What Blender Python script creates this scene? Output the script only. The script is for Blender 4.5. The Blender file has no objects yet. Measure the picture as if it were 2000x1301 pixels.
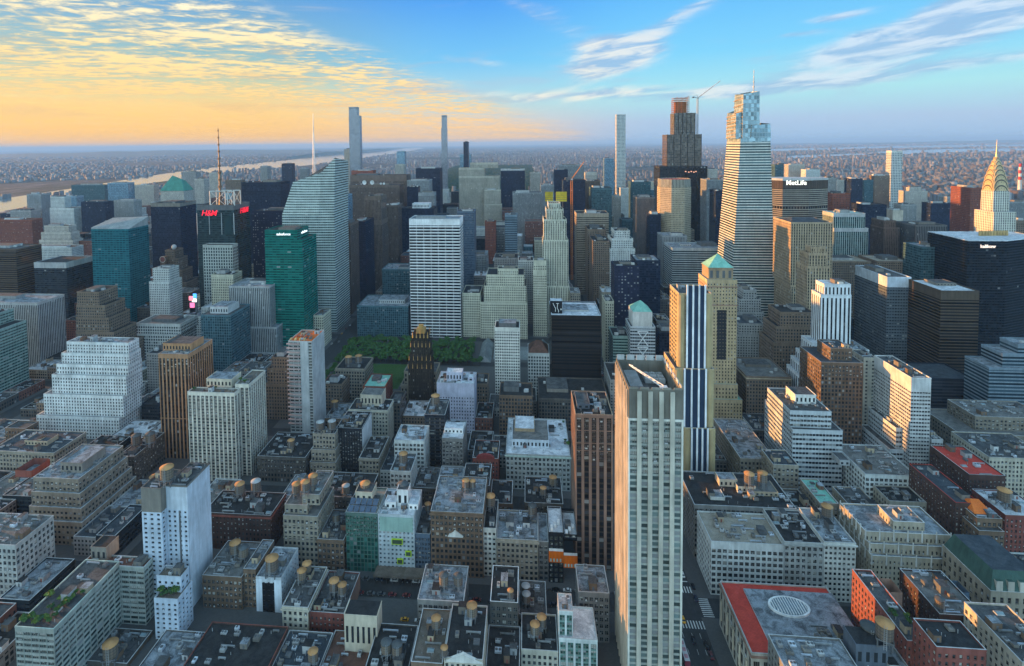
import bpy, math, random
import numpy as np
R_ = math.radians
scene = bpy.context.scene
C = scene.collection
# ---------------------------------------------------------------- camera
EYE = 250.0                      # eye height above the street
YAW, PITCH, ROLL = R_(5.0), R_(2.75), R_(0.63)
FPX, PPX, PPY = 1068.0, 935.0, 281 + 1068 * math.tan(R_(2.75))
_s, _c = math.sin(YAW), math.cos(YAW)
F0 = np.array([-_s, _c, 0.0]); R0 = np.array([_c, _s, 0.0]); Z0 = np.array([0, 0, 1.0])
FW = math.cos(PITCH) * F0 - math.sin(PITCH) * Z0
U0 = np.cross(R0, FW)
UP = U0 * math.cos(ROLL) + R0 * math.sin(ROLL)
RT = R0 * math.cos(ROLL) - U0 * math.sin(ROLL)
cam = bpy.data.cameras.new('camera'); camo = bpy.data.objects.new('camera', cam); C.objects.link(camo)
from mathutils import Matrix, Vector
M = Matrix.Identity(4)
for i in range(3):
    M[i][0], M[i][1], M[i][2] = RT[i], UP[i], -FW[i]
M[2][3] = EYE
camo.matrix_world = M
cam.sensor_fit = 'HORIZONTAL'; cam.sensor_width = 36; cam.lens = FPX / 2000 * 36
cam.shift_x = (1000 - PPX) / 2000; cam.shift_y = (PPY - 650.5) / 2000
cam.clip_start = 1; cam.clip_end = 200000
scene.camera = camo
def ray(x, y):
    return FW + RT * (x - PPX) / FPX - UP * (y - PPY) / FPX
def at(x, y, Y):                 # point of the vertical plane at distance Y up the avenue
    d = ray(x, y); t = Y / d[1]
    return d[0] * t, EYE + d[2] * t
def gnd(x, y, z=0.0):            # point of the level plane z
    d = ray(x, y); t = (z - EYE) / d[2]
    return d[0] * t, d[1] * t
def pix(X, Y, Z):
    v = np.array([X, Y, Z - EYE]); w = v @ FW
    return PPX + FPX * (v @ RT) / w, PPY - FPX * (v @ UP) / w, w
# ---------------------------------------------------------------- light
scene.view_settings.view_transform = 'Standard'; scene.view_settings.look = 'None'
scene.view_settings.exposure = EXPOSURE = 1.25; scene.view_settings.gamma = 1
scene.view_settings.use_curve_mapping = False
SUN_EL, SUN_AZ = R_(4.7), R_(-75)          # az from +Y towards +X
sun = bpy.data.lights.new('sun', 'SUN'); suno = bpy.data.objects.new('sun', sun); C.objects.link(suno)
sun.energy = 5.0; sun.angle = R_(0.5); sun.color = (1, .44, .11)
sd = Vector((math.sin(SUN_AZ) * math.cos(SUN_EL), math.cos(SUN_AZ) * math.cos(SUN_EL), math.sin(SUN_EL)))
suno.rotation_euler = sd.to_track_quat('Z', 'Y').to_euler()
cy = scene.cycles
cy.max_bounces = 5; cy.diffuse_bounces = 1; cy.glossy_bounces = 3; cy.volume_bounces = 0; cy.transparent_max_bounces = 4
cy.use_denoising = True; cy.use_adaptive_sampling = True; cy.adaptive_threshold = .015
cy.caustics_reflective = False; cy.caustics_refractive = False
# ---------------------------------------------------------------- node expressions
class V:
    def __init__(s, nt, k): s.nt, s.k = nt, k
    def m(s, op, *a):
        n = s.nt.nodes.new('ShaderNodeMath'); n.operation = op
        for i, q in enumerate((s,) + a):
            if isinstance(q, V): s.nt.links.new(q.k, n.inputs[i])
            else: n.inputs[i].default_value = q
        return V(s.nt, n.outputs[0])
    def __add__(s, o): return s.m('ADD', o)
    def __sub__(s, o): return s.m('SUBTRACT', o)
    def __mul__(s, o): return s.m('MULTIPLY', o)
    def __truediv__(s, o): return s.m('DIVIDE', o)
    def __lt__(s, o): return s.m('LESS_THAN', o)
    def __gt__(s, o): return s.m('GREATER_THAN', o)
    def floor(s): return s.m('FLOOR')
    def abs(s): return s.m('ABSOLUTE')
    def max(s, o): return s.m('MAXIMUM', o)
    def min(s, o): return s.m('MINIMUM', o)
    def inv(s):
        return s * -1.0 + 1.0
    def ss(s, a, b):             # smoothstep a..b
        n = s.nt.nodes.new('ShaderNodeMapRange'); n.interpolation_type = 'SMOOTHSTEP'
        s.nt.links.new(s.k, n.inputs[0]); n.inputs[1].default_value = a; n.inputs[2].default_value = b
        return V(s.nt, n.outputs[0])
    def lin(s, a, b, c=0., d=1.):
        n = s.nt.nodes.new('ShaderNodeMapRange')
        s.nt.links.new(s.k, n.inputs[0])
        for i, q in enumerate((a, b, c, d)): n.inputs[i + 1].default_value = q
        return V(s.nt, n.outputs[0])
def col4(c): return (c[0], c[1], c[2], 1)
def mix(nt, f, a, b, mode='MIX'):
    n = nt.nodes.new('ShaderNodeMix'); n.data_type = 'RGBA'; n.blend_type = mode; n.clamp_factor = True
    for i, q in ((0, f), (6, a), (7, b)):
        if isinstance(q, V): nt.links.new(q.k, n.inputs[i])
        else: n.inputs[i].default_value = q if i == 0 else col4(q)
    return V(nt, n.outputs[2])
def ramp(nt, f, stops, interp='LINEAR'):
    n = nt.nodes.new('ShaderNodeValToRGB'); nt.links.new(f.k, n.inputs[0]); e = n.color_ramp
    e.interpolation = interp
    while len(e.elements) < len(stops): e.elements.new(.5)
    for q, (p, c) in zip(e.elements, stops): q.position = p; q.color = col4(c)
    return V(nt, n.outputs[0])
def comb(nt, x, y, z):
    n = nt.nodes.new('ShaderNodeCombineXYZ')
    for i, q in enumerate((x, y, z)):
        if isinstance(q, V): nt.links.new(q.k, n.inputs[i])
        else: n.inputs[i].default_value = q
    return V(nt, n.outputs[0])
def sep(nt, v):
    n = nt.nodes.new('ShaderNodeSeparateXYZ'); nt.links.new(v.k, n.inputs[0])
    return [V(nt, o) for o in n.outputs]
def noise(nt, vec, scale=1., detail=4., rough=.5, dist=0.):
    n = nt.nodes.new('ShaderNodeTexNoise'); nt.links.new(vec.k, n.inputs['Vector'])
    n.inputs['Scale'].default_value = scale; n.inputs['Detail'].default_value = detail
    n.inputs['Roughness'].default_value = rough; n.inputs['Distortion'].default_value = dist
    return V(nt, n.outputs[0])
def white(nt, vec):
    n = nt.nodes.new('ShaderNodeTexWhiteNoise'); n.noise_dimensions = '3D'; nt.links.new(vec.k, n.inputs['Vector'])
    return V(nt, n.outputs[0])
def src(nt, kind, out):
    n = nt.nodes.new(kind); return V(nt, n.outputs[out])
# ---------------------------------------------------------------- sky
w = bpy.data.worlds.new('World'); scene.world = w; w.use_nodes = True
nt = w.node_tree; nt.nodes.clear()
SKY_S = .12
tc = src(nt, 'ShaderNodeTexCoord', 'Generated')
X, Y, Z = sep(nt, tc)
A = X * _c + Y * _s                          # to the camera's right
Dp = Y * _c - X * _s                         # ahead
hl = (A * A + Dp * Dp).m('SQRT')
az = A.m('ARCTAN2', Dp)                      # radians, + to the right
el = Z.m('ARCTAN2', hl)
sky = nt.nodes.new('ShaderNodeTexSky'); sky.sky_type = 'NISHITA'; sky.sun_disc = False
sky.sun_elevation = SUN_EL; sky.sun_rotation = SUN_AZ; sky.air_density = 1.2; sky.dust_density = 1.5; sky.ozone_density = 2
nish = V(nt, sky.outputs[0])
k = 1 / SKY_S / 2 ** (EXPOSURE - .25)
def K(r, g, b):                              # display colour -> background value
    f = lambda q: (q / 12.92 if q <= .04045 else ((q + .055) / 1.055) ** 2.4) * k
    return f(r / 255), f(g / 255), f(b / 255)
e01 = el.lin(0, .5)
warm = ramp(nt, e01, [(0, K(255, 186, 84)), (.06, K(254, 198, 100)), (.13, K(246, 208, 132)), (.20, K(196, 202, 164)), (.27, K(146, 185, 186)), (.36, K(122, 172, 196)), (.5, K(88, 152, 208)), (.8, K(60, 130, 210)), (1, K(48, 112, 200))])
mid = ramp(nt, e01, [(0, K(224, 190, 165)), (.08, K(215, 205, 195)), (.16, K(172, 212, 222)), (.30, K(108, 190, 238)), (.52, K(66, 152, 236)), (.8, K(42, 125, 225)), (1, K(38, 110, 208))])
cool = ramp(nt, e01, [(0, K(160, 192, 224)), (.07, K(168, 196, 226)), (.16, K(165, 222, 232)), (.30, K(120, 204, 244)), (.52, K(88, 178, 244)), (.8, K(60, 150, 238)), (1, K(46, 120, 215))])
base = mix(nt, az.ss(-.42, -.02), warm, mid)
base = mix(nt, az.ss(-.02, .34), base, cool)
base = mix(nt, .10, base, nish)
# cloud deck coordinates: a level sheet seen from below
den = Z.max(0.0) + .05
px_, py_ = A / den, Dp / den
# --- mackerel bank at the left: everything left of a line running away from us
edge = noise(nt, comb(nt, px_, py_, 0.), .7, 3.) * .9
# line in (az, el): from (-.47,.27) to (-.03,.10) then to the horizon
side = (az + el * 2.55 - .235 + (edge - .45) * .16) * -1.0      # >0 inside the bank
bank = side.ss(-.03, .10)
cell = noise(nt, comb(nt, px_ * 1.0 + py_ * .25, py_ * 1.5 - px_ * .35, 3.1), 6.2, 5., .6, .35)
strk = noise(nt, comb(nt, px_ * .36 + py_ * .1, py_ * 1.0 - px_ * .3, 7.7), 1.2, 5., .58, .5)
dens = (cell - .44) * 4.6 + (strk - .46) * 3.4
dens = (dens + el.lin(.05, .24, .12, .34)).max(0.).min(1.0) * bank
lit = ramp(nt, el.lin(0, .3), [(0, K(255, 200, 118)), (.25, K(253, 208, 132)), (.5, K(254, 226, 160)), (.75, K(255, 242, 205)), (1, K(252, 244, 226))])
shd = ramp(nt, el.lin(0, .3), [(0, K(240, 182, 108)), (.3, K(205, 178, 142)), (.6, K(168, 172, 158)), (1, K(140, 160, 168))])
cc = mix(nt, (strk * .9 + cell * 1.5 - .90).ss(.0, .50), shd, lit)
base = mix(nt, dens * .93, base, cc)
# grey-violet streaks low over the glow
lowst = noise(nt, comb(nt, az * 3.0 + el * 5., el * 26.0 - az * 1.2, 1.3), 1.6, 4., .55, .4)
base = mix(nt, (lowst.ss(.52, .72) * el.ss(.015, .07) * el.ss(.20, .12)) * .42, base, mix(nt, az.ss(-.3, .1), K(208, 176, 138), K(168, 188, 212)))
# --- wisps across the middle and the right
u1 = az * 6.0 + el * 9.0; v1 = el * 34.0 - az * 7.5
wn = noise(nt, comb(nt, u1 * .55, v1 * .55, 5.), 1.0, 6., .62, 1.1)
def blob(a0, e0, ra, re, tilt=0.):           # soft patch at azimuth a0, elevation e0
    da = (az - a0) / ra; de = (el - e0 - (az - a0) * tilt) / re
    return (da * da + de * de).m('MULTIPLY', -1.0).m('EXPONENT')
patch = blob(.245, .150, .085, .036, .12) * 2.0
for b in ((.12, .225, .10, .03, -.35, .8), (.36, .215, .11, .022, .55, .75), (.70, .150, .19, .032, .2, 1.9), (.80, .195, .12, .03, .3, 1.5), (-.28, .235, .11, .010, 0., .75), (-.02, .150, .09, .013, -.13, .85), (.57, .182, .06, .007, .1, 1.3), (.53, .165, .05, .006, .05, 1.1), (.66, .095, .24, .013, .08, 1.1), (.30, .085, .24, .016, 0., 1.0), (.02, .085, .16, .016, -.05, .55), (-.05, .245, .05, .01, .1, .5), (.55, .215, .25, .04, .2, .3)):
    patch = patch + blob(*b[:5]) * b[5]
wd = ((wn - .46) * 2.7 + (patch - .42) * .95).max(0.).min(1.0) * patch.min(1.0)
wn2 = noise(nt, comb(nt, az * 9. + el * 12., el * 60. - az * 8., 9.), 1.0, 4., .6, .5)
wc = mix(nt, wn2.ss(.40, .62), mix(nt, az.ss(-.2, .3), K(196, 190, 178), K(150, 178, 212)), mix(nt, az.ss(.0, .6), K(252, 236, 210), K(214, 220, 230)))
base = mix(nt, wd.ss(0., 1.) * .72, base, wc)
up = el.ss(.27, .80) * -.25 + 1.0           # overhead dimmed, then brightness added to the unseen sky behind to light facades
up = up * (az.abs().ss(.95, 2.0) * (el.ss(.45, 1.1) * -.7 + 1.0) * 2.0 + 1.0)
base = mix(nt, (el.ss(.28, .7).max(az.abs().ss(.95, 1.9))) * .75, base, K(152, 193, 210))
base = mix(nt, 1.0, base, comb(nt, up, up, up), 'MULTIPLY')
below = Z.ss(-.004, -.06)
base = mix(nt, below, base, K(96, 112, 126))
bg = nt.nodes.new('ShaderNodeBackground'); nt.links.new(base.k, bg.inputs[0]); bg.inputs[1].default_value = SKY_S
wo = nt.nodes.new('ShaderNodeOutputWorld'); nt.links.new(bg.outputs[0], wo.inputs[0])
# ---------------------------------------------------------------- colours, materials
COL = dict(tan=(.34, .25, .16), buff=(.42, .34, .24), brown=(.17, .115, .08), dkbrown=(.075, .055, .045), cream=(.56, .49, .38), lime=(.44, .41, .35),
  white=(.74, .74, .73), offw=(.62, .61, .57), grey=(.33, .335, .335), ltgrey=(.47, .48, .48), dkgrey=(.12, .125, .13), red=(.24, .08, .06), pinkb=(.33, .20, .15),
  orange=(.42, .235, .12), black=(.014, .016, .019), navy=(.018, .03, .06), teal=(.012, .085, .105), green=(.0, .17, .13), bronze=(.055, .038, .027),
  lav=(.50, .50, .60), blueg=(.11, .16, .22), sky=(.18, .33, .42), bluew=(.55, .60, .66), sand=(.50, .38, .25), taupe=(.21, .19, .165), copper=(.20, .46, .36), slate=(.10, .12, .15), gilt=(.42, .26, .09))
def cc_(c): return c if not isinstance(c, str) else COL[c] if c in COL else ROOFC[c][1]
MC = {}
def principled(name):
    m = bpy.data.materials.new(name); m.use_nodes = True; nt = m.node_tree
    b = nt.nodes['Principled BSDF']; return m, nt, b
def setc(nt, b, inp, v):
    if isinstance(v, V): nt.links.new(v.k, b.inputs[inp])
    elif isinstance(v, tuple): b.inputs[inp].default_value = col4(v)
    else: b.inputs[inp].default_value = v
def objc(nt): return src(nt, 'ShaderNodeTexCoord', 'Object')
def orand(nt): return src(nt, 'ShaderNodeObjectInfo', 'Random')
def grime(nt, base, amt=.22):
    o = objc(nt); x, y, z = sep(nt, o)
    n1 = noise(nt, comb(nt, x * .5, y * .5, z * .06), 1., 4., .6)
    n2 = noise(nt, o, .09, 3., .6)
    f = (n1.lin(.3, .7, 1 - amt, 1 + amt * .6) * n2.lin(.3, .7, 1 - amt, 1 + amt * .6)) * orand(nt).lin(0, 1, .88, 1.1)
    return mix(nt, 1.0, base, comb(nt, f, f, f), 'MULTIPLY')
def plain(c, rough=.85, metal=0., spec=.18, amt=.22):
    key = ('p', c, rough, metal, amt)
    if key in MC: return MC[key]
    m, nt, b = principled('painted_' + str(c)[:18])
    setc(nt, b, 'Base Color', grime(nt, cc_(c), amt)); setc(nt, b, 'Roughness', rough); setc(nt, b, 'Metallic', metal); setc(nt, b, 'Specular IOR Level', spec)
    MC[key] = m; return m
def glow(c, s):
    key = ('g', c, s)
    if key in MC: return MC[key]
    m, nt, b = principled('lit_sign'); setc(nt, b, 'Base Color', c); setc(nt, b, 'Emission Color', c); setc(nt, b, 'Emission Strength', s * .85 / 2 ** EXPOSURE)
    MC[key] = m; return m
ROOFC = dict(tar=((.012, .013, .014), (.040, .041, .042)), gravel=((.10, .098, .092), (.21, .205, .195)), silver=((.075, .082, .09), (.34, .375, .41)), white=((.34, .37, .41), (.74, .77, .80)),
  tan=((.26, .22, .17), (.40, .35, .28)), grey=((.04, .041, .042), (.115, .118, .12)), redtile=((.46, .045, .028), (.62, .07, .045)), copper=((.16, .40, .32), (.26, .55, .45)), brownr=((.10, .05, .035), (.17, .085, .06)), deck=((.11, .09, .07), (.19, .16, .13)), slate=((.03, .038, .048), (.07, .085, .10)), palegreen=((.36, .50, .44), (.5, .62, .55)), orangeroof=((.62, .13, .02), (.75, .18, .03)))
def roofmat(k):
    key = ('r', k)
    if key in MC: return MC[key]
    a, c = ROOFC[k]
    m, nt, b = principled('roofing_' + k); o = objc(nt); r = orand(nt) * 37.0
    x, y, z = sep(nt, o)
    o2 = comb(nt, x + r, y, z)
    n = noise(nt, o2, .22, 6., .62, .6); n2 = noise(nt, o2, 1.6, 3., .6)
    brick = nt.nodes.new('ShaderNodeTexBrick'); nt.links.new(o2.k, brick.inputs[0])
    brick.inputs['Scale'].default_value = .35; brick.inputs['Mortar Size'].default_value = .02
    brick.inputs[1].default_value = (1, 1, 1, 1); brick.inputs[2].default_value = (.86, .86, .86, 1); brick.inputs[3].default_value = (.62, .62, .62, 1)
    c1 = mix(nt, (n * .8 + n2 * .3 - .02).ss(.36, .68), a, c)
    setc(nt, b, 'Base Color', mix(nt, .8, c1, V(nt, brick.outputs[0]), 'MULTIPLY')); setc(nt, b, 'Roughness', .8); setc(nt, b, 'Specular IOR Level', .3)
    MC[key] = m; return m
ST = {}
def st(key, wall, b, f, w, h, sp=None, gl=(.028, .034, .04), m=0., roof='tar', rough=.14, pale=.14, wr=.85, wm=0.):
    ST[key] = dict(key=key, wall=wall, b=b, f=f, w=w, h=h, sp=sp, gl=gl, m=m, roof=roof, rough=rough, pale=pale, wr=wr, wm=wm)
def glassvar(nt, rnd, gl, pale):
    dark = tuple(q * .45 for q in gl); lite = tuple(min(q * 1.9 + .012, 1) for q in gl)
    p = (.30, .31, .31)
    return ramp(nt, rnd, [(0, dark), (.5, gl), (1 - pale - .02, lite), (1 - pale, tuple((q + .15) * .5 for q in p)), (1, p)])
def facade(s):                   # windows too far to be modelled one by one: one cell of the wall per bay and storey
    key = ('f', s['key'])
    if key in MC: return MC[key]
    m, nt, b = principled('facade_' + s['key'])
    u, v, _ = sep(nt, src(nt, 'ShaderNodeUVMap', 'UV'))
    cu, cv = u.floor(), v.floor(); fu, fv = u - cu, v - cv
    r = orand(nt) * 91.0
    rnd = white(nt, comb(nt, cu + r, cv, .5))
    band = white(nt, comb(nt, r, cv, 2.5))
    inc = (fu - .5).abs() < s['w'] / 2; inr = (fv - .5).abs() < s['h'] / 2
    gl = inc * inr
    wall = grime(nt, cc_(s['wall']), .16)
    if s['sp'] is not None: wall = mix(nt, inc, wall, grime(nt, cc_(s['sp']), .2))
    g = glassvar(nt, rnd * .8 + band * .2, s['gl'], s['pale'])
    setc(nt, b, 'Base Color', mix(nt, gl, wall, g))
    setc(nt, b, 'Roughness', gl.lin(0, 1, s['wr'], s['rough'])); setc(nt, b, 'Specular IOR Level', gl.lin(0, 1, .15, .32))
    if s['m'] or s['wm']: setc(nt, b, 'Metallic', gl.lin(0, 1, s['wm'], s['m']))
    MC[key] = m; return m
def glassmat(s):                 # panes that are modelled
    key = ('gl', s['key'])
    if key in MC: return MC[key]
    m, nt, b = principled('pane_' + s['key'])
    isl = src(nt, 'ShaderNodeNewGeometry', 'Random Per Island')
    o = src(nt, 'ShaderNodeObjectInfo', 'Location')
    rnd = (white(nt, o) + isl).m('FRACT')
    setc(nt, b, 'Base Color', glassvar(nt, rnd, s['gl'], s['pale'])); setc(nt, b, 'Roughness', s['rough']); setc(nt, b, 'Specular IOR Level', .32); setc(nt, b, 'Metallic', s['m'])
    MC[key] = m; return m
# ---------------------------------------------------------------- meshes
class MB:
    def __init__(s): s.q, s.uv, s.mi = [], [], []
    def add(s, q, mi=0, uv=None):
        q = np.asarray(q, float).reshape(-1, 4, 3); n = len(q)
        s.q.append(q); s.mi.append(np.full(n, mi) if np.isscalar(mi) else mi)
        s.uv.append(np.zeros((n, 4, 2)) if uv is None else np.asarray(uv, float).reshape(-1, 4, 2))
        return s
    def quad(s, a, b, c, d, mi=0, uv=None): return s.add([[a, b, c, d]], mi, uv)
    def tri(s, a, b, c, mi=0, uv=None): return s.add([[a, b, c, c]], mi, None if uv is None else [uv[0], uv[1], uv[2], uv[2]])
    def box(s, x1, x2, y1, y2, z1, z2, mi=0, top=None, bottom=False):
        top = mi if top is None else top
        s.add([[(x1, y1, z1), (x2, y1, z1), (x2, y1, z2), (x1, y1, z2)], [(x2, y1, z1), (x2, y2, z1), (x2, y2, z2), (x2, y1, z2)],
               [(x2, y2, z1), (x1, y2, z1), (x1, y2, z2), (x2, y2, z2)], [(x1, y2, z1), (x1, y1, z1), (x1, y1, z2), (x1, y2, z2)]], mi)
        s.quad((x1, y1, z2), (x2, y1, z2), (x2, y2, z2), (x1, y2, z2), top)
        if bottom: s.quad((x1, y2, z1), (x2, y2, z1), (x2, y1, z1), (x1, y1, z1), mi)
        return s
    def bar(s, p, q, r, mi=0, n=4, r2=None):   # prism between two points
        p, q = np.array(p, float), np.array(q, float); d = q - p; d /= max(np.linalg.norm(d), 1e-6)
        a = np.cross(d, (0, 0, 1.0)) if abs(d[2]) < .9 else np.cross(d, (1.0, 0, 0)); a /= np.linalg.norm(a); b = np.cross(d, a)
        r2 = r if r2 is None else r2
        A_ = [p + r * (a * math.cos(t) + b * math.sin(t)) for t in np.arange(n) * 2 * math.pi / n]
        B_ = [q + r2 * (a * math.cos(t) + b * math.sin(t)) for t in np.arange(n) * 2 * math.pi / n]
        for i in range(n): s.quad(A_[i], A_[(i + 1) % n], B_[(i + 1) % n], B_[i], mi)
        for i in range(1, n - 1): s.tri(A_[0], A_[i + 1], A_[i], mi); s.tri(B_[0], B_[i], B_[i + 1], mi)
        return s
    def lathe(s, x, y, prof, n=14, mi=0, arc=None):
        for (r1, z1), (r2, z2) in zip(prof[:-1], prof[1:]):
            for i in range(n):
                a, b = 2 * math.pi * i / n, 2 * math.pi * (i + 1) / n
                s.quad((x + r1 * math.cos(a), y + r1 * math.sin(a), z1), (x + r1 * math.cos(b), y + r1 * math.sin(b), z1), (x + r2 * math.cos(b), y + r2 * math.sin(b), z2), (x + r2 * math.cos(a), y + r2 * math.sin(a), z2), mi)
        return s
    def mesh(s, name, mats, off=(0, 0, 0)):
        me = bpy.data.meshes.new(name); q = np.concatenate(s.q) - np.array(off, float); n = len(q)
        me.vertices.add(n * 4); me.vertices.foreach_set('co', q.reshape(-1).astype(np.float32))
        me.loops.add(n * 4); me.loops.foreach_set('vertex_index', np.arange(n * 4, dtype=np.int32))
        me.polygons.add(n); me.polygons.foreach_set('loop_start', np.arange(n, dtype=np.int32) * 4)
        for mt in mats: me.materials.append(mt)
        me.polygons.foreach_set('material_index', np.concatenate(s.mi).astype(np.int32))
        u = me.uv_layers.new(name='UVMap'); u.data.foreach_set('uv', np.concatenate(s.uv).reshape(-1).astype(np.float32))
        me.update(calc_edges=True); return me
    def build(s, name, mats, parent=None, off=(0, 0, 0), label=None):
        if not isinstance(mats, (list, tuple)): mats = [mats]
        o = bpy.data.objects.new(name, s.mesh(name, mats, off)); C.objects.link(o)
        if parent is not None: o.parent = parent
        if label: o['label'] = label
        LAST[0] = o
        return o
LAST = [None]
def tag(o, label=None, cat=None, group=None, kind=None):
    for kk, vv in (('label', label), ('category', cat), ('group', group), ('kind', kind)):
        if vv: o[kk] = vv
    return o
def thing(name, label, cat, loc=(0, 0, 0), group=None):
    o = bpy.data.objects.new(name, None); C.objects.link(o); o.location = loc; o.empty_display_size = 1
    return tag(o, label, cat, group)
def structure(o): o['kind'] = 'structure'; return o
# ---------------------------------------------------------------- buildings
SPEC, BL = [], []
def B(name, label, Y, d, tiers, style, **k):
    if Y < 690: Y += 13
    T, z0 = [], 0
    for i, t in enumerate(tiers):
        xl, xr, yt = t[:3]; oy = t[3] if len(t) > 3 else i * k.get('st', 2.5); dd = t[4] if len(t) > 4 else max(d - oy - i * .8, 4)
        yy = Y + oy + (dd if k.get('back') and i == 0 else 0)
        x1, z1 = at(xl, yt, yy); x2, z2 = at(xr, yt, yy)
        T.append(dict(x1=x1, x2=x2, y1=Y + oy, y2=Y + oy + dd, z1=z0, z2=(z1 + z2) / 2)); z0 = (z1 + z2) / 2 - .02
    SPEC.append(dict(name=name, label=label, T=T, style=style, k=k, Y=Y))
def fp(s):
    return min(t['x1'] for t in s['T']), max(t['x2'] for t in s['T']), min(t['y1'] for t in s['T']), max(t['y2'] for t in s['T'])
WARN = []
def resolve():
    for a in SPEC:
        if a['k'].get('free'): continue
        for b in SPEC:
            if a is b or b['k'].get('free'): continue
            A1, A2, A3, A4 = fp(a); B1, B2, B3, B4 = fp(b)
            ox = min(A2, B2) - max(A1, B1); oy = min(A4, B4) - max(A3, B3)
            if ox <= .05 or oy <= .05: continue
            gy = B3 - A3
            if ox < 2.2 or (abs(gy) < 6 and ox < .55 * min(A2 - A1, B2 - B1)):      # trim sideways
                midx = (max(A1, B1) + min(A2, B2)) / 2
                l, r = (a, b) if A1 + A2 < B1 + B2 else (b, a)
                for t in l['T']: t['x2'] = min(t['x2'], midx - .04)
                for t in r['T']: t['x1'] = max(t['x1'], midx + .04)
            elif gy > 0:
                for t in a['T']: t['y2'] = min(t['y2'], B3 - .15)
                if B3 - A3 < 7: WARN.append((round(B3 - A3, 1), a['label'], '<', b['label']))
FACES = dict(S=((1, 0), 0.), E=((0, 1), math.pi / 2), N=((-1, 0), math.pi), W=((0, -1), -math.pi / 2))
def side(t, f):                  # left corner seen from outside, direction, width
    if f == 'S': return (t['x1'], t['y1']), (1, 0), t['x2'] - t['x1']
    if f == 'E': return (t['x2'], t['y1']), (0, 1), t['y2'] - t['y1']
    if f == 'N': return (t['x2'], t['y2']), (-1, 0), t['x2'] - t['x1']
    return (t['x1'], t['y2']), (0, -1), t['y2'] - t['y1']
def flat_face(mb, p, u, W, z1, z2, s, cap=0., seed=0):
    nb = max(1, round(W / s['b'])); f = s['f']
    P = lambda a, z: (p[0] + u[0] * a, p[1] + u[1] * a, z)
    zc = max(z2 - cap, z1)
    if zc > z1: mb.quad(P(0, z1), P(W, z1), P(W, zc), P(0, zc), 0, [[(seed, z1 / f), (seed + nb, z1 / f), (seed + nb, zc / f), (seed, zc / f)]])
    if cap > 0: mb.quad(P(0, zc), P(W, zc), P(W, z2), P(0, z2), 1)
def cell_face(mb, p, u, W, z1, z2, s, cap, wins, rs=0., ang=0., capm=0):
    nb = max(1, round(W / s['b'])); zc = z2 - cap; nf = max(1, round((zc - z1) / s['f']))
    bw, fh = W / nb, (zc - z1) / nf; ww, wh = s['w'] * bw, s['h'] * fh
    n = (u[1], -u[0]); I, J = np.meshgrid(np.arange(nb), np.arange(nf), indexing='ij'); I, J = I.ravel(), J.ravel()
    a0, b0 = I * bw, z1 + J * fh; rec = rs + .28
    def P(a, z, dep):
        a, z = np.broadcast_arrays(a, z)
        return np.stack([p[0] + u[0] * a - n[0] * dep, p[1] + u[1] * a - n[1] * dep, z], -1)
    def Q(a1, a2, c1, c2, d): return np.stack([P(a1, c1, d), P(a2, c1, d), P(a2, c2, d), P(a1, c2, d)], 1)
    def side_(a, c1, c2, d1, d2): return np.stack([P(a, c1, d1), P(a, c1, d2), P(a, c2, d2), P(a, c2, d1)], 1)
    def flat_(a1, a2, c, d1, d2): return np.stack([P(a1, c, d1), P(a2, c, d1), P(a2, c, d2), P(a1, c, d2)], 1)
    l, r = a0 + (bw - ww) / 2, a0 + (bw + ww) / 2; lo, hi = b0 + (fh - wh) / 2, b0 + (fh + wh) / 2
    mb.add(Q(a0, l, b0, b0 + fh, 0.), 0); mb.add(Q(r, a0 + bw, b0, b0 + fh, 0.), 0)
    mb.add(Q(l, r, b0, lo, rs), 1); mb.add(Q(l, r, hi, b0 + fh, rs), 1)
    if rs == 0 and s['h'] < .8:  # sills
        mb.add(Q(l - .08, r + .08, lo - .16, lo, -.1), 0); mb.add(flat_(l - .08, r + .08, lo, -.1, 0.), 0)
    if rs > 0: mb.add(side_(l, b0, b0 + fh, 0., rs), 0); mb.add(side_(r, b0, b0 + fh, rs, 0.), 0)
    mb.add(side_(l, lo, hi, rs, rec), 1); mb.add(side_(r, lo, hi, rec, rs), 1)
    mb.add(flat_(l, r, lo, rs, rec), 1); mb.add(flat_(l, r, hi, rec, rs), 1)
    if cap > 0: mb.add(Q(np.array([0.]), np.array([W]), np.array([zc]), np.array([z2]), 0.), capm)
    if wins is not None:
        c = P(a0 + bw / 2, b0 + fh / 2, rec)
        for i in range(len(c)): wins.append((c[i], ang, ww, wh, fh))
WINM = {}
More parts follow.
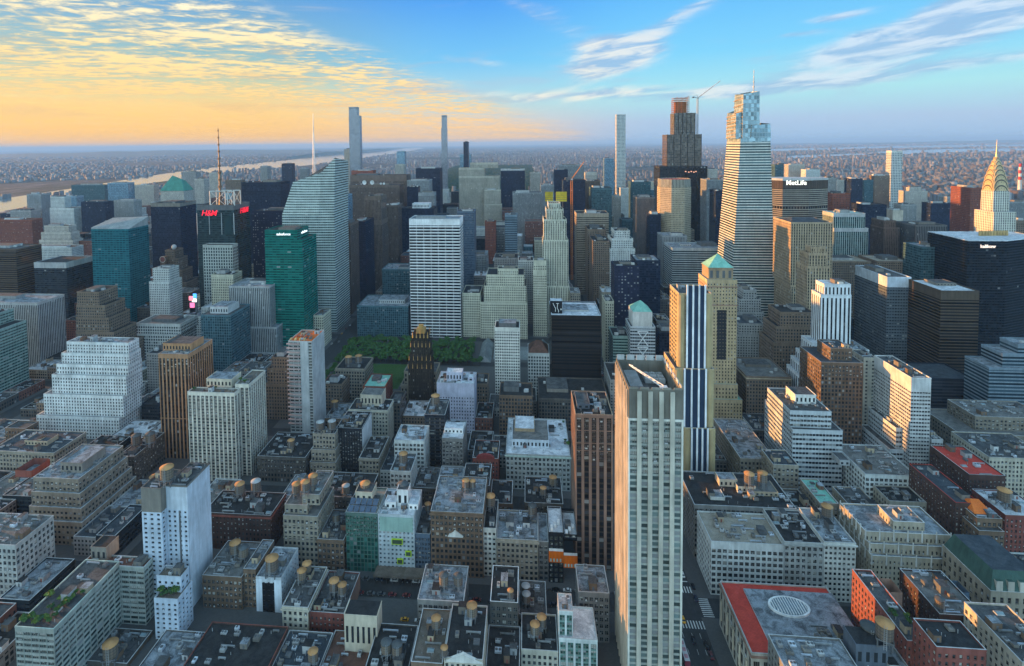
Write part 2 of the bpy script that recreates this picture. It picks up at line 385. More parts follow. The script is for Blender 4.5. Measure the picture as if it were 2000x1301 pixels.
def window_mesh(s, kind, v=0):   # unit window facing -Y: frame, mullions, panes, a blind or a cooler
    key = (s['key'], kind, v)
    if key in WINM: return WINM[key]
    mb = MB(); n = dict(sash=1, pair=2, triple=3, quad=4)[kind]; fr = .04
    mb.quad((-.5, 0, -.5), (.5, 0, -.5), (.5, 0, -.5 + fr), (-.5, 0, -.5 + fr), 1); mb.quad((-.5, 0, .5 - fr), (.5, 0, .5 - fr), (.5, 0, .5), (-.5, 0, .5), 1)
    for i in range(n):
        a, b = -.5 + i / n, -.5 + (i + 1) / n; g = .05 / n + .012
        mb.quad((a, 0, -.5 + fr), (a + g, 0, -.5 + fr), (a + g, 0, .5 - fr), (a, 0, .5 - fr), 1); mb.quad((b - g, 0, -.5 + fr), (b, 0, -.5 + fr), (b, 0, .5 - fr), (b - g, 0, .5 - fr), 1)
        for lo, hi in ((-.5 + fr, -.02), (.02, .5 - fr)): mb.quad((a + g, .03, lo), (b - g, .03, lo), (b - g, .03, hi), (a + g, .03, hi), 0)
        mb.quad((a + g, 0, -.02), (b - g, 0, -.02), (b - g, 0, .02), (a + g, 0, .02), 1)
    if v == 1: mb.quad((-.44, .015, .08), (.44, .015, .08), (.44, .015, .46), (-.44, .015, .46), 2)
    if v == 2: mb.quad((-.44, .015, -.3), (.44, .015, -.3), (.44, .015, .46), (-.44, .015, .46), 2)
    if v == 3: mb.box(-.24, .24, -.28, .02, -.47, -.16, 3, 3, True)
    WINM[key] = mb.mesh('window', [glassmat(s), plain(s.get('frame') or 'taupe', .6), plain((.42, .41, .37), .8), plain('ltgrey', .6)]); return WINM[key]
def put_windows(root, s, wins, kind, off, most=90):
    if not wins: return
    vis = []
    rest = []
    for q in wins:
        c = q[0]; x, y, w_ = pix(*c)
        (vis if -5 < x < 2005 and -5 < y < 1306 and w_ > 0 else rest).append(q)
    vis.sort(key=lambda q: -q[0][2] * 1. - .0005 * (1000 - q[0][1]))
    rest += vis[most:]; vis = vis[:most]
    first = {}; wr = random.Random(len(wins)); pal = s['pale'] * 1.2
    for c, ang, ww, wh, fh in vis:
        q = wr.random(); v = 1 if q < pal else 2 if q < pal * 1.6 else 3 if q < pal * 1.6 + .09 and s['w'] < .7 else 0
        if v not in first: o = first[v] = bpy.data.objects.new('window', window_mesh(s, kind, v))
        else: o = first[v].copy()
        C.objects.link(o); o.parent = root; o.location = Vector(c - np.array(off)); o.rotation_euler = (0, 0, ang); o.scale = (ww, 1, wh)
    if rest:
        mb = MB(); G = np.array([(-.5, -.5), (.5, -.5), (.5, .5), (-.5, .5)])
        for c, ang, ww, wh, fh in rest:
            u = (math.cos(ang), math.sin(ang)); g = .9
            mb.add([[(c[0] + u[0] * a * ww, c[1] + u[1] * a * ww, c[2] + b * wh) for a, b in G]], 0)
        o = mb.build('window_field', [glassmat(s)], root, off); o['kind'] = 'stuff'
def clutter(root, t, z, off, rng, lvl, roofk):
    W, D = t['x2'] - t['x1'] - 1.6, t['y2'] - t['y1'] - 1.6
    if W < 3 or D < 3: return
    used = []
    def spot(a, b):
        for _ in range(14):
            x = t['x1'] + .8 + rng.random() * max(W - a, .1); y = t['y1'] + .8 + rng.random() * max(D - b, .1)
            if all(x + a < u[0] or u[1] < x or y + b < u[2] or u[3] < y for u in used) and a < W and b < D:
                used.append((x, x + a, y, y + b)); return x, y
        return None
    n = max(1, min(int(W * D / 48 * lvl), 14))
    for i in range(1 + (W * D > 300)):
        a, b, h = rng.uniform(2.5, 4.5), rng.uniform(3, 5.5), rng.uniform(2.2, 3.8); p = spot(a, b)
        if p:
            mb = MB().box(p[0], p[0] + a, p[1], p[1] + b, z, z + h, 0, 1); x = p[0] + a * .4
            mb.box(p[0] - .12, p[0] + a + .12, p[1] - .12, p[1] + b + .12, z + h, z + h + .18, 0, 1)
            mb.build('stair_bulkhead', [plain(rng.choice(['buff', 'grey', 'brown', 'taupe', 'ltgrey', 'brown', 'dkgrey'])), roofmat(rng.choice(['silver', 'grey', 'tar']))], root, off)
            MB().box(x, x + .9, p[1] - .05, p[1] - .01, z, z + 1.9, 0, 0, True).build('door', [plain(rng.choice(['dkgrey', 'red', 'slate']))], LAST[0], off)
    for i in range(n):
        a, b, h = rng.uniform(1.4, 3.2), rng.uniform(1.4, 3.), rng.uniform(.9, 1.9); p = spot(a, b)
        if not p: continue
        x, y = p; mb = MB().box(x, x + a, y, y + b, z + .3, z + h, 0, 0, True)
        for fx in (.1, .9):
            for fy in (.1, .9): mb.bar((x + a * fx, y + b * fy, z), (x + a * fx, y + b * fy, z + .3), .08, 1)
        nfan = 2 if a > 2.2 else 1
        for j in range(nfan):
            cx_ = x + a * (j + .5) / nfan; mb.lathe(cx_, y + b / 2, [(min(a / nfan, b) * .4, z + h), (min(a / nfan, b) * .4, z + h + .22), (.05, z + h + .2)], 10, 1)
        for j in range(3): mb.quad((x + .1, y - .02, z + .45 + j * .3 * h / 1.4), (x + a - .1, y - .02, z + .45 + j * .3 * h / 1.4), (x + a - .1, y - .02, z + .55 + j * .3 * h / 1.4), (x + .1, y - .02, z + .55 + j * .3 * h / 1.4), 1)
        mb.build('cooling_unit', [plain(rng.choice(['ltgrey', 'grey', 'grey', 'bluew', 'taupe', 'dkgrey']), .5), plain('dkgrey', .6)], root, off)
    for i in range(n // 2 + 1):
        l = rng.uniform(3, 8); p = spot(l, .8)
        if p: MB().box(p[0], p[0] + l, p[1], p[1] + .6, z + .35, z + .9, 0, 0, True).box(p[0], p[0] + .7, p[1], p[1] + .6, z, z + .35).box(p[0] + l - .7, p[0] + l, p[1], p[1] + .6, z, z + .35).build('duct', [plain(rng.choice(['ltgrey', 'bluew', 'grey']), .4, .6)], root, off)
    mb = MB()
    for i in range(n + 2):
        p = spot(.4, .4)
        if p: mb = MB().bar((p[0], p[1], z), (p[0], p[1], z + rng.uniform(.6, 1.8)), .13, 0, 6); mb.build('vent_pipe', [plain('grey', .5)], root, off)
    if W > 9 and D > 9 and rng.random() < .6:
        p = spot(3.2, 2.2)
        if p:
            x, y = p; mb = MB().box(x, x + 3.2, y, y + 2.2, z, z + .4)
            mb.quad((x + .1, y + .1, z + .42), (x + 3.1, y + .1, z + .42), (x + 3.1, y + 1.1, z + 1.0), (x + .1, y + 1.1, z + 1.0), 1); mb.quad((x + .1, y + 1.1, z + 1.0), (x + 3.1, y + 1.1, z + 1.0), (x + 3.1, y + 2.1, z + .42), (x + .1, y + 2.1, z + .42), 1)
            mb.build('skylight', [plain('ltgrey'), plain((.20, .27, .30), .15)], root, off)
def parapet(mb, t, z, h=.55, th=.4, out=.06):
    x1, x2, y1, y2 = t['x1'] - out, t['x2'] + out, t['y1'] - out, t['y2'] + out
    mb.box(x1, x2, y1, y1 + th, z, z + h, 0, 1, True); mb.box(x1, x2, y2 - th, y2, z, z + h, 0, 1, True)
    mb.box(x1, x1 + th, y1 + th, y2 - th, z, z + h, 0, 1, True); mb.box(x2 - th, x2, y1 + th, y2 - th, z, z + h, 0, 1, True)
def build(sp):
    T, k = sp['T'], sp['k']; s = dict(ST[sp['style']])
    x1, x2, y1, y2 = fp(sp); off = ((x1 + x2) / 2, (y1 + y2) / 2, 0); rng = random.Random(sp['label'])
    name = sp['name']; cat = k.get('cat') or ('tower' if 'tower' in name else 'building')
    root = thing(name, sp['label'], cat, off, k.get('group'))
    near = y1 < 485 and not k.get('flat'); cap = k.get('cap', 1.3 if near else 1.0)
    vis = 'S' + ('W' if x1 > -15 else '') + ('E' if x2 < 15 else '')
    mb = MB(); wins = []; seed = rng.randrange(400) * 100
    ws = s
    for i, t in enumerate(T):
        if t['x2'] - t['x1'] < .5 or t['y2'] - t['y1'] < .5: continue
        for f in 'SENW':
            p, u, W = side(t, f)
            if k.get('sb') and f in 'EW': ss_ = None
            else: ss_ = s
            if near:
                if ss_ is not None and f in vis: cell_face(mb, p, u, W, t['z1'], t['z2'], s, cap, wins, k.get('rs', .12 if s['sp'] else 0.), FACES[f][1], 2 if k.get('capc') else 0)
                else: mb.quad((p[0], p[1], t['z1']), (p[0] + u[0] * W, p[1] + u[1] * W, t['z1']), (p[0] + u[0] * W, p[1] + u[1] * W, t['z2']), (p[0], p[1], t['z2']), 0 if not k.get('sbc') else 2)
            else:
                if ss_ is None: mb.quad((p[0], p[1], t['z1']), (p[0] + u[0] * W, p[1] + u[1] * W, t['z1']), (p[0] + u[0] * W, p[1] + u[1] * W, t['z2']), (p[0], p[1], t['z2']), 1)
                else: flat_face(mb, p, u, W, t['z1'], t['z2'], s, cap, seed + 'SENW'.index(f) * 25 + i * 7)
    capc = k.get('capc') or s['wall']
    mats = [plain(s['wall'], s['wr'], s['wm']), plain(s['sp'] or s['wall'])] if near else [facade(s), plain(capc)]
    if near and k.get('sbc') or k.get('capc'): mats.append(plain(k.get('sbc') or k['capc']))
    mb.build('wall', mats, root, off)
    if near: put_windows(root, s, wins, k.get('win', 'pair' if s['w'] > .6 else 'sash'), off, k.get('most', 90))
    rk = k.get('roof') or s['roof']; pm = MB()
    for i, t in enumerate(T):
        zr_ = t['z2'] + (.02 if near else .0)
        MB().quad((t['x1'], t['y1'], zr_), (t['x2'], t['y1'], zr_), (t['x2'], t['y2'], zr_), (t['x1'], t['y2'], zr_)).build('roof', [roofmat(rk)], root, off)
        parapet(pm, t, t['z2'] + .03, .75 if near else 1.0, .4 if near else .7, .07 if near else .12)
    pm.build('parapet', [plain(capc), plain(k.get('coping') or (capc if k.get('capc') else 'ltgrey' if near else s['wall']))], root, off)
    if k.get('cornice'):
        cm = MB(); t = T[k.get('ci', 0)]
        for zz, o_, h_ in ((t['z2'] - 1.0, .75, .5), (t['z2'] - 1.5, .4, .35)):
            cm.box(t['x1'] - o_, t['x2'] + o_, t['y1'] - o_, t['y1'] + .2, zz, zz + h_, 0, 0, True)
            if 'W' in vis: cm.box(t['x1'] - o_, t['x1'] - .02, t['y1'] + .2, t['y2'], zz, zz + h_, 0, 0, True)
            if 'E' in vis: cm.box(t['x2'] + .02, t['x2'] + o_, t['y1'] + .2, t['y2'], zz, zz + h_, 0, 0, True)
        cm.build('cornice', [plain(k['cornice'] if isinstance(k['cornice'], str) else s['wall'])], root, off)
    for h_ in k.get('belts', ()):
        t = T[0]; zz = t['z2'] - h_; cm = MB().box(t['x1'] - .3, t['x2'] + .3, t['y1'] - .3, t['y1'] - .02, zz, zz + .4, 0, 0, True)
        if 'W' in vis: cm.box(t['x1'] - .3, t['x1'] - .02, t['y1'] - .02, t['y2'], zz, zz + .4, 0, 0, True)
        if 'E' in vis: cm.box(t['x2'] + .02, t['x2'] + .3, t['y1'] - .02, t['y2'], zz, zz + .4, 0, 0, True)
        cm.build('belt_course', [plain(s['wall'])], root, off)
    top = T[-1]
    for q in k.get('pent', ()):  # rooftop houses measured on the photograph
        xl, xr, yt, oy, dd = q[:5]; c_ = q[5] if len(q) > 5 else 'grey'; Yp = sp['Y'] + oy
        xa, za = at(xl, yt, Yp); xb, zb = at(xr, yt, Yp); zz = (za + zb) / 2; base = max([t['z2'] for t in T if t['x1'] - 1 < (xa + xb) / 2 < t['x2'] + 1 and t['y1'] - 1 < Yp + dd / 2 < t['y2'] + 1 and t['z2'] < zz] or [top['z2']])
        wq = []; pmb = MB().box(xa, xb, Yp, Yp + dd, base, zz, 0, 1); nn = max(1, int((xb - xa) / 2.6))
        if c_ not in ('black', 'dkgrey') and zz - base > 2.2:
            for j in range(nn):
                a = xa + (xb - xa) * (j + .28) / nn; b = xa + (xb - xa) * (j + .72) / nn
                wq.append((a, b))
        pmb.box(xa - .15, xb + .15, Yp - .15, Yp + .2, zz, zz + .4).box(xa - .15, xa + .2, Yp + .2, Yp + dd, zz, zz + .4).box(xb - .2, xb + .15, Yp + .2, Yp + dd, zz, zz + .4)
        po = pmb.build('penthouse', [plain(c_), roofmat(q[6] if len(q) > 6 else 'grey')], root, off)
        for a, b in wq: MB().box(a, b, Yp - .05, Yp - .01, base + (zz - base) * .25, base + (zz - base) * .7, 0, 0, True).build('window', [plain((.03, .035, .04), .2)], po, off)
        BL.append(dict(root=root, label=sp['label'], x1=xa, x2=xb, y1=Yp, y2=Yp + dd, z=zz))
    if near and k.get('clut', 1) > 0:
        for t in ([top] if len(T) > 1 else T): clutter(root, t, t['z2'] + .02, off, rng, k.get('clut', 1), rk)
    elif not near and not k.get('pent') and k.get('clut', 1) > 0:
        t = top; W, D = t['x2'] - t['x1'], t['y2'] - t['y1']
        if W > 7 and D > 7:
            a, b = rng.uniform(.3, .6), rng.uniform(.3, .6); ox, oy = rng.uniform(.1, .9 - a), rng.uniform(.1, .9 - b)
            MB().box(t['x1'] + W * ox, t['x1'] + W * (ox + a), t['y1'] + D * oy, t['y1'] + D * (oy + b), t['z2'], t['z2'] + rng.uniform(2.5, 5), 0, 1).build('penthouse', [plain(rng.choice(['grey', 'ltgrey', 'taupe', 'dkgrey'])), roofmat('grey')], root, off)
            for j in range(4 if W > 14 else 2):
                x, y = t['x1'] + W * rng.uniform(.08, .8), t['y1'] + D * rng.uniform(.05, .85); a = rng.uniform(1.5, 4)
                MB().box(x, x + a, y, y + a * .8, t['z2'], t['z2'] + rng.uniform(1.2, 2.4)).build('cooling_unit', [plain(rng.choice(['offw', 'ltgrey', 'grey']))], root, off)
    for t in T: BL.append(dict(root=root, label=sp['label'], x1=t['x1'], x2=t['x2'], y1=t['y1'], y2=t['y2'], z=t['z2'] + .02))
    sp['root'], sp['off'] = root, off
    return root
# ---------------------------------------------------------------- facade kinds
st('loftbrown', 'brown', 2.6, 3.2, .62, .62, pale=.08)
st('loftdk', (.105, .095, .085), 2.5, 3.2, .64, .64, pale=.07)
st('loftgrey', (.20, .195, .185), 2.7, 3.2, .66, .62, pale=.08)
st('loftbuff', (.30, .26, .205), 2.6, 3.2, .6, .6, pale=.09)
st('loftcream', (.46, .42, .34), 2.5, 3.1, .55, .6, pale=.09)
st('stonelt', (.44, .45, .43), 2.8, 3.3, .62, .62, pale=.1, roof='gravel')
st('whiteloft', (.60, .62, .60), 2.9, 3.3, .72, .64, pale=.08, roof='gravel')
st('whitebrick', (.58, .62, .66), 2.7, 2.7, .42, .48, pale=.12, roof='silver')
st('hotelblue', (.50, .57, .66), 3.3, 2.62, .44, .46, gl=(.012, .014, .018), pale=.03, roof='grey')
st('lav', (.46, .46, .56), 2.4, 2.9, .40, .50, gl=(.016, .018, .028), pale=.08, roof='white')
st('redbrick', (.22, .075, .06), 2.4, 3.0, .45, .55, pale=.1, roof='tar')
st('dkbrick', (.085, .05, .042), 2.4, 3.0, .45, .55, pale=.15)
st('pierorange', (.36, .21, .12), 3.0, 2.9, .62, .7, sp=(.035, .028, .025), gl=(.018, .02, .024), pale=.05, roof='grey')
st('aptcream', (.62, .58, .49), 3.4, 2.45, .68, .52, sp=(.30, .275, .235), pale=.12, roof='tan')
st('zig', (.66, .68, .67), 2.5, 3.0, .46, .58, gl=(.02, .022, .024), pale=.06, roof='silver')
st('office14', (.235, .205, .165), 2.9, 3.2, .6, .52, pale=.16, roof='grey')
st('balcony', (.34, .36, .32), 4.2, 2.7, .94, .58, sp=(.36, .38, .35), gl=(.035, .055, .055), pale=.1, roof='grey')
st('langham', (.70, .68, .60), 4.9, 2.72, .66, .66, sp=(.38, .40, .36), gl=(.11, .145, .14), pale=.30, roof='silver', rough=.1)
st('langside', (.58, .50, .40), 2.2, 2.72, .5, .66, sp=(.30, .25, .19), gl=(.10, .09, .07), pale=.2, roof='silver')
st('pinkpier', (.30, .19, .145), 4.2, 3.2, .62, .72, sp=(.06, .05, .045), gl=(.02, .022, .028), pale=.03)
st('limehotel', (.48, .55, .58), 2.4, 2.55, .5, .45, gl=(.06, .09, .11), pale=.15, roof='white')
st('greenglass', (.10, .16, .14), 2.2, 2.6, .86, .8, sp=(.05, .15, .12), gl=(.03, .115, .095), m=.25, pale=.06, roof='tan', rough=.08)
st('bluegl', (.10, .14, .19), 1.9, 2.6, .7, .6, gl=(.05, .075, .11), m=.3, pale=.1, roof='grey')
st('gridwhite', (.62, .61, .56), 2.2, 2.9, .60, .55, gl=(.02, .022, .024), pale=.08)
st('stripedk', (.028, .03, .035), 2.1, 2.9, .6, .6, sp=(.06, .062, .066), gl=(.016, .02, .026), pale=.12)
st('navystripe', (.02, .024, .034), 9., 2.9, .98, .6, sp=(.05, .055, .065), gl=(.012, .015, .022), pale=.02)
st('concrete', (.42, .42, .40), 4., 2.6, .8, .5, gl=(.03, .03, .03), pale=.0, roof='orangeroof')
st('strip425', (.46, .35, .19), 5.2, 3.0, .70, .62, gl=(.03, .05, .07), pale=.06, roof='grey')
st('tan10', (.46, .35, .21), 2.6, 3.0, .42, .5, gl=(.04, .035, .03), pale=.15)
st('ribbonwhite', (.52, .55, .57), 2.2, 3.2, .92, .5, gl=(.025, .03, .036), pale=.08, roof='grey')
st('ribbonE39', (.58, .58, .57), 2.0, 2.75, .86, .46, gl=(.03, .033, .037), pale=.08, roof='tan')
st('artdeco', (.44, .38, .29), 2.2, 2.9, .42, .56, gl=(.03, .03, .028), pale=.1, roof='grey')
st('tiffany', (.46, .43, .37), 4.5, 6.5, .62, .78, gl=(.03, .03, .03), pale=.02, roof='redtile')
st('stoneba', (.31, .27, .21), 3.4, 4.6, .46, .6, gl=(.025, .025, .025), pale=.05)
st('modernwh', (.60, .64, .62), 3.6, 2.9, .72, .8, sp=(.20, .32, .28), gl=(.05, .12, .10), pale=.15, roof='white')
st('blackorange', (.014, .016, .02), 3.2, 3.1, .62, .72, gl=(.03, .045, .04), pale=.08, roof='white')
# --- farther ones
st('fins', (.37, .385, .385), 2.2, 3., .50, .94, sp=(.10, .11, .115), gl=(.03, .035, .04), pale=.05, roof='silver')
st('finsdk', (.17, .17, .17), 2.2, 3., .52, .9, sp=(.04, .04, .043), gl=(.025, .03, .035), pale=.05)
st('greenband', (.26, .36, .33), 3., 3., .97, .5, gl=(.012, .045, .04), m=0.10, pale=.04)
st('teal7', (.012, .14, .17), 4.5, 3., .88, .5, gl=(.006, .05, .065), m=0.12, pale=.06, sp=(.01, .12, .15), roof='grey')
st('dkglass', (.016, .024, .03), 3., 3., .92, .55, sp=(.03, .038, .045), gl=(.01, .016, .024), m=0.10, pale=.03)
st('salesf', (.0, .15, .125), 4.4, 3.0, .94, .52, sp=(.0, .19, .155), gl=(.003, .06, .055), m=0.10, pale=.06)
st('crystal', (.42, .48, .46), 3.0, 3.4, .95, .46, gl=(.05, .075, .075), m=.4, pale=.04, wr=.3)
st('stonegrid', (.42, .44, .41), 3.6, 4.2, .56, .68, gl=(.02, .028, .032), pale=.05)
st('glass4ts', (.02, .045, .05), 3.2, 3., .93, .7, sp=(.035, .055, .06), gl=(.012, .03, .036), m=0.14, pale=.05)
st('grace', (.70, .70, .70), 9.1, 3.9, .95, .60, gl=(.010, .011, .013), pale=.0, roof='silver')
st('lowteal', (.085, .16, .19), 2.6, 3., .8, .6, sp=(.06, .11, .13), gl=(.02, .055, .07), m=0.10, pale=.1, roof='silver')
st('creamtw', (.52, .49, .38), 2.4, 3.2, .46, .58, gl=(.035, .033, .03), pale=.08)
st('cream500', (.56, .53, .42), 2.2, 3., .46, .66, sp=(.16, .155, .13), gl=(.03, .03, .027), pale=.06)
st('lime30', (.44, .41, .34), 2.5, 3., .42, .72, sp=(.22, .205, .175), gl=(.05, .047, .043), pale=.08)
st('greyslab', (.28, .30, .31), 2.2, 3., .46, .9, sp=(.13, .14, .15), gl=(.06, .065, .07), pale=.1)
st('brownslab', (.155, .115, .095), 2.3, 3., .48, .9, sp=(.11, .083, .07), gl=(.04, .032, .03), pale=.05)
st('navyslab', (.016, .024, .045), 2.4, 3., .8, .7, sp=(.02, .03, .055), gl=(.012, .02, .04), m=0.10, pale=.03)
st('tanrib', (.34, .285, .22), 3., 3., .97, .5, gl=(.04, .035, .03), pale=.05)
st('brownbr', (.21, .155, .115), 2.6, 3.1, .5, .56, pale=.1)
st('whitest', (.54, .56, .54), 2.5, 3., .46, .55, pale=.06)
st('dotted', (.018, .022, .045), 3.4, 3.6, .46, .42, gl=(.03, .035, .06), pale=.3)
st('stripe14', (.34, .37, .38), 30., 3.1, 1., .56, gl=(.016, .03, .032), pale=.0, roof='silver')
st('octo', (.50, .42, .30), 2.3, 3., .62, .55, gl=(.14, .12, .09), pale=.05, roof='redtile')
st('jpm', (.105, .082, .068), 3., 3.2, .86, .8, sp=(.12, .095, .08), gl=(.09, .075, .065), m=.45, pale=.02, roof='grey')
st('jpmdk', (.02, .02, .022), 3., 3.2, .9, .8, gl=(.014, .016, .02), m=0.14, pale=.04)
st('vanderbilt', (.58, .57, .52), 60., 3.3, 1., .60, gl=(.045, .075, .08), m=.35, pale=.0, roof='grey', wr=.4)
st('vcrown', (.34, .40, .42), 3.6, 5.2, .92, .86, gl=(.20, .26, .29), m=.35, pale=.0, wr=.3)
st('metlife', (.30, .275, .235), 30., 2.9, 1., .52, gl=(.03, .028, .026), pale=.0, roof='silver')
st('lincoln', (.40, .31, .21), 2.6, 3.2, .46, .60, sp=(.22, .17, .115), gl=(.03, .028, .025), pale=.1)
st('twogc', (.40, .45, .43), 2.7, 3., .66, .8, sp=(.07, .13, .13), gl=(.025, .07, .075), m=.3, pale=.05, roof='palegreen')
st('chrys', (.56, .55, .48), 2.6, 3., .44, .6, sp=(.42, .42, .38), gl=(.05, .05, .048), pale=.05)
st('whiteblack', (.66, .68, .70), 3.3, 3.2, .42, .95, sp=(.05, .055, .065), gl=(.014, .016, .02), pale=.03, roof='white')
st('bronze', (.10, .075, .055), 60., 3., 1., .62, gl=(.018, .014, .012), m=0.07, pale=.0, roof='grey')
st('blk101', (.010, .014, .02), 2.6, 3., .9, .62, sp=(.016, .022, .03), gl=(.006, .009, .014), m=0.14, pale=.02, roof='white')
st('slabtan', (.54, .47, .38), 5., 3., .35, .5, gl=(.05, .05, .055), pale=.02, roof='grey')
st('bluestep', (.20, .26, .31), 30., 3., 1., .55, gl=(.02, .04, .055), m=0.10, pale=.0, roof='silver')
st('redfar', (.26, .085, .055), 2.4, 3., .5, .55, pale=.1)
st('whitegrid', (.58, .58, .54), 4.2, 4.6, .66, .66, gl=(.10, .115, .13), m=.3, pale=.0)
st('aptfar', (.44, .41, .36), 2.6, 2.6, .5, .5, pale=.12)
st('greyfar', (.30, .30, .29), 2.6, 2.7, .5, .5, pale=.12)
st('tealfar', (.07, .13, .15), 2.6, 3., .85, .7, gl=(.03, .07, .085), m=0.14, pale=.05)
st('bluefar', (.20, .30, .38), 2.6, 3., .85, .75, gl=(.12, .22, .30), m=.5, pale=.05)
st('cpt', (.30, .33, .37), 2., 3., .78, .8, gl=(.15, .18, .22), m=.6, pale=.05)
st('hsbc', (.022, .02, .019), 60., 3.1, 1., .52, sp=None, gl=(.012, .012, .014), m=0.03, pale=.0, roof='white')
# ---------------------------------------------------------------- the buildings, nearest first
L, T_, O, A_, H_ = 'loft_building', 'office_tower', 'office_building', 'apartment_building', 'hotel'
B(O, 'pale grey stone block at the lower left edge, sparse windows in its side', 250, 24, [(-95, 30, 1064)], 'stonelt', win='sash')
B(A_, 'long balconied apartment slab with a planted roof terrace at lower left', 205, 40, [(29, 107, 1229)], 'balcony', roof='grey', win='quad', coping='palegreen', clut=.25)
B(A_, 'balconied rear wing with red-brown roof and boxed water tank, beside the planted terrace', 245, 22, [(160, 281, 1107)], 'balcony', roof='brownr', pent=[(177, 207, 1070, 3, 9, 'taupe', 'tar')], win='quad')
B(L, 'low dark building with a rough side wall, between balconied slab and pale hotel', 222, 18, [(168, 248, 1296)], 'loftdk', roof='grey', sb=1, sbc='brown')
B(H_, 'pale blue-white brick hotel with tiny windows and a grey screened top, lower left', 252, 17, [(275, 318.5, 956), ], 'hotelblue', cap=12.5, capc='taupe', roof='grey', win='sash', sb=0, st=2)
B('hotel_wing', 'recessed windowless wing of pale blue brick right of the small-windowed hotel front', 256, 21, [(319, 365, 951)], 'hotelblue', cap=12.5, capc='taupe', sb=1, sbc='bluew')
B('hotel_annex', 'stepped lower annex with two planted terraces against the pale blue hotel', 238, 12, [(301, 347, 1172), (306, 353, 1128, 5, 7)], 'hotelblue', roof='deck', clut=.3)
B(L, 'brown brick loft with rows of pale-blind windows right of the pale hotel', 258, 26, [(395, 473, 1128)], 'loftbrown', belts=(4, 10.5), roof='gravel')
B(L, 'plain brown loft with a wide roof-level sign wall, left of the white slab', 260, 22, [(474, 499, 1114)], 'loftbrown', roof='silver', clut=.6)
B(H_, 'narrow white slab with one black vertical stripe, tank on its roof', 258, 22, [(500, 549, 1130)], 'whitebrick', roof='silver', clut=.5, flatfront=1)
B(L, 'cream-fronted low loft with lit windows right of the white striped slab', 246, 27, [(551, 603, 1188)], 'loftcream', cornice=1, roof='grey', sb=1, sbc='brown')
B(L, 'low red brick loft with a long bare side wall and two pale tanks', 248, 27, [(604, 672, 1199)], 'redbrick', roof='grey', sb=1, sbc='pinkb')
B(L, 'wide low block with a black tar roof and red brick parapet, bottom left', 205, 34, [(415, 563, 1222)], 'dkbrick', back=1, coping='red', roof='tar', clut=.35)
B(L, 'low building with blue-grey roof and a white dish, below the pale hotel', 208, 30, [(325, 413, 1235)], 'loftdk', back=1, roof='silver', clut=.8)
B(L, 'low loft with boxy air units and green roof, left of the brown tar roof', 212, 28, [(566, 652, 1236)], 'loftgrey', back=1, roof='slate', clut=1.3)
B(L, 'low loft with a rust-stained roof and cream lift house on top', 214, 29, [(654, 737, 1236)], 'loftbrown', back=1, roof='brownr', clut=.4, pent=[(672, 736, 1203, 19, 9, 'cream', 'tar')])
B(L, 'low dark loft with black roof and two black tanks, bottom centre', 212, 28, [(740, 817, 1222)], 'loftdk', back=1, roof='tar', clut=.6)
B(L, 'narrow low loft with a round brown tank platform and orange tank', 214, 28, [(826, 881, 1192)], 'loftbrown', back=1, roof='deck', clut=.4)
B(L, 'long dark-roofed loft ending in a white gabled front, bottom centre', 214, 28, [(884, 952, 1184)], 'loftcream', back=1, roof='tar', clut=.4)
B(L, 'loft with silvery roof, ornate rear parapet and two dark tanks', 244, 23, [(832, 915, 1106)], 'loftgrey', back=1, roof='silver', clut=.6)
B(L, 'black-roofed loft with a white rear parapet right of the silvery roof', 244, 23, [(963, 1014, 1108)], 'loftdk', back=1, roof='tar', coping='white', clut=.5)
B(L, 'low black-roofed building in shadow beside the gabled loft', 214, 30, [(955, 1016, 1225)], 'loftdk', back=1, roof='tar', clut=.5)
B(L, 'dark loft carrying two stacked orange tanks left of the white modern block', 232, 20, [(1018, 1090, 1273)], 'loftcream', roof='tar', clut=.7)
B(L, 'grey loft with arched parapet and two pale round tanks behind the stacked tanks', 255, 22, [(1012, 1068, 1204)], 'loftgrey', roof='grey', clut=.8)
B(A_, 'white modern block with green glass bays, left foot of the tall striped tower', 232, 18, [(1092, 1167, 1251), (1091, 1119, 1196, 2, 10)], 'modernwh', roof='white', win='pair')
B(L, 'low blue-grey roofed building wedged behind the white modern block', 253, 18, [(1130, 1190, 1160)], 'loftgrey', roof='silver', clut=.7)
# --- north side of the cross street
B(L, 'tall tan brick apartment block with stepped front and three round tanks on top', 289, 28, [(553, 628, 1010), (556, 600, 988), (590, 628, 968, 4, 24)], 'loftbuff', belts=(6, 13), roof='gravel', clut=.6)
B(L, 'low grey-brown loft with a carved roofline, between stepped block and green glass', 288, 26, [(612, 671, 1056)], 'loftbrown', cornice=1, roof='grey', clut=1.2)
B(H_, 'green glass fronted hotel with sloping solar panels on the roof', 289, 24, [(675, 737, 1004)], 'greenglass', roof='tan', clut=.5, pent=[(694, 727, 962, 9, 10, 'cream', 'grey')])
B(H_, 'white gridded hotel front with bright lime green square bays', 289, 24, [(738, 809, 1008)], 'limehotel', cap=1., roof='white', clut=.5, pent=[(775, 797, 958, 8, 7, 'white', 'grey'), (752, 773, 982, 6, 7, 'white', 'white'), (798, 816, 986, 6, 8, 'white', 'white')])
B(H_, 'slim slate blue building right of the lime green bays, red mark on its roof', 290, 24, [(810, 840, 1045)], 'bluegl', roof='grey', clut=.5)
B(L, 'broad brown brick loft with white gable ornament mid-front and bluish roof', 289, 34, [(841, 943, 1003)], 'loftbrown', belts=(7.5, 24), roof='silver', pent=[(874, 915, 985, 16, 10, 'dkgrey', 'grey')], cornice=1)
B(L, 'narrow off-white gridded building right of the broad brown loft', 291, 26, [(944, 969, 1034)], 'gridwhite', roof='tar', clut=.5)
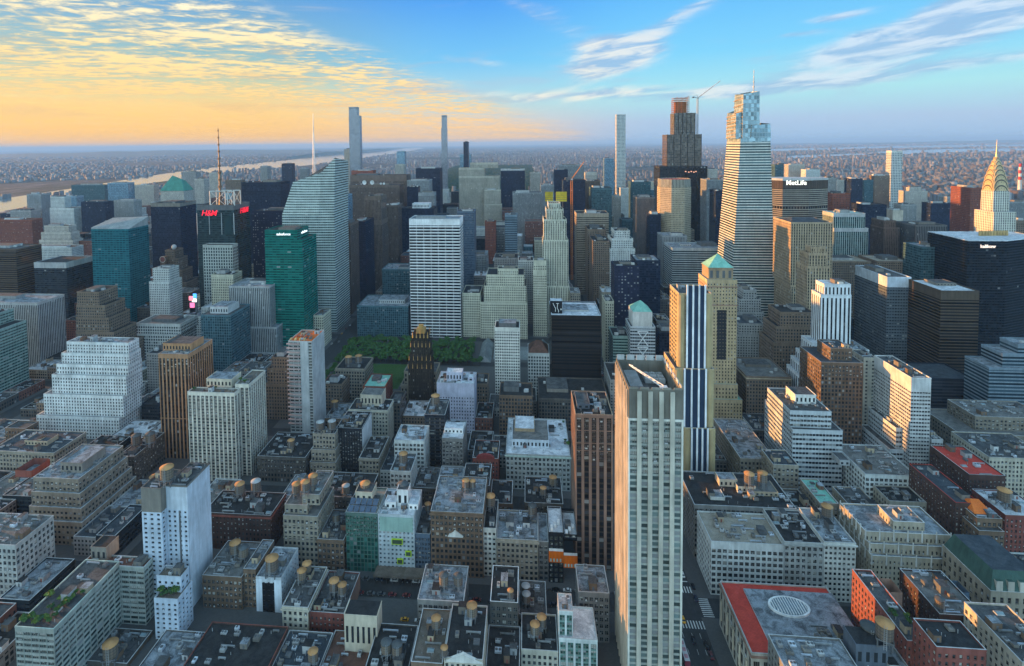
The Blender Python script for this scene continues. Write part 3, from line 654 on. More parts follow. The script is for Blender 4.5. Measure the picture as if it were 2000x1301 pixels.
B(L, 'beige loft with triple windows, left of the orange-topped house', 289, 25, [(970, 1051, 1056)], 'loftbuff', cornice=1, roof='silver', clut=1.2)
B(L, 'narrow grey house squeezed beside the black and orange one', 290, 24, [(1052, 1071, 1060)], 'loftgrey', roof='silver', clut=.4)
B(H_, 'black building with vivid orange top storeys and white roof boxes', 289, 22, [(1072, 1100, 1042), (1101, 1129, 1052, 0, 22)], 'blackorange', roof='white', clut=.6)
B(L, 'dark brown loft with flat tar roof and two small tanks behind the orange top', 322, 27, [(1025, 1100, 985)], 'loftdk', roof='tar', clut=.7)
B(L, 'wide low loft with blue-white and black roof halves, middle left', 322, 26, [(632, 739, 925)], 'loftdk', back=1, roof='tar', clut=.8)
B(L, 'brown loft with pale blue roof behind the stepped tan block', 322, 28, [(578, 631, 930)], 'loftbrown', back=1, roof='silver', clut=.6)
B(L, 'narrow grey stone loft with rooftop greenhouse, left of flat grey roofs', 334, 22, [(762, 803, 922)], 'stonelt', roof='grey', clut=.6)
B(L, 'flat grey-roofed low building right of the greenhouse loft', 338, 23, [(805, 852, 955)], 'loftdk', roof='grey', clut=.7)
B(L, 'low loft with white shed roofs between flat grey roof and tank roof', 329, 21, [(853, 900, 950)], 'loftgrey', roof='silver', clut=1.2)
B(L, 'low dark loft with white rear parapet and two tan tanks', 326, 24, [(902, 956, 950)], 'loftdk', roof='tar', clut=.8)
B(L, 'dark loft carrying one big tan tank, right of the brown ornamented loft', 325, 24, [(957, 1000, 985)], 'loftbrown', roof='tar', clut=.5)
# --- left part, behind the hotel
B(O, 'big brown office block of stepped terraces, white-blinded windows, left', 296, 48, [(53, 160, 1020), (57, 158, 993), (61, 156, 964), (65, 153, 936)], 'office14', st=2.2, roof='silver', pent=[(118, 160, 905, 14, 20, 'taupe', 'silver'), (30, 62, 932, 14, 14, 'red', 'silver')], clut=.7)
B(O, 'low office with light blue roof at the left edge', 285, 20, [(-60, 52, 1050)], 'loftgrey', roof='silver')
B(L, 'brown masonry building with dark blue slab roof, left edge', 352, 30, [(-20, 105, 884)], 'loftbuff', roof='slate', pent=[(48, 92, 862, 10, 10, 'buff', 'slate')], cornice=1)
B('masonry_tower', 'round-topped brown masonry turret behind the dark blue slab roof', 388, 12, [(10, 50, 838)], 'loftbrown', cat='tower', roof='grey', clut=0)
B(O, 'narrow brown office with dark glass front below the white stepped block', 356, 34, [(231, 262, 893)], 'loftdk', roof='tar', sb=0)
B(L, 'dark low loft under the cream balcony tower with tanks on black roof', 300, 26, [(398, 528, 1006)], 'dkbrick', roof='tar', cornice='red', clut=1.)
B(O, 'white terraced ziggurat office block with many setbacks, left', 415, 42, [(71, 232, 815), (85, 240, 773), (101, 246, 735), (110, 250, 714), (120, 252, 692), (130, 251, 670, 12, 22)], 'zig', st=2.6, roof='silver', clut=.6, win='sash', pent=[(131, 170, 680, 15, 10, 'dkgrey', 'grey')])
B(T_, 'orange-brown pier tower with brick rooftop house, left of centre', 392, 34, [(309, 367, 693)], 'pierorange', rs=.35, cap=3, belts=(52,), roof='silver', pent=[(318, 372, 672, 8, 18, 'orange', 'grey')], win='pair', coping='ltgrey')
B('apartment_tower', 'cream rounded balcony apartment tower with rooftop garden, left of centre', 366, 34, [(366, 458, 768)], 'aptcream', rs=.3, cap=2, roof='deck', pent=[(403, 452, 741, 10, 14, 'cream', 'silver')], win='triple', clut=.5)
B('apartment_wing', 'recessed right wing of the cream balcony apartment tower', 374, 26, [(459, 486, 752)], 'aptcream', rs=.3, cap=2, roof='deck', clut=.3)
B(L, 'dark grey paired lofts with tall window bays left of the tan setback loft', 368, 34, [(503, 596, 894)], 'loftdk', cornice=1, roof='tar', clut=1.1)
B(L, 'tan setback loft carrying two white tanks', 372, 28, [(605, 655, 905), (608, 655, 880), (611, 654, 848)], 'loftbuff', roof='tar', clut=.4)
B(O, 'dark vertically striped office with a white party wall on its right', 384, 26, [(657, 707, 838)], 'stripedk', roof='tar', sb=1, sbc='white')
B(L, 'low loft with arched top windows and black roof', 368, 30, [(701, 740, 897)], 'loftbuff', cornice=1, roof='tar', clut=.6)
B(O, 'white cream loft with paired windows, left of the navy striped tower', 366, 26, [(770, 828, 862)], 'whiteloft', roof='white', clut=1.)
B(O, 'dark navy horizontally striped office carrying a wooden tank', 388, 26, [(829, 869, 812)], 'navystripe', roof='grey', clut=.6)
B(O, 'slim grey building with bright windows and white penthouse roof', 372, 26, [(863, 904, 858)], 'loftgrey', roof='white', clut=.5, pent=[(868, 904, 838, 8, 10, 'white', 'white')])
B(L, 'small red building with an arched red gable', 366, 24, [(923, 973, 897)], 'redbrick', roof='tar', clut=.6)
B(O, 'wide stone department store with white terrace roof and roof garden', 372, 52, [(988, 1114, 890)], 'stonelt', roof='white', cornice='palegreen', pent=[(1005, 1044, 838, 22, 20, 'tan', 'white'), (1000, 1072, 860, 10, 30, 'bluew', 'gravel')], clut=.3)
B(T_, 'pink-brown granite tower with dark glass bays, left neighbour of the striped tower', 300, 30, [(1122, 1197, 812)], 'pinkpier', rs=.5, belts=(9, 16.5, 21), roof='tar', win='triple', pent=[(1127, 1152, 790, 8, 16, 'slate', 'grey')], coping='sand')
B(T_, 'tall pale stone tower of four piers and banded bay windows, in the foreground', 226, 34, [(1227, 1335, 822)], 'langham', rs=.5, cap=.2, roof='silver', win='triple', clut=0, most=100)
B(T_, 'white and blue ribbed tower with golden brick rounded corners', 368, 34, [(1337, 1397, 838), (1318, 1394, 722, 3, 30), (1326, 1390, 575, 6, 24)], 'strip425', roof='grey', clut=.4, win='pair')
B(T_, 'tan masonry tower crowned by a pale green copper pyramid', 468, 30, [(1390, 1450, 782), (1384, 1441, 752), (1381, 1440, 548, 5, 24)], 'tan10', roof='copper', clut=0, cap=2)
# --- east of the avenue
B(O, 'white loft with arched roof parapet on the avenue corner, rooftop ducts', 287, 25, [(1389, 1531, 1063)], 'whiteloft', roof='tan', win='quad', clut=1.3, cap=3)
B(O, 'long dark-roofed block behind the white corner loft, cream rooftop houses', 314, 34, [(1356, 1556, 992)], 'loftgrey', roof='tar', clut=.6, pent=[(1405, 1440, 938, 20, 8, 'cream', 'silver'), (1441, 1476, 952, 15, 9, 'cream', 'grey'), (1388, 1416, 972, 6, 8, 'offw', 'silver'), (1466, 1520, 962, 12, 12, 'buff', 'gravel')])
B(O, 'grey-cream loft with arched top storey and green rooftop coolers', 287, 27, [(1532, 1609, 1062)], 'stonelt', roof='tar', cornice=1, win='pair')
B(O, 'cream gridded loft with wide windows, right end of its row', 287, 28, [(1610, 1672, 1062)], 'gridwhite', roof='silver', win='triple', cornice=1)
B(L, 'low tan house with black roof behind the arched-top loft', 318, 26, [(1558, 1600, 1010)], 'loftbuff', roof='tar', clut=.5)
B(L, 'low loft with green mossy roof and tank, behind the cream gridded loft', 322, 24, [(1601, 1638, 985)], 'loftbuff', roof='copper', clut=.6)
B(A_, 'cream art deco block with stepped crown and white-capped parapets', 289, 30, [(1702, 1878, 1092), (1698, 1869, 1068), (1690, 1857, 1044), (1745, 1806, 1022, 8, 14)], 'artdeco', st=2.4, roof='silver', coping='white', win='pair', clut=.6, most=100)
B(A_, 'cream west wing with long sunlit roof edge behind the art deco crown', 322, 28, [(1676, 1735, 1010)], 'artdeco', roof='grey', clut=.8)
B(L, 'yellow-cream loft with a dark cluttered roof behind the art deco block', 334, 26, [(1737, 1811, 982)], 'loftcream', roof='tar', pent=[(1747, 1800, 938, 18, 10, 'offw', 'grey')])
B(A_, 'long narrow red brick building with a green planted roof terrace', 216, 38, [(1771, 1815, 1256)], 'redbrick', roof='grey', clut=.5, pent=[(1737, 1762, 1185, 26, 8, 'pinkb', 'silver')])
B(A_, 'dark brick apartment house with U-shaped court and glass roof house', 236, 26, [(1835, 1925, 1205)], 'dkbrick', roof='gravel', clut=.8, pent=[(1860, 1893, 1168, 14, 7, 'blueg', 'slate')])
B(A_, 'cream apartment wing with a blue roof cover at the right edge', 206, 28, [(1996, 2090, 1300)], 'loftcream', roof='grey', clut=.6)
B(L, 'small red brick house with an open black roof pit, bottom right', 203, 18, [(1829, 1927, 1270)], 'redbrick', roof='tar', clut=.2)
B('palazzo_store', 'columned stone palazzo with a red tiled roof border and oval skylight', 228, 40, [(1406, 1614, 1143)], 'tiffany', back=1, roof='redtile', cat='building', clut=0, cornice='pinkb', win='triple', cap=2.5)
B(L, 'low building with bright blue-white roof and boxed tanks, bottom right', 206, 28, [(1640, 1716, 1222)], 'loftbuff', back=1, roof='silver', clut=.2, pent=[(1672, 1735, 1262, 8, 9, 'slate', 'tar')])
B(L, 'low cluttered rooftop of ducts and coolers below the palazzo', 190, 31, [(1500, 1640, 1246)], 'loftgrey', back=1, roof='silver', clut=1.8)
B(L, 'dark grey beaux-arts block with green mansard roof, right edge', 256, 30, [(1935, 2040, 1160)], 'stoneba', roof='copper', clut=0, win='sash')
B(A_, 'brown setback apartment house topped by a bright orange hip roof', 300, 34, [(1912, 1962, 1040), (1908, 1958, 1015, 4, 26)], 'loftbrown', roof='grey', clut=.2)
B('clubhouse', 'dark red brick block under a flat bright red roof, upper house', 352, 34, [(1893, 1964, 930)], 'dkbrick', roof='redtile', cat='building', clut=.15, cap=2.5)
B('clubhouse_wing', 'long dark brick wing with curved red roof strip left of the red roof', 312, 38, [(1865, 1915, 985)], 'dkbrick', roof='slate', cat='building', coping='redtile', clut=.2)
B(L, 'white-roofed brick house with tank right of the orange hip roof', 318, 24, [(1964, 2050, 1010)], 'redbrick', roof='white', clut=.6)
B(O, 'beige stepped office block at the right edge above the red roofs', 384, 34, [(1932, 2060, 897)], 'loftcream', roof='grey', clut=.6)
B(A_, 'sprawling tan brick apartment block with terraces, right edge', 420, 40, [(1875, 2050, 852), (1905, 2050, 817, 8, 28)], 'office14', roof='gravel', clut=.7)
B(O, 'dark brick long building with blue-white skylit roof, west wall in shade', 374, 56, [(1446, 1514, 898)], 'loftbuff', roof='silver', clut=.9)
B(O, 'white banded mid-rise with a steel-framed roof cage', 372, 44, [(1548, 1646, 842), (1543, 1624, 805, 4, 36)], 'ribbonwhite', roof='grey', pent=[(1553, 1594, 772, 16, 14, 'offw', 'grey')], clut=.6)
B(O, 'low yellow-brick house before the white banded mid-rise', 352, 18, [(1510, 1560, 910)], 'loftbuff', roof='slate', clut=.5)
B(L, 'wide low block with grey terrace roof right of the white banded mid-rise', 350, 36, [(1690, 1792, 930)], 'whiteloft', roof='gravel', clut=1.2, pent=[(1640, 1660, 900, 10, 10, 'grey', 'grey')])
B(O, 'thin white slab office with ribbon windows and blank white end wall', 398, 42, [(1780, 1819, 740)], 'ribbonE39', roof='grey', cap=9, clut=.5, win='quad')
B('office_podium', 'stepped white lower wing at the foot of the thin white slab', 396, 18, [(1820, 1853, 905), (1820, 1842, 860)], 'ribbonE39', roof='grey', cat='building', clut=.3, win='quad')
B('office_podium', 'grey terraced podium west of the thin white slab', 404, 36, [(1738, 1777, 880), (1750, 1777, 838)], 'ribbonwhite', roof='grey', cat='building', clut=.2, free=1)
B(O, 'beige slab with a green glass strip left of the thin white slab', 452, 30, [(1687, 1712, 700)], 'slabtan', roof='grey', clut=.4)
B(O, 'dark brown mansarded office tower with many small windows', 432, 34, [(1604, 1686, 710), (1622, 1664, 682, 6, 20)], 'loftbrown', roof='slate', clut=.6)
B(O, 'small white office beside the dark mansarded tower', 470, 24, [(1666, 1698, 685)], 'ribbonwhite', roof='silver')
# --- middle distance, left to right
B(O, 'green banded glass office cut by the left edge', 470, 36, [(-130, -14, 648), (-130, -34, 622)], 'greenband')
B(T_, 'grey tower of close vertical fins at the left edge', 548, 36, [(-90, 73, 592)], 'fins', cap=2)
B(T_, 'brown stepped masonry tower right of the finned grey tower', 520, 36, [(148, 235, 680), (148, 222, 650), (148, 212, 622), (149, 205, 598), (150, 193, 572)], 'brownbr', st=1.5)
B(O, 'wide low stone block with columned attic behind the white ziggurat', 556, 36, [(257, 345, 654), (265, 352, 634)], 'stonelt', flat=1)
B(O, 'small grey windowed block left of the orange-brown pier tower', 500, 30, [(286, 311, 692)], 'greyfar')
B(O, 'dark shadowed block between white ziggurat and orange-brown tower', 440, 30, [(276, 310, 792)], 'stripedk', flat=1)
B(O, 'grey-green glass office with cooling plant behind the orange-brown tower', 548, 46, [(392, 450, 617)], 'lowteal', roof='grey', pent=[(410, 445, 600, 8, 24, 'ltgrey', 'silver')])
B(T_, 'pale grey finned tower with white setbacks at its foot', 590, 44, [(480, 553, 690), (448, 540, 640), (447, 526, 561)], 'fins', st=1.5)
B(T_, 'beige slab with one white edge before the stone-gridded tower', 640, 22, [(412, 455, 538)], 'creamtw', cap=3)
B(T_, 'slender white apartment tower before the stepped clock building', 632, 26, [(291, 330, 552), (298, 330, 526, 3, 20)], 'whitest')
B(T_, 'teal glass tower with slanted grey crown at left', 690, 40, [(178, 250, 449)], 'teal7', cap=0, clut=0)
B(O, 'dark glass office with grey screened top at far left', 690, 46, [(66, 129, 514)], 'dkglass', cap=7, capc='grey', clut=0)
B(O, 'dark brown block cut by the left edge', 690, 40, [(-60, 31, 488)], 'bronze')
B(T_, 'dark slab tower with flared concrete crown below the green pyramid', 850, 44, [(294, 351, 398)], 'navyslab', cap=5, capc='taupe', clut=.5)
B(T_, 'brown stepped building with round clock and glass globe', 812, 34, [(298, 374, 610), (300, 370, 578), (306, 364, 552), (312, 356, 528), (317, 348, 506), (322, 341, 490)], 'brownbr', st=1.6, clut=0)
B(T_, 'dark glass tower wearing big red rooftop letters and a mast', 720, 44, [(384, 456, 402)], 'glass4ts', cap=6, capc='dkgrey', clut=0, free=1)
B('gridded_building', 'pale stone gridded front below the red-lettered glass tower', 704, 14, [(396, 454, 480)], 'stonegrid', cat='building', cap=2, free=1, clut=0)
B(T_, 'dark striped hotel tower left of the crystal glass tower', 1000, 40, [(471, 548, 357)], 'navyslab', cap=3)
B(T_, 'near-black tower with white lit stripes behind the green lettered one', 810, 34, [(492, 555, 413)], 'dotted')
B(T_, 'emerald green glass tower with white lettering on its crown', 607, 44, [(517, 590, 470), (517, 580, 451, .4, 34)], 'salesf', cap=1, free=1)
B(T_, 'grey-brown vertical pier tower right of the crystal tower', 780, 40, [(661, 684, 438)], 'brownslab', cap=3)
B(T_, 'dark slab tower beside the grey-brown pier tower', 840, 50, [(688, 713, 434)], 'navyslab')
B(T_, 'brown tower with arched crown and white bay lines', 905, 40, [(710, 746, 432), (712, 744, 384)], 'brownslab', cap=6)
B(T_, 'dark and grey slab right of the arched brown tower', 980, 40, [(746, 778, 402)], 'brownslab', cap=2)
B(T_, 'huge brown slab with white dishes on the roof', 1200, 44, [(682, 780, 362)], 'brownslab', cap=5)
B(T_, 'taller brown slab behind the dish-topped slab', 1290, 44, [(684, 794, 343)], 'brownslab', cap=14)
B(T_, 'reddish box-topped tower at the top of the brown slabs', 1380, 30, [(686, 728, 334)], 'redfar', cap=3)
B(T_, 'grey gridded office tower right of the brown slabs', 1160, 40, [(795, 838, 353)], 'greyslab')
B(T_, 'black slab behind the grey gridded office tower', 1260, 40, [(812, 859, 330)], 'navyslab')
B(T_, 'short grey tower with a small red sign', 1080, 24, [(817, 848, 377)], 'greyslab', cap=6)
B(T_, 'slim dark grey tower left of the red-signed one', 1080, 24, [(795, 816, 366)], 'navyslab')
B(T_, 'broad black office with white rooftop machinery', 1010, 44, [(784, 847, 408)], 'navyslab', pent=[(805, 838, 398, 8, 26, 'white', 'white')])
B(T_, 'gleaming white gridded slab tower with black window slots', 690, 36, [(799, 898, 429)], 'grace', cap=7.5, roof='silver', pent=[(812, 870, 423, 14, 14, 'grey', 'silver')])
B(O, 'low teal glass office facing the park trees', 690, 52, [(697, 797, 599)], 'lowteal', roof='silver', pent=[(740, 790, 586, 14, 26, 'ltgrey', 'silver')])
B(O, 'dark green-grey office behind the low teal one', 775, 40, [(746, 802, 527)], 'lowteal')
B(T_, 'limestone slab tower of rising vertical setbacks', 1240, 34, [(896, 975, 345), (896, 946, 329, 2, 30), (918, 972, 319, 6, 24)], 'lime30', cap=3, clut=0)
B(T_, 'lower limestone shoulder right of the vertical setback tower', 1226, 24, [(946, 980, 400), (946, 978, 372)], 'lime30')
B(T_, 'dark faceted glass tower beside the white gridded slab', 800, 30, [(893, 926, 414)], 'bluegl')
B(T_, 'slim red brick tower under the limestone shoulder', 1020, 20, [(947, 968, 434)], 'redfar')
B(T_, 'teal striped tower left of the broad grey slab', 905, 26, [(986, 1010, 421)], 'bluestep')
B(T_, 'broad grey finned slab tower left of the yellow netting', 1120, 34, [(1001, 1058, 377)], 'greyslab')
B(T_, 'navy glass box tower with pale top edge', 1500, 34, [(978, 1025, 331)], 'navyslab', cap=3, capc='ltgrey')
B(T_, 'pale windowed tower right of the navy glass box', 1520, 24, [(1035, 1056, 338)], 'aptfar')
B(T_, 'small navy tower left of the orange crane', 1480, 24, [(1082, 1109, 332)], 'navyslab')
B(T_, 'wide pale grey slab far behind the orange crane', 1740, 30, [(1092, 1141, 323)], 'greyslab')
B(T_, 'black tower under construction behind the orange crane', 1040, 40, [(1100, 1143, 353)], 'navyslab')
B(T_, 'purple-brown office right of the black crane-side tower', 1130, 40, [(1141, 1172, 354)], 'brownslab')
B(T_, 'tan tower with flat teal roof behind the purple-brown office', 1420, 26, [(1143, 1166, 338)], 'aptfar', roof='copper', cap=5)
B(T_, 'dark green glass tower with one sunlit yellow side', 1060, 40, [(1155, 1195, 368)], 'tealfar', cap=3)
B(O, 'tan ribbon-windowed office behind the avenue canyon', 900, 40, [(1126, 1189, 418)], 'tanrib', cap=4)
B(O, 'brown brick block with bright cornice along the avenue', 800, 50, [(1158, 1194, 472)], 'brownbr')
B(O, 'older brown block behind the bright-corniced one', 862, 40, [(1148, 1184, 449)], 'brownbr')
B(T_, 'white wedding-cake tower of scalloped setbacks', 800, 36, [(1188, 1240, 487), (1194, 1236, 467), (1200, 1230, 452)], 'whitest', st=3)
B(T_, 'navy brick tower with a bright blue edge and white-lit windows', 622, 26, [(1200, 1249, 521)], 'dotted')
B(O, 'plain black box right of the blue-edged tower', 690, 36, [(1242, 1290, 510)], 'navyslab', roof='silver')
B(T_, 'broad horizontally striped glass office right of the black box', 774, 46, [(1313, 1412, 486)], 'stripe14', cap=3, roof='silver', pent=[(1330, 1350, 478, 18, 10, 'ltgrey', 'silver'), (1370, 1400, 476, 18, 22, 'dkgrey', 'grey')])
B(O, 'pale grey blank block behind the striped office', 828, 34, [(1294, 1342, 462)], 'greyslab', roof='silver')
B(T_, 'dark slab left of the sunlit octagonal tower', 900, 26, [(1269, 1291, 420)], 'navyslab')
B(T_, 'dark pier tower with fine vertical lines', 1000, 34, [(1243, 1279, 386)], 'finsdk', cap=2)
B(T_, 'teal-black tower with glass screen top', 1300, 34, [(1232, 1271, 356)], 'tealfar')
B(T_, 'white round-topped slender tower', 1290, 18, [(1212, 1228, 368)], 'whitest')
B(T_, 'stone tower left of the white round-topped one', 1180, 22, [(1197, 1213, 384)], 'aptfar')
B(T_, 'pale tower just left of the tall white gridded pencil tower', 1560, 20, [(1180, 1199, 310)], 'bluefar')
B(T_, 'tall white gridded pencil tower', 1851, 22, [(1204, 1222, 224)], 'whitegrid', cap=0, clut=0)
B(T_, 'grey slab with dark crown windows left of the tapering glass tower', 1000, 34, [(1380, 1413, 352)], 'greyslab')
B(T_, 'striped pale tower behind the dark-crowned slab', 1500, 22, [(1384, 1402, 331)], 'aptfar')
B(T_, 'dark blue slab at the left foot of the tapering glass tower', 880, 30, [(1398, 1416, 374)], 'navyslab')
B(T_, 'big tan office block with arched attic and dark hip roof', 625, 42, [(1545, 1627, 560), (1545, 1627, 436, 1, 44)], 'lincoln', roof='slate', clut=0)
B(T_, 'gothic brown setback tower glowing orange on its west side', 556, 26, [(1566, 1622, 640), (1577, 1621, 522), (1580, 1614, 497, 3, 18), (1584, 1610, 484, 6, 10)], 'lincoln', clut=0)
B(T_, 'grey-green glass tower with arched cornice windows', 780, 38, [(1629, 1696, 447), (1628, 1690, 418, 5, 28)], 'twogc', cap=4, capc='ltgrey', roof='palegreen')
B(T_, 'dark red brick tower above the arched grey-green one', 1010, 36, [(1626, 1661, 379)], 'redfar')
B(T_, 'navy glass tower right of the red brick one', 1320, 28, [(1663, 1685, 350)], 'navyslab')
B(T_, 'dark tower left of the slender white gridded one', 1420, 26, [(1688, 1706, 352)], 'tealfar')
B(T_, 'slender white gridded tower rising alone at right', 1620, 22, [(1741, 1763, 295)], 'whitegrid', cap=4, clut=0)
B(T_, 'warm tan apartment slab right of the slender white tower', 1420, 24, [(1768, 1812, 374), (1776, 1800, 367, 4, 12)], 'aptfar')
B(T_, 'brown apartment slabs left of the slender white tower', 1480, 24, [(1708, 1738, 344)], 'brownbr')
B(T_, 'navy office below the slender white tower', 960, 34, [(1686, 1732, 401)], 'navyslab')
B(O, 'cream blank-sided block below the slender white tower', 1000, 26, [(1744, 1764, 412)], 'slabtan', cap=30)
B(T_, 'brown and blue glass tower in front of the navy office', 820, 30, [(1726, 1757, 446), (1726, 1750, 432, 1, 28)], 'brownslab')
B(O, 'low grand brown stone station block', 730, 40, [(1626, 1702, 512)], 'brownbr', roof='tan')
B(O, 'lower brown stone block with dark columns right of the station block', 722, 40, [(1714, 1779, 512)], 'brownbr', roof='tan')
B(T_, 'dark rounded striped tower at right', 800, 40, [(1788, 1850, 441)], 'finsdk')
B(O, 'low teal glass block left of the black faceted tower', 690, 36, [(1800, 1851, 484)], 'tealfar', roof='silver')
B(T_, 'slab with a bright orange sunlit flank beside the silver spire tower', 1000, 44, [(1896, 1918, 368)], 'redfar')
B(T_, 'white ribbed tower stepping down to the left', 472, 24, [(1562, 1640, 736), (1568, 1642, 716), (1576, 1645, 699), (1585, 1650, 672), (1604, 1667, 578), (1610, 1662, 557)], 'whiteblack', st=1.2, cap=2, flat=1, roof='white')
B(O, 'brown stone stepped block below the gothic orange-lit tower', 520, 32, [(1511, 1602, 672), (1516, 1600, 640), (1524, 1592, 612)], 'brownbr', st=2)
B(O, 'arcaded brown office with flat roof behind the tan green-capped tower', 476, 44, [(1458, 1546, 738)], 'brownbr', roof='gravel', cornice='buff', flat=1)
B(O, 'grey mansarded office right of the tan green-capped tower', 556, 34, [(1440, 1497, 655), (1443, 1494, 634)], 'greyfar', roof='slate')
B(T_, 'grey dome-shouldered stone tower right of the tan pyramid', 600, 28, [(1438, 1492, 612), (1444, 1486, 586), (1452, 1478, 568)], 'greyfar', st=2)
B(T_, 'white-topped slab with broad sunlit cream flank', 590, 56, [(1733, 1780, 543)], 'slabdk', cap=10, capc='bluew', roof='grey')
B(T_, 'dark bronze ribbon-window tower with white roof deck', 545, 52, [(1838, 1913, 570)], 'bronze', cap=8, roof='white', pent=[(1830, 1868, 554, 22, 18, 'taupe', 'grey')])
B('tower_podium', 'dark terraced podium with green roofs below the bronze tower', 500, 40, [(1816, 1930, 800), (1820, 1905, 742)], 'navystripe', cat='building', roof='slate', flat=1, clut=0)
B(O, 'blue-grey glass office of stepped terraces at the right edge', 474, 40, [(1932, 2080, 722), (1958, 2080, 694), (1988, 2080, 676)], 'bluestep', flat=1, st=4)
# park side, north of the low lofts
B(O, 'brown loft with bracketed cornice and tanks before the park', 500, 30, [(655, 712, 722)], 'loftbuff', cornice=1, flat=1)
B(L, 'older brown loft stepping down left of the bracketed one', 478, 26, [(629, 668, 752)], 'brownbr', flat=1)
B(L, 'dark red house with blue-green roof beside the lawn', 470, 28, [(709, 752, 757)], 'redfar', roof='copper', flat=1)
B(L, 'low dark loft in shadow south of the lawn', 440, 24, [(757, 781, 790)], 'loftdk', flat=1)
B(O, 'cream stone office with big lift house, middle left', 420, 30, [(681, 757, 802)], 'loftcream', pent=[(704, 745, 772, 8, 14, 'cream', 'gravel')], cornice=1)
B(O, 'brown stepped brick hotel left of the concrete frame tower', 458, 32, [(519, 566, 752), (522, 566, 722), (530, 566, 700)], 'brownbr', flat=1, st=1.5)
B('construction_tower', 'bare concrete tower under construction with red-orange top deck', 424, 28, [(563, 609, 668)], 'concrete', roof='orangeroof', cat='tower', sb=1, sbc='ltgrey', rs=.3, clut=.4, cap=.2)
B('clubhouse', 'tan stone clubhouse with tall arched windows and roof pavilion', 500, 30, [(783, 854, 753), (789, 852, 728, 2, 24)], 'stoneba', cornice=1, flat=1, cat='building', roof='grey')
B(H_, 'lavender-white tower with small square windows and white crown', 446, 24, [(853, 926, 750)], 'lav', cap=11, roof='white', pent=[(872, 902, 728, 6, 10, 'lav', 'white'), (914, 925, 738, 6, 8, 'lav', 'white')])
B(T_, 'black brick tower with gilded stepped crown before the park', 484, 18, [(797, 842, 712), (799, 841, 696), (802, 839, 670), (806, 835, 654)], 'black_brick', st=1.4, flat=1, clut=0)
B(O, 'brown office behind the lavender tower', 476, 24, [(926, 952, 752)], 'brownbr', flat=1)
B('library', 'long low grey stone library with pitched roofs beside the park', 600, 60, [(930, 1078, 712)], 'greyfar', cat='building', roof='slate', clut=0)
B(T_, 'white square-gridded narrow tower with dark rooftop box', 508, 22, [(966, 1015, 642)], 'gridwhite', flat=1, pent=[(974, 1008, 632, 4, 14, 'dkgrey', 'silver')], cap=3)
B(L, 'small stone house with red hipped roof left of the black office', 522, 26, [(1031, 1073, 692)], 'stonelt', flat=1, clut=0)
B(T_, 'near-black office tower with pale roof frame and sign box', 522, 48, [(1077, 1174, 618)], 'hsbc', roof='white', cap=1.5, coping='bluew', pent=[(1100, 1150, 606, 16, 22, 'ltgrey', 'silver')])
B(O, 'low dark flat building south of the near-black office', 455, 44, [(1052, 1190, 782)], 'loftdk', roof='tar', flat=1)
B(L, 'low brown lofts behind the department store', 440, 26, [(975, 1040, 775)], 'loftbrown', flat=1)
B(T_, 'white office with cross-braced front and small green pyramid', 532, 26, [(1231, 1280, 640)], 'ribbonwhite', flat=1, clut=0, free=1)
B(O, 'pale green banded block left of the cross-braced office', 545, 28, [(1197, 1230, 658)], 'greenband', flat=1)
B(O, 'small dark cube right of the cross-braced office', 552, 26, [(1288, 1322, 652)], 'navyslab')
B(O, 'low pale building south of the cross-braced office', 470, 40, [(1192, 1262, 745)], 'greyfar', flat=1)
B(O, 'narrow tan building left of the navy dotted tower', 600, 26, [(1182, 1199, 590)], 'creamtw')
B(O, 'grand cream stepped office with twin roofs right of the white grid', 690, 44, [(938, 1030, 592), (945, 1028, 560), (950, 1024, 538), (972, 1012, 526, 8, 16)], 'creamtw', st=2)
B(O, 'cream arcaded office against the white gridded slab', 694, 40, [(903, 938, 574)], 'creamtw')
B(T_, 'narrow cream tower with dark flat crown', 688, 30, [(1041, 1068, 530), (1042, 1067, 510, .5, 22)], 'creamtw', cap=5)
B(O, 'pale grey blank slab behind the narrow cream tower', 750, 28, [(1012, 1042, 510)], 'whitest')
B(T_, 'tall cream stepped tower with white ridged crown on the avenue', 712, 34, [(1058, 1112, 560), (1060, 1110, 470), (1062, 1106, 430), (1067, 1100, 410), (1071, 1094, 398)], 'cream500', st=1.6, clut=0)
B(L, 'low grey stone building behind the cream stepped office', 800, 34, [(965, 1012, 505)], 'greyfar')
B(L, 'white-roofed low building left of the red slim tower', 840, 40, [(905, 950, 500)], 'greyfar', roof='silver')
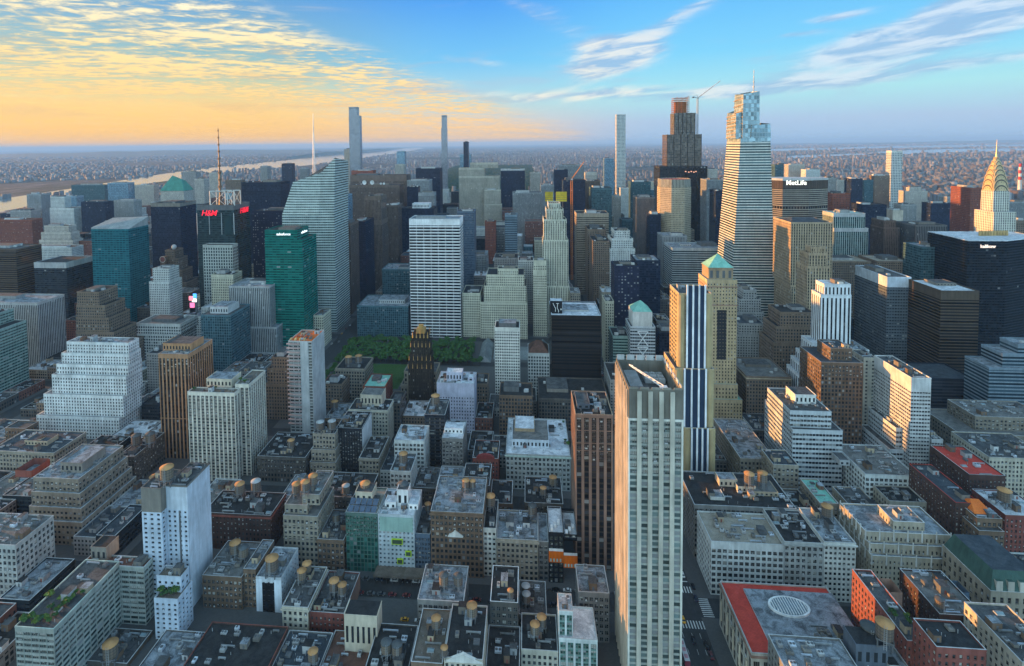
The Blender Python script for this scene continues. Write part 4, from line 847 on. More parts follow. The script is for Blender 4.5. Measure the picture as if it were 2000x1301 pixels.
# far left, toward the river
for i, (lab, Y_, q, s_) in enumerate([
  ('white cubic building with glowing gable far left', 1150, [(97, 144, 407), (98, 126, 385, 2, 18)], 'whitest'), ('dark grey block left of the white cubic building', 1250, [(52, 80, 380)], 'greyslab'),
  ('cream stepped apartment hill before the white cubic building', 1000, [(76, 142, 470), (80, 138, 455), (86, 134, 442)], 'aptfar'), ('blue glass sliver tower behind the white cubic building', 1500, [(116, 150, 384)], 'bluefar'),
  ('teal and gold glass twin far left', 1750, [(139, 204, 362)], 'tealfar'), ('brick apartment rows at the left edge', 1080, [(-20, 62, 430)], 'redfar'), ('grey-brown apartments behind the brick rows', 1200, [(20, 60, 412)], 'greyfar'),
  ('dark apartment slab right of the cream stepped hill', 1150, [(158, 205, 395)], 'navyslab'), ('blue-grey tower left of the green pyramid', 1500, [(210, 250, 358)], 'bluefar'), ('brown brick apartments left of the green pyramid', 1250, [(222, 262, 392)], 'greyfar'),
  ('pale towers by the river left of the green pyramid', 1700, [(262, 300, 362)], 'aptfar'), ('grey apartment tower right of the green pyramid', 1700, [(354, 382, 336)], 'greyfar'), ('second grey apartment tower right of the green pyramid', 1640, [(380, 398, 350)], 'aptfar'),
  ('pale apartment tower behind the tall mast', 1900, [(408, 426, 338)], 'aptfar'), ('brown apartment tower right of the mast', 1500, [(440, 470, 352)], 'brownbr'), ('dark box tower right of the mast', 1900, [(550, 570, 320)], 'navyslab'),
  ('rounded grey tower left of the dark box', 1950, [(508, 522, 325)], 'greyfar'), ('small grey tower right of the dark box', 2000, [(585, 600, 330)], 'greyfar'), ('light blue glass tower right of the crystal tower', 1050, [(653, 680, 381)], 'bluefar'),
  ('low blue block behind the teal glass tower', 1000, [(205, 262, 432)], 'greyslab'), ('pale roofed rail yard sheds at far left', 900, [(30, 140, 484)], 'whitest'), ('dark slab left of the pale sheds', 1400, [(0, 40, 418)], 'navyslab'),
  ('cream slab left of the tallest tower', 1960, [(672, 683, 292)], 'aptfar'), ('blue round-topped glass tower right of the tallest tower', 1900, [(775, 790, 296)], 'bluefar'), ('domed stone tower under the blue round-topped one', 1600, [(771, 789, 322)], 'aptfar'),
  ('black pencil tower with pale frame', 1478, [(905, 914, 278)], 'navyslab'), ('sky blue glass tower behind the black pencil', 1800, [(898, 920, 302)], 'bluefar'), ('grey tower behind the yellow netting', 1300, [(1056, 1082, 362)], 'greyslab'),
  ('teal towers behind the seven-sign wall lettering', 1700, [(1514, 1540, 322)], 'tealfar'), ('tan and white striped pair behind the wall lettering', 1550, [(1540, 1572, 322)], 'aptfar'), ('white slab behind the wall lettering', 1500, [(1574, 1602, 332)], 'whitest'),
  ('grey apartments right of the wall lettering', 1350, [(1612, 1634, 348)], 'greyfar'), ('pale apartments above the red brick tower', 1600, [(1634, 1660, 352)], 'aptfar'), ('grey-green hospital block right of the warm slab', 1300, [(1760, 1790, 400)], 'greyfar'),
  ('navy apartment block left of the orange-flanked slab', 1200, [(1818, 1860, 398)], 'navyslab'), ('purple-grey apartments left of the orange-flanked slab', 1350, [(1850, 1884, 385)], 'greyslab'), ('grey slab behind the orange-flanked slab', 1300, [(1960, 2010, 395)], 'greyslab'), ('striped tan tower at the right edge', 850, [(1982, 2010, 432)], 'brownbr')]):
    B(T_ if 'tower' in lab else A_ if 'apart' in lab else O, lab, Y_, 26, q, s_, cap=2)
st('slabdk', (.125, .15, .17), 2.6, 3.2, .74, .42, gl=(.025, .03, .04), pale=.08)
st('black_brick', (.032, .027, .023), 2., 3., .42, .6, sp=(.02, .018, .016), gl=(.03, .028, .02), pale=.12, roof='tar')
resolve()
for sp in SPEC: build(sp)
BYL = {sp['label']: sp for sp in SPEC}
def S(part):                     # the building whose label holds these words
    return next(sp for sp in SPEC if part in sp['label'])

def adopt(main, part, name):     # a wing of the same building is a part of it
    m_, w_ = S(main), S(part); r = w_['root']; r.parent = m_['root']; r.location = Vector(w_['off']) - Vector(m_['off']); r.name = name
    for k_ in ('label', 'category', 'group'):
        if k_ in r: del r[k_]
for a in (('pale blue-white brick hotel', 'recessed windowless wing', 'recessed_wing'), ('pale blue-white brick hotel', 'stepped lower annex', 'stepped_annex'), ('cream rounded balcony', 'recessed right wing of the cream', 'recessed_wing'), ('cream art deco block', 'cream west wing', 'west_wing'), ('long balconied apartment slab', 'balconied rear wing', 'rear_wing'), ('dark red brick block under', 'long dark brick wing', 'lower_wing'), ('thin white slab office', 'stepped white lower wing', 'stepped_podium'), ('thin white slab office', 'grey terraced podium', 'terraced_podium'), ('dark bronze ribbon', 'dark terraced podium', 'terraced_podium'), ('big red rooftop letters', 'pale stone gridded front', 'stone_front'), ('limestone slab tower', 'lower limestone shoulder', 'lower_shoulder')): adopt(*a)
# ---------------------------------------------------------------- landmark shapes
def poly_wall(mb, A, zA, Bp, zB, s, seed=0, mi=0, close=True):   # ring A at zA joined to ring Bp at zB, facade coordinates along the wall
    n = len(A); zA = [zA] * n if np.isscalar(zA) else zA; zB = [zB] * n if np.isscalar(zB) else zB; f = s['f']
    for i in range(n if close else n - 1):
        j = (i + 1) % n; W = math.dist(A[i], A[j]); nb = max(1, round(W / s['b']))
        mb.quad((*A[i], zA[i]), (*A[j], zA[j]), (*Bp[j], zB[j]), (*Bp[i], zB[i]), mi, [[(seed + i * 30, zA[i] / f), (seed + i * 30 + nb, zA[j] / f), (seed + i * 30 + nb, zB[j] / f), (seed + i * 30, zB[i] / f)]])
def fan(mb, P, z, mi=0):
    z = [z] * len(P) if np.isscalar(z) else z
    for i in range(1, len(P) - 1): mb.tri((*P[0], z[0]), (*P[i], z[i]), (*P[i + 1], z[i + 1]), mi)
def rect(x1, x2, y1, y2): return [(x1, y1), (x2, y1), (x2, y2), (x1, y2)]
def note_roof(root, label, x1, x2, y1, y2, z): BL.append(dict(root=root, label=label, x1=x1, x2=x2, y1=y1, y2=y2, z=z))
FOOT = []                        # plan rectangles taken by landmarks
def mast(root, off, x, y, z1, z2, r, c='grey', rings=0, name='mast'):
    mb = MB().bar((x, y, z1), (x, y, z2), r, 0, 6, r * .25)
    for i in range(rings):
        t = (i + .5) / rings; mb.lathe(x, y, [(r * (1 - .7 * t) * 1.9, z1 + (z2 - z1) * t), (r * (1 - .7 * t) * 1.9, z1 + (z2 - z1) * (t + .03))], 8, 0)
    return mb.build(name, [plain(c, .5, .3)], root, off)
# crystal tower
def crystal():
    Y = 702; s = ST['crystal']; P = lambda x, y, dy=0: at(x, y, Y + dy)
    xl, _ = P(556, 600); xr, _ = P(657, 632); xm, _ = P(626, 600)
    xa, za = P(571, 356, 6); xf, zf = P(627, 337); xt, zt = P(654, 308, 3); xk, zk = P(652, 420)
    off = ((xl + xr) / 2, Y + 30, 0); root = thing('glass_tower', 'faceted pale crystal glass tower with slanted top and white spire', 'tower', off)
    mb = MB(); D = 58
    A = [(xl, Y), (xm, Y), (xr, Y), (xr, Y + D), (xl, Y + D)]; K_ = [(xl, Y), (xm, Y), (xk, Y + 1), (xk, Y + D), (xl, Y + D)]
    poly_wall(mb, A, 0, K_, zk, s, 100)
    Tt = [(xa, Y + 8), (xf, Y + 1), (xt, Y + 3), (xt, Y + D), (xa + 4, Y + D)]; zt_ = [za, zf, zt, zt - 6, za + 5]
    poly_wall(mb, K_, zk, Tt, zt_, s, 100); 
    mb.build('wall', [facade(s)], root, off)
    MB2 = MB(); fan(MB2, Tt, [q - 4 for q in zt_]); MB2.build('roof', [roofmat('grey')], root, off)
    x, z = at(614, 330, Y + 26); _, z2 = at(615, 222, Y + 26)
    mb = MB()
    for dx, dy in ((-1.3, -1.3), (1.3, -1.3), (0, 1.4)): mb.bar((x + dx, Y + 26 + dy, z - 8), (x, Y + 26, z2), .7, 0, 4, .35)
    for i in range(14):
        t = i / 14; zz = z - 6 + (z2 - z + 6) * t; r = 1.3 * (1 - t); mb.bar((x - r, Y + 26 - r, zz), (x + r, Y + 26 - r, zz + 2.2), .32); mb.bar((x + r, Y + 26 - r, zz), (x, Y + 26 + r, zz + 2.2), .32)
    mb.build('spire', [plain('white', .5)], root, off); FOOT.append((xl, xr, Y, Y + D))
crystal()
# stepped tapering glass tower
def taper():
    Y = 705; s = ST['vanderbilt']; P = lambda x, y, dy=0: at(x, y, Y + dy)
    xb1, zb = P(1429, 560); xb2, _ = P(1513, 560); xt1, zt = P(1446, 278, 3); xt2, _ = P(1505, 272, 3); D = 62
    off = ((xb1 + xb2) / 2, Y + 30, 0); root = thing('glass_tower', 'tall tapering glass tower with pale bands and stepped spired crown', 'tower', off)
    mb = MB(); k = zt / zb
    ex = lambda b, t: b + (b - t) * zb / max(zt - zb, 1)
    A = rect(ex(xb1, xt1), ex(xb2, xt2), Y - 1, Y + D); Tp = rect(xt1, xt2, Y + 3, Y + D - 12)
    poly_wall(mb, A, 0, Tp, zt, s, 10); mb.build('wall', [facade(s)], root, off)
    rm = MB(); fan(rm, Tp, zt); rm.build('roof', [roofmat('grey')], root, off)
    # terrace band, then three crown pieces
    m2 = MB(); z3 = zt + 5; poly_wall(m2, Tp, zt, rect(xt1 + .3, xt2 - .3, Y + 3.3, Y + D - 13), z3, ST['vcrown'], 3); fan(m2, Tp, z3, 1); m2.build('crown_terrace', [facade(ST['vcrown']), roofmat('slate')], root, off)
    for i, (a, b, ya, yb, yt1, yt2, ys, dd, lab) in enumerate([(1437, 1455, 262, 262, 222, 216, 8, 34, 'left'), (1450, 1484, 262, 262, 184, 178, 5, 32, 'mid'), (1467, 1506, 262, 262, 246, 241, 3.6, 38, 'right')]):
        x1, _ = at(a, ya, Y + ys); x2, _ = at(b, yb, Y + ys); _, z1 = at(a, yt1, Y + ys); _, z2 = at(b, yt2, Y + ys)
        c = MB(); q = (x2 - x1) * .06
        R1 = rect(x1, x2, Y + ys, Y + ys + dd); R2 = rect(x1 + q, x2 - q * .3, Y + ys + 1.5, Y + ys + dd - 2)
        poly_wall(c, R1, z3 - .5, R2, [z1, z2, z2 + 2, z1 + 2], ST['vcrown'], 60 + i * 9); fan(c, R2, [z1 - 3, z2 - 3, z2 - 3, z1 - 3], 1)
        for j in range(7):       # raking louvres on the west side
            zz = z3 + (z1 - z3) * j / 7; c.bar((x1 - .25, Y + ys + dd - 2, zz + 1.0), (x1 - .25 + q * j / 7, Y + ys, zz + 3.2), .45, 2)
        c.build('crown_tier', [facade(ST['vcrown']), roofmat('slate'), plain('sand', .5)], root, off)
    x, z = at(1472, 186, Y + 24); _, z2 = at(1472, 136, Y + 24); mast(root, off, x, Y + 24, z - 6, z2, .95, 'ltgrey', 6, 'spire')
    # west corner piers
    FOOT.append((A[0][0], A[1][0], Y, Y + D))
taper()
# octagonal slab with lettering
def letters(txt, c, e, x, y, z, size, root=None, off=(0, 0, 0), name='sign_lettering', ang=0., shear=0., bold=.0, align='CENTER', depth=.3, spacing=1.):
    cu = bpy.data.curves.new(name, 'FONT'); cu.body = txt; cu.size = size; cu.extrude = depth; cu.align_x = align; cu.shear = shear; cu.offset = bold; cu.space_character = spacing; cu.resolution_u = 3
    cu.materials.append(glow(c, e) if e else plain(c)); o = bpy.data.objects.new(name, cu); C.objects.link(o)
    me = bpy.data.meshes.new_from_object(o.evaluated_get(bpy.context.evaluated_depsgraph_get())); bpy.data.objects.remove(o); me.name = name
    o = bpy.data.objects.new(name, me); C.objects.link(o)
    if root is not None: o.parent = root
    o.location = (x - off[0], y - off[1], z - off[2]); o.rotation_euler = (math.pi / 2, 0, ang); return o
def metslab():
    Y = 842; s = ST['metlife']; x1, z = at(1508, 348, Y + 12); x2, _ = at(1618, 351, Y + 12); xa, _ = at(1529, 350, Y); xb, _ = at(1580, 350, Y); D = 40
    O8 = [(xa, Y), (xb, Y), (x2, Y + 13), (x2, Y + D - 13), (xb, Y + D), (xa, Y + D), (x1, Y + D - 13), (x1, Y + 13)]
    off = ((x1 + x2) / 2, Y + 20, 0); root = thing('octagonal_tower', 'broad eight-sided striped office slab with white wall lettering at top', 'tower', off)
    mb = MB(); poly_wall(mb, O8, 0, O8, z - 15, s, 4); mb.build('wall', [facade(s)], root, off)
    m2 = MB(); sh = lambda q, k_: [((a - off[0]) * k_ + off[0], (b - off[1]) * k_ + off[1]) for a, b in q]
    st('metcap', (.11, .085, .07), 1.4, 40., .5, 1., gl=(.035, .03, .028), pale=0)
    poly_wall(m2, O8, z - 15, O8, z - 2, ST['metcap'], 4); poly_wall(m2, sh(O8, 1.01), z - 3, sh(O8, 1.01), z, ST['metcap'], 4, 1); fan(m2, sh(O8, 1.01), z, 1)
    m2.build('sign_band', [facade(ST['metcap']), plain('ltgrey')], root, off)
    mm = MB(); _, zb_ = at(1540, 406, Y); poly_wall(mm, sh(O8, 1.004), zb_ - 1.6, sh(O8, 1.004), zb_ + 1.8, dict(b=4.2, f=100.), 4)
    st('metmid', (.2, .19, .17), 4.2, 100., .82, 1., gl=(.012, .012, .013), pale=0); mm.build('louvre_band', [facade(ST['metmid'])], root, off)
    _, zl = at(1555, 361, Y); xl, _ = at(1555, 361, Y); letters('MetLife', (1, .93, .78), 1.6, xl, Y - .6, zl, 9.6, root, off, bold=.1); FOOT.append((x1, x2, Y, Y + D))
metslab()
# sunlit octagonal tower
def octo():
    Y = 905; s = ST['octo']; x1, z = at(1291, 350, Y + 9); x2, _ = at(1352, 350, Y + 9); w_ = (x2 - x1); q = w_ * .29
    O8 = [(x1 + q, Y), (x2 - q, Y), (x2, Y + q), (x2, Y + w_ - q), (x2 - q, Y + w_), (x1 + q, Y + w_), (x1, Y + w_ - q), (x1, Y + q)]; off = ((x1 + x2) / 2, Y + w_ / 2, 0)
    root = thing('octagonal_tower', 'cream eight-sided tower catching golden sun on its left facets', 'tower', off)
    mb = MB(); poly_wall(mb, O8, 0, O8, z - 13, s, 8); mb.build('wall', [facade(s)], root, off)
    m2 = MB(); sh = [((a - off[0]) * .97 + off[0], (b - off[1]) * .97 + off[1]) for a, b in O8]; st('octocap', (.48, .46, .38), 2.2, 30., .62, 1., gl=(.16, .17, .15), m=.3, pale=0)
    poly_wall(m2, sh, z - 13.3, sh, z, ST['octocap'], 8); fan(m2, sh, z - 1.5, 1); m2.build('glass_crown', [facade(ST['octocap']), roofmat('redtile')], root, off); FOOT.append((x1, x2, Y, Y + w_))
octo()
# stepped bronze tower under construction
def jp():
    Y = 1085; off0 = at(1333, 300, Y)[0]; off = (off0, Y + 20, 0); root = thing('stepped_tower', 'dark bronze stepped tower topped by raw orange steel framing', 'tower', off)
    z0 = 0
    for i, (a, b, yt, oy, dd, s_) in enumerate([(1288, 1381, 325, 0, 46, 'jpmdk'), (1303, 1370, 263, 4, 38, 'jpm'), (1317, 1358, 221, 8, 30, 'jpm')]):
        x1, z = at(a, yt, Y + oy); x2, _ = at(b, yt, Y + oy); mb = MB(); R = rect(x1, x2, Y + oy, Y + oy + dd)
        poly_wall(mb, R, z0, R, z, ST[s_], i * 7); fan(mb, R, z, 1)
        for j in range(6):       # ribs up the front
            x = x1 + (x2 - x1) * j / 5; mb.bar((x, Y + oy - .25, z0), (x, Y + oy - .25, z + .3), .55, 2, 4)
        mb.build('tower_tier', [facade(ST[s_]), roofmat('slate'), plain((.03, .026, .024), .5)], root, off); z0 = z - .1
    x1, z = at(1316, 221, Y + 10); x2, z2 = at(1346, 189, Y + 10); mb = MB(); y1, y2 = Y + 10, Y + 28
    nx = 5
    for i in range(nx):
        x = x1 + (x2 - x1) * i / (nx - 1)
        for y in (y1, (y1 + y2) / 2, y2): mb.bar((x, y, z), (x, y, z2 - (i == 0) * 5), .38)
    for j in range(8):
        zz = z + (z2 - z) * (j + .6) / 8.2
        for y in (y1, y2): mb.bar((x1, y, zz), (x2, y, zz), .42)
        for x in (x1, x2): mb.bar((x, y1, zz), (x, y2, zz), .42)
        i = j % 4; mb.bar((x1 + (x2 - x1) * i / 4, y1, zz), (x1 + (x2 - x1) * (i + 1) / 4, y1, zz + 4), .28)
    mb.box(x1 + 4, x2 - 4, y1 + 4, y2 - 4, z, z2 - 9)
    mb.build('steel_frame', [plain((.36, .13, .05), .7)], root, off)
    x, zl = at(1348, 339, Y); letters('C -2-1', (1, .35, .2), 1.2, x, Y - .8, zl, 4.2, root, off) if 0 else None
    for i, xx in enumerate((1339, 1345, 1350, 1355, 1359)):
        x, zl = at(xx, 335 + (i % 2) * 1.2, Y); MB().box(x - 1.3, x + 1.3, Y - .9, Y - .6, zl - .9, zl + .9, 0, 0, True).build('lit_floor', [glow((1, .42, .25), .9)], root, off)
    FOOT.append((at(1283, 325, Y)[0], at(1383, 325, Y)[0], Y, Y + 46))
jp()
def crane(label, x, y, z1, z2, tip, back, c, r=.8):
    root = thing('tower_crane', label, 'crane', (x, y, z1)); off = (x, y, z1)
    mb = MB(); n = max(4, int((z2 - z1) / 4))
    for dx in (-r, r):
        for dy in (-r, r): mb.bar((x + dx, y + dy, z1), (x + dx, y + dy, z2), .36)
    for i in range(n):
        a, b = z1 + (z2 - z1) * i / n, z1 + (z2 - z1) * (i + 1) / n; mb.bar((x - r, y - r, a), (x + r, y - r, b), .15); mb.bar((x - r, y + r, b), (x - r, y - r, a), .15); mb.bar((x + r, y + r, a), (x + r, y - r, b), .15)
    mb.build('mast', [plain(c, .6)], root, off)
    mb = MB(); p = np.array((x, y, z2 + 2.)); t = np.array(tip, float); m = 12
    for o in ((0, 0, 1.2), (0, -.8, -.3), (0, .8, -.3)): mb.bar(p + np.array(o), t + np.array(o) * .35, .4)
    for i in range(m):
        a, b = p + (t - p) * i / m, p + (t - p) * (i + 1) / m; mb.bar(a + np.array((0, -.8, -.3)), b + np.array((0, 0, 1.)), .13); mb.bar(a + np.array((0, .8, -.3)), b + np.array((0, 0, 1.)), .13)
    mb.build('jib', [plain(c, .6)], root, off)
    b_ = np.array(back, float); mb = MB().bar(p, b_, .5).bar(p, (p[0] - 1, p[1], p[2] + 7), .25).bar((p[0] - 1, p[1], p[2] + 7), b_, .12)
    mb.box(b_[0] - 1.6, b_[0] + 1.6, b_[1] - 1.2, b_[1] + 1.2, b_[2] - 2.4, b_[2] - .2); mb.build('counterweight', [plain('dkgrey')], root, off)
    MB().box(x - 1.6, x + 1.8, y - 2.4, y - .9, z2 + .4, z2 + 3, 0, 0, True).build('cab', [plain('ltgrey')], root, off)
Yc = 1110
x, z1 = at(1362, 262, Yc); _, z2 = at(1361, 194, Yc); tx, tz = at(1407, 158, Yc); bx, bz = at(1354, 189, Yc)
crane('pale tower crane beside the bronze tower, jib raised to the right', x, Yc, z1, z2, (tx, Yc, tz), (bx, Yc, bz), 'ltgrey', 1.1)
Yc = 1000
x, _ = at(1117, 500, Yc); _, z2 = at(1116, 352, Yc); tx, tz = at(1140, 317, Yc); bx, bz = at(1108, 352, Yc)
crane('orange tower crane above the avenue, jib raised steeply', x, Yc, 0, z2, (tx, Yc, tz), (bx, Yc, bz), (.62, .22, .05), 1.5)
sp = S('black tower under construction')
for a, b in ((1065, 1080), (1086, 1107)):
    x1, z1 = at(a, 394, 1030); x2, z2 = at(b, 375, 1030); n = MB().box(x1, x2, 1030, 1033.5, z1, z2, 0, 0, True)
    for i in range(5): n.box(x1 - .2, x2 + .2, 1029.6, 1029.9, z1 + (z2 - z1) * i / 4.5, z1 + (z2 - z1) * i / 4.5 + .5, 1, 1, True)
    n.build('safety_netting', [plain((.62, .46, .02), .7), plain('dkgrey')], sp['root'], sp['off'])
# silver spired art deco tower
def chrysler():
    Y = 722; s = ST['chrys']; P = lambda x, y, dy=0: at(x, y, Y + dy)
    x1, z1 = P(1943, 378); x2, _ = P(1974, 378); xs1, zs = P(1941, 414, -3); xs2, _ = P(1985, 414, -3); xc = (x1 + x2) / 2; w_ = (x2 - x1) / 2; yc = Y + w_ + 2
    off = (xc, yc, 0); root = thing('spired_tower', 'white and silver art deco tower with scalloped metal crown and needle', 'tower', off)
    mb = MB(); R = rect(xs1, xs2, Y - 3, Y + 2 * w_ + 8); poly_wall(mb, R, 0, R, zs, s, 3); fan(mb, R, zs, 1)
    R = rect(x1, x2, yc - w_, yc + w_); poly_wall(mb, R, zs - .5, R, z1 + 3, s, 60)
    for sx in (-1, 1):           # corner shafts stand proud of the recessed middle
        for sy in (-1, 1):
            a, b = xc + sx * w_ * .98 - w_ * .3 * (sx > 0), yc + sy * w_ * .98 - w_ * .3 * (sy > 0); Q_ = rect(a - .4 * (sx < 0), a + w_ * .3 + .4 * (sx > 0), b - .4, b + w_ * .3 + .4); poly_wall(mb, Q_, zs - .5, Q_, z1 - 8, s, 33); fan(mb, Q_, z1 - 8, 1)
    mb.build('wall', [facade(s), roofmat('silver')], root, off)
    m_, nt_, b_ = principled('crown_metal'); setc(nt_, b_, 'Base Color', grime(nt_, (.62, .47, .27), .12)); setc(nt_, b_, 'Metallic', .3); setc(nt_, b_, 'Roughness', .42)
    zt = P(1947, 308, 10)[1]; dk = plain((.10, .09, .075), .5)
    lv = [(.985, -4., 14.), (.93, 4., 12.5), (.84, 11., 11.5), (.71, 17.5, 10.5), (.56, 23.5, 9.5), (.41, 29., 8.5), (.25, 34., 8.)]; zb0 = z1 + 1; sc = (zt - zb0) / 41.
    for k_, zo, h in lv:         # each level: two arched vaults crossing
        cw = w_ * k_; zb = zb0 + zo * sc; hh = h * sc; mb = MB(); n = 12
        pr = [(-cw, zb)] + [(-cw * math.cos(math.pi * i / n), zb + hh * math.sin(math.pi * i / n) ** .8) for i in range(n + 1)] + [(cw, zb)]
        for (a, za), (b, zb_) in zip(pr[:-1], pr[1:]):
            mb.quad((xc + a, yc - cw, za), (xc + b, yc - cw, zb_), (xc + b, yc + cw, zb_), (xc + a, yc + cw, za)); mb.quad((xc - cw, yc + a, za), (xc + cw, yc + a, za), (xc + cw, yc + b, zb_), (xc - cw, yc + b, zb_))
            for s_ in (-1, 1):
                mb.quad((xc + a, yc + s_ * cw, zb - (6.5 if k_ < .98 else .5)), (xc + b, yc + s_ * cw, zb - (6.5 if k_ < .98 else .5)), (xc + b, yc + s_ * cw, zb_), (xc + a, yc + s_ * cw, za)); mb.quad((xc + s_ * cw, yc + a, zb - (6.5 if k_ < .98 else .5)), (xc + s_ * cw, yc + b, zb - (6.5 if k_ < .98 else .5)), (xc + s_ * cw, yc + b, zb_), (xc + s_ * cw, yc + a, za))
        for i in range(n):       # dark rib under each arch
            a, c = math.pi * i / n, math.pi * (i + 1) / n; f = lambda q, r_: (-cw * r_ * math.cos(q), zb + hh * r_ * math.sin(q) ** .8)
            A1, A2, B1, B2 = f(a, .92), f(a, .80), f(c, .92), f(c, .80)
            for s_ in (-1, 1):
                e_ = s_ * (cw + .05); mb.quad((xc + A1[0], yc + e_, A1[1]), (xc + B1[0], yc + e_, B1[1]), (xc + B2[0], yc + e_, B2[1]), (xc + A2[0], yc + e_, A2[1]), 1); mb.quad((xc + e_, yc + A1[0], A1[1]), (xc + e_, yc + B1[0], B1[1]), (xc + e_, yc + B2[0], B2[1]), (xc + e_, yc + A2[0], A2[1]), 1)
        for i in range(1, 6):    # triangular windows round each arch
            t = math.pi * i / 6; a, z_ = -cw * .72 * math.cos(t), zb + hh * .66 * math.sin(t) ** .8; e = cw * .06
            for s_ in (-1, 1):
                mb.tri((xc + a - e, yc + s_ * (cw + .06), z_ - e), (xc + a + e, yc + s_ * (cw + .06), z_ - e), (xc + a, yc + s_ * (cw + .06), z_ + 2 * e), 1); mb.tri((xc + s_ * (cw + .06), yc + a - e, z_ - e), (xc + s_ * (cw + .06), yc + a + e, z_ - e), (xc + s_ * (cw + .06), yc + a, z_ + 2 * e), 1)
        mb.build('crown_arch', [m_, dk], root, off)
    _, ztip = P(1947, 273, 14); MB().lathe(xc, yc, [(w_ * .2, zt - 6 * sc), (w_ * .12, zt + 1), (w_ * .06, zt + (ztip - zt) * .35), (.12, ztip)], 8).build('spire', [m_], root, off); FOOT.append((xs1, xs2, Y, Y + 2 * w_ + 8))
chrysler()
# black faceted tower with roof lettering
def black101():
    Y = 640; s = ST['blk101']; xa, z = at(1890, 471, Y); xb, _ = at(1967, 474, Y); xw, _ = at(1852, 466, Y + 30); xe, _ = at(2030, 476, Y + 30); D = 62
    O6 = [(xa, Y), (xb, Y), (xe, Y + 26), (xe, Y + D), (xw, Y + D), (xw, Y + 26)]; off = (xa, Y + 20, 0); root = thing('faceted_tower', 'black glass faceted tower with pale roof rim and lit roof name', 'tower', off)
    mb = MB(); poly_wall(mb, O6, 0, O6, z, s, 40); mb.build('wall', [facade(s)], root, off)
    rm = MB(); fan(rm, O6, z); poly_wall(rm, O6, z, [((a - off[0]) * .99 + off[0], b + .3) for a, b in O6], z + .8, s); rm.build('roof', [roofmat('white')], root, off)
    x, zl = at(1929, 484, Y); letters('kalikow', (1, .75, .6), 1.0, x, Y - .4, zl, 5., root, off, bold=.08)
    c = MB(); x0, z0 = at(1914, 462, Y + 36)
    for i in range(10): c.lathe(x0 + i * 3.4, Y + 36 + i * .3, [(1.5, z), (1.5, z + 4.5), (1.0, z + 5.6), (.1, z + 6.)], 8)
    c.build('cooling_unit', [plain((.52, .36, .16), .5, .3)], root, off); FOOT.append((xw, xe, Y, Y + D))
black101()
# supertall needles far up the avenues
def needle(label, Y, parts, s_, d, cr=None):
    x0 = at(parts[0][0], 280, Y)[0]; off = (x0, Y, 0); root = thing('supertall_tower', label, 'tower', off); mb = MB(); z0 = 0
    for i, (a, b, yt) in enumerate(parts):
        x1, z = at(a, yt, Y + i * 1.); x2, _ = at(b, yt, Y); R = rect(x1, x2, Y + i, Y + d); poly_wall(mb, R, z0, R, z, ST[s_], i * 50); fan(mb, R, z, 1); z0 = z - 1
    mb.build('wall', [facade(ST[s_]), roofmat('grey')], root, off)
    tb = MB(); tb.box(x1 - .3, x2 + .3, Y + i - .3, Y + d, z - 5, z - 3.6, 0, 0, True).box(x1 - .3, x2 + .3, Y + i - .3, Y + d, z * .82, z * .82 + 3, 0, 0, True); tb.build('service_band', [plain('dkgrey')], root, off)
needle('very tall slim blue-grey tower, tallest on the left skyline', 1936, [(681, 702, 226), (681, 697, 209)], 'cpt', 26)
needle('pencil-thin tower with feathered top, centre left of skyline', 1922, [(861, 873, 300), (861.6, 872.4, 250), (862.3, 871.8, 225)], 'cpt', 18)
# the tall striped tower in the foreground: crown of fins, piers and roof gear
sp = S('tall pale stone tower'); t = sp['T'][0]; root, off = sp['root'], sp['off']; W = t['x2'] - t['x1']; zc = t['z2']; x1, x2, y1, y2 = t['x1'], t['x2'], t['y1'], t['y2']
_, ztop = at(1280, 761, y1)
MB().box(x1 + .2, x2 - .2, y1 + .25, y1 + .9, zc, ztop, 0, 0, True).box(x1 + .2, x1 + .9, y1 + .9, y2, zc, ztop, 0, 0, True).box(x2 - .9, x2 - .2, y1 + .9, y2, zc, ztop, 0, 0, True).box(x1 + .9, x2 - .9, y2 - .7, y2, zc, ztop - .3, 0, 0, True).build('crown_screen', [plain((.20, .185, .155), .8)], root, off)
for j in range(4):
    x = x1 + W * (j + 1) / 5; m_ = MB().box(x - .95, x + .95, y1 - .55, y1 - .02, 0, ztop - .9, 0, 0, True); m_.build('pier', [plain((.52, .48, .40))], root, off)
for j in range(9):
    y = y1 + (y2 - y1) * (j + .5) / 9; MB().box(x1 - .5, x1 - .02, y - .55, y + .55, 0, ztop - 1, 0, 0, True).build('side_pier', [plain((.58, .50, .40))], root, off)
for j in range(5):
    a = x1 + W * (j + .12) / 5; b = x1 + W * (j + .88) / 5
    MB().box(a, b, y1 - .1, y1 + .25, ztop, ztop + .9, 0, 0, True).build('crown_tooth', [plain((.25, .235, .2))], root, off)
    MB().box(a, b, y2 - .6, y2 - .2, ztop - .3, ztop + 2.2, 0, 0, True).build('crown_tooth', [plain('ltgrey')], root, off)
for j in range(6):
    y = y1 + (y2 - y1) * (j + .15) / 6; MB().box(x2 - .7, x2 - .3, y, y + 3.6, ztop, ztop + 1.4, 0, 0, True).build('crown_tooth', [plain('ltgrey')], root, off)
zr_ = zc + 6.5; R_roof = MB(); R_roof.quad((x1 + .9, y1 + .9, zr_), (x2 - .9, y1 + .9, zr_), (x2 - .9, y2 - .7, zr_), (x1 + .9, y2 - .7, zr_)); R_roof.build('roof', [roofmat('grey')], root, off)
g = MB()
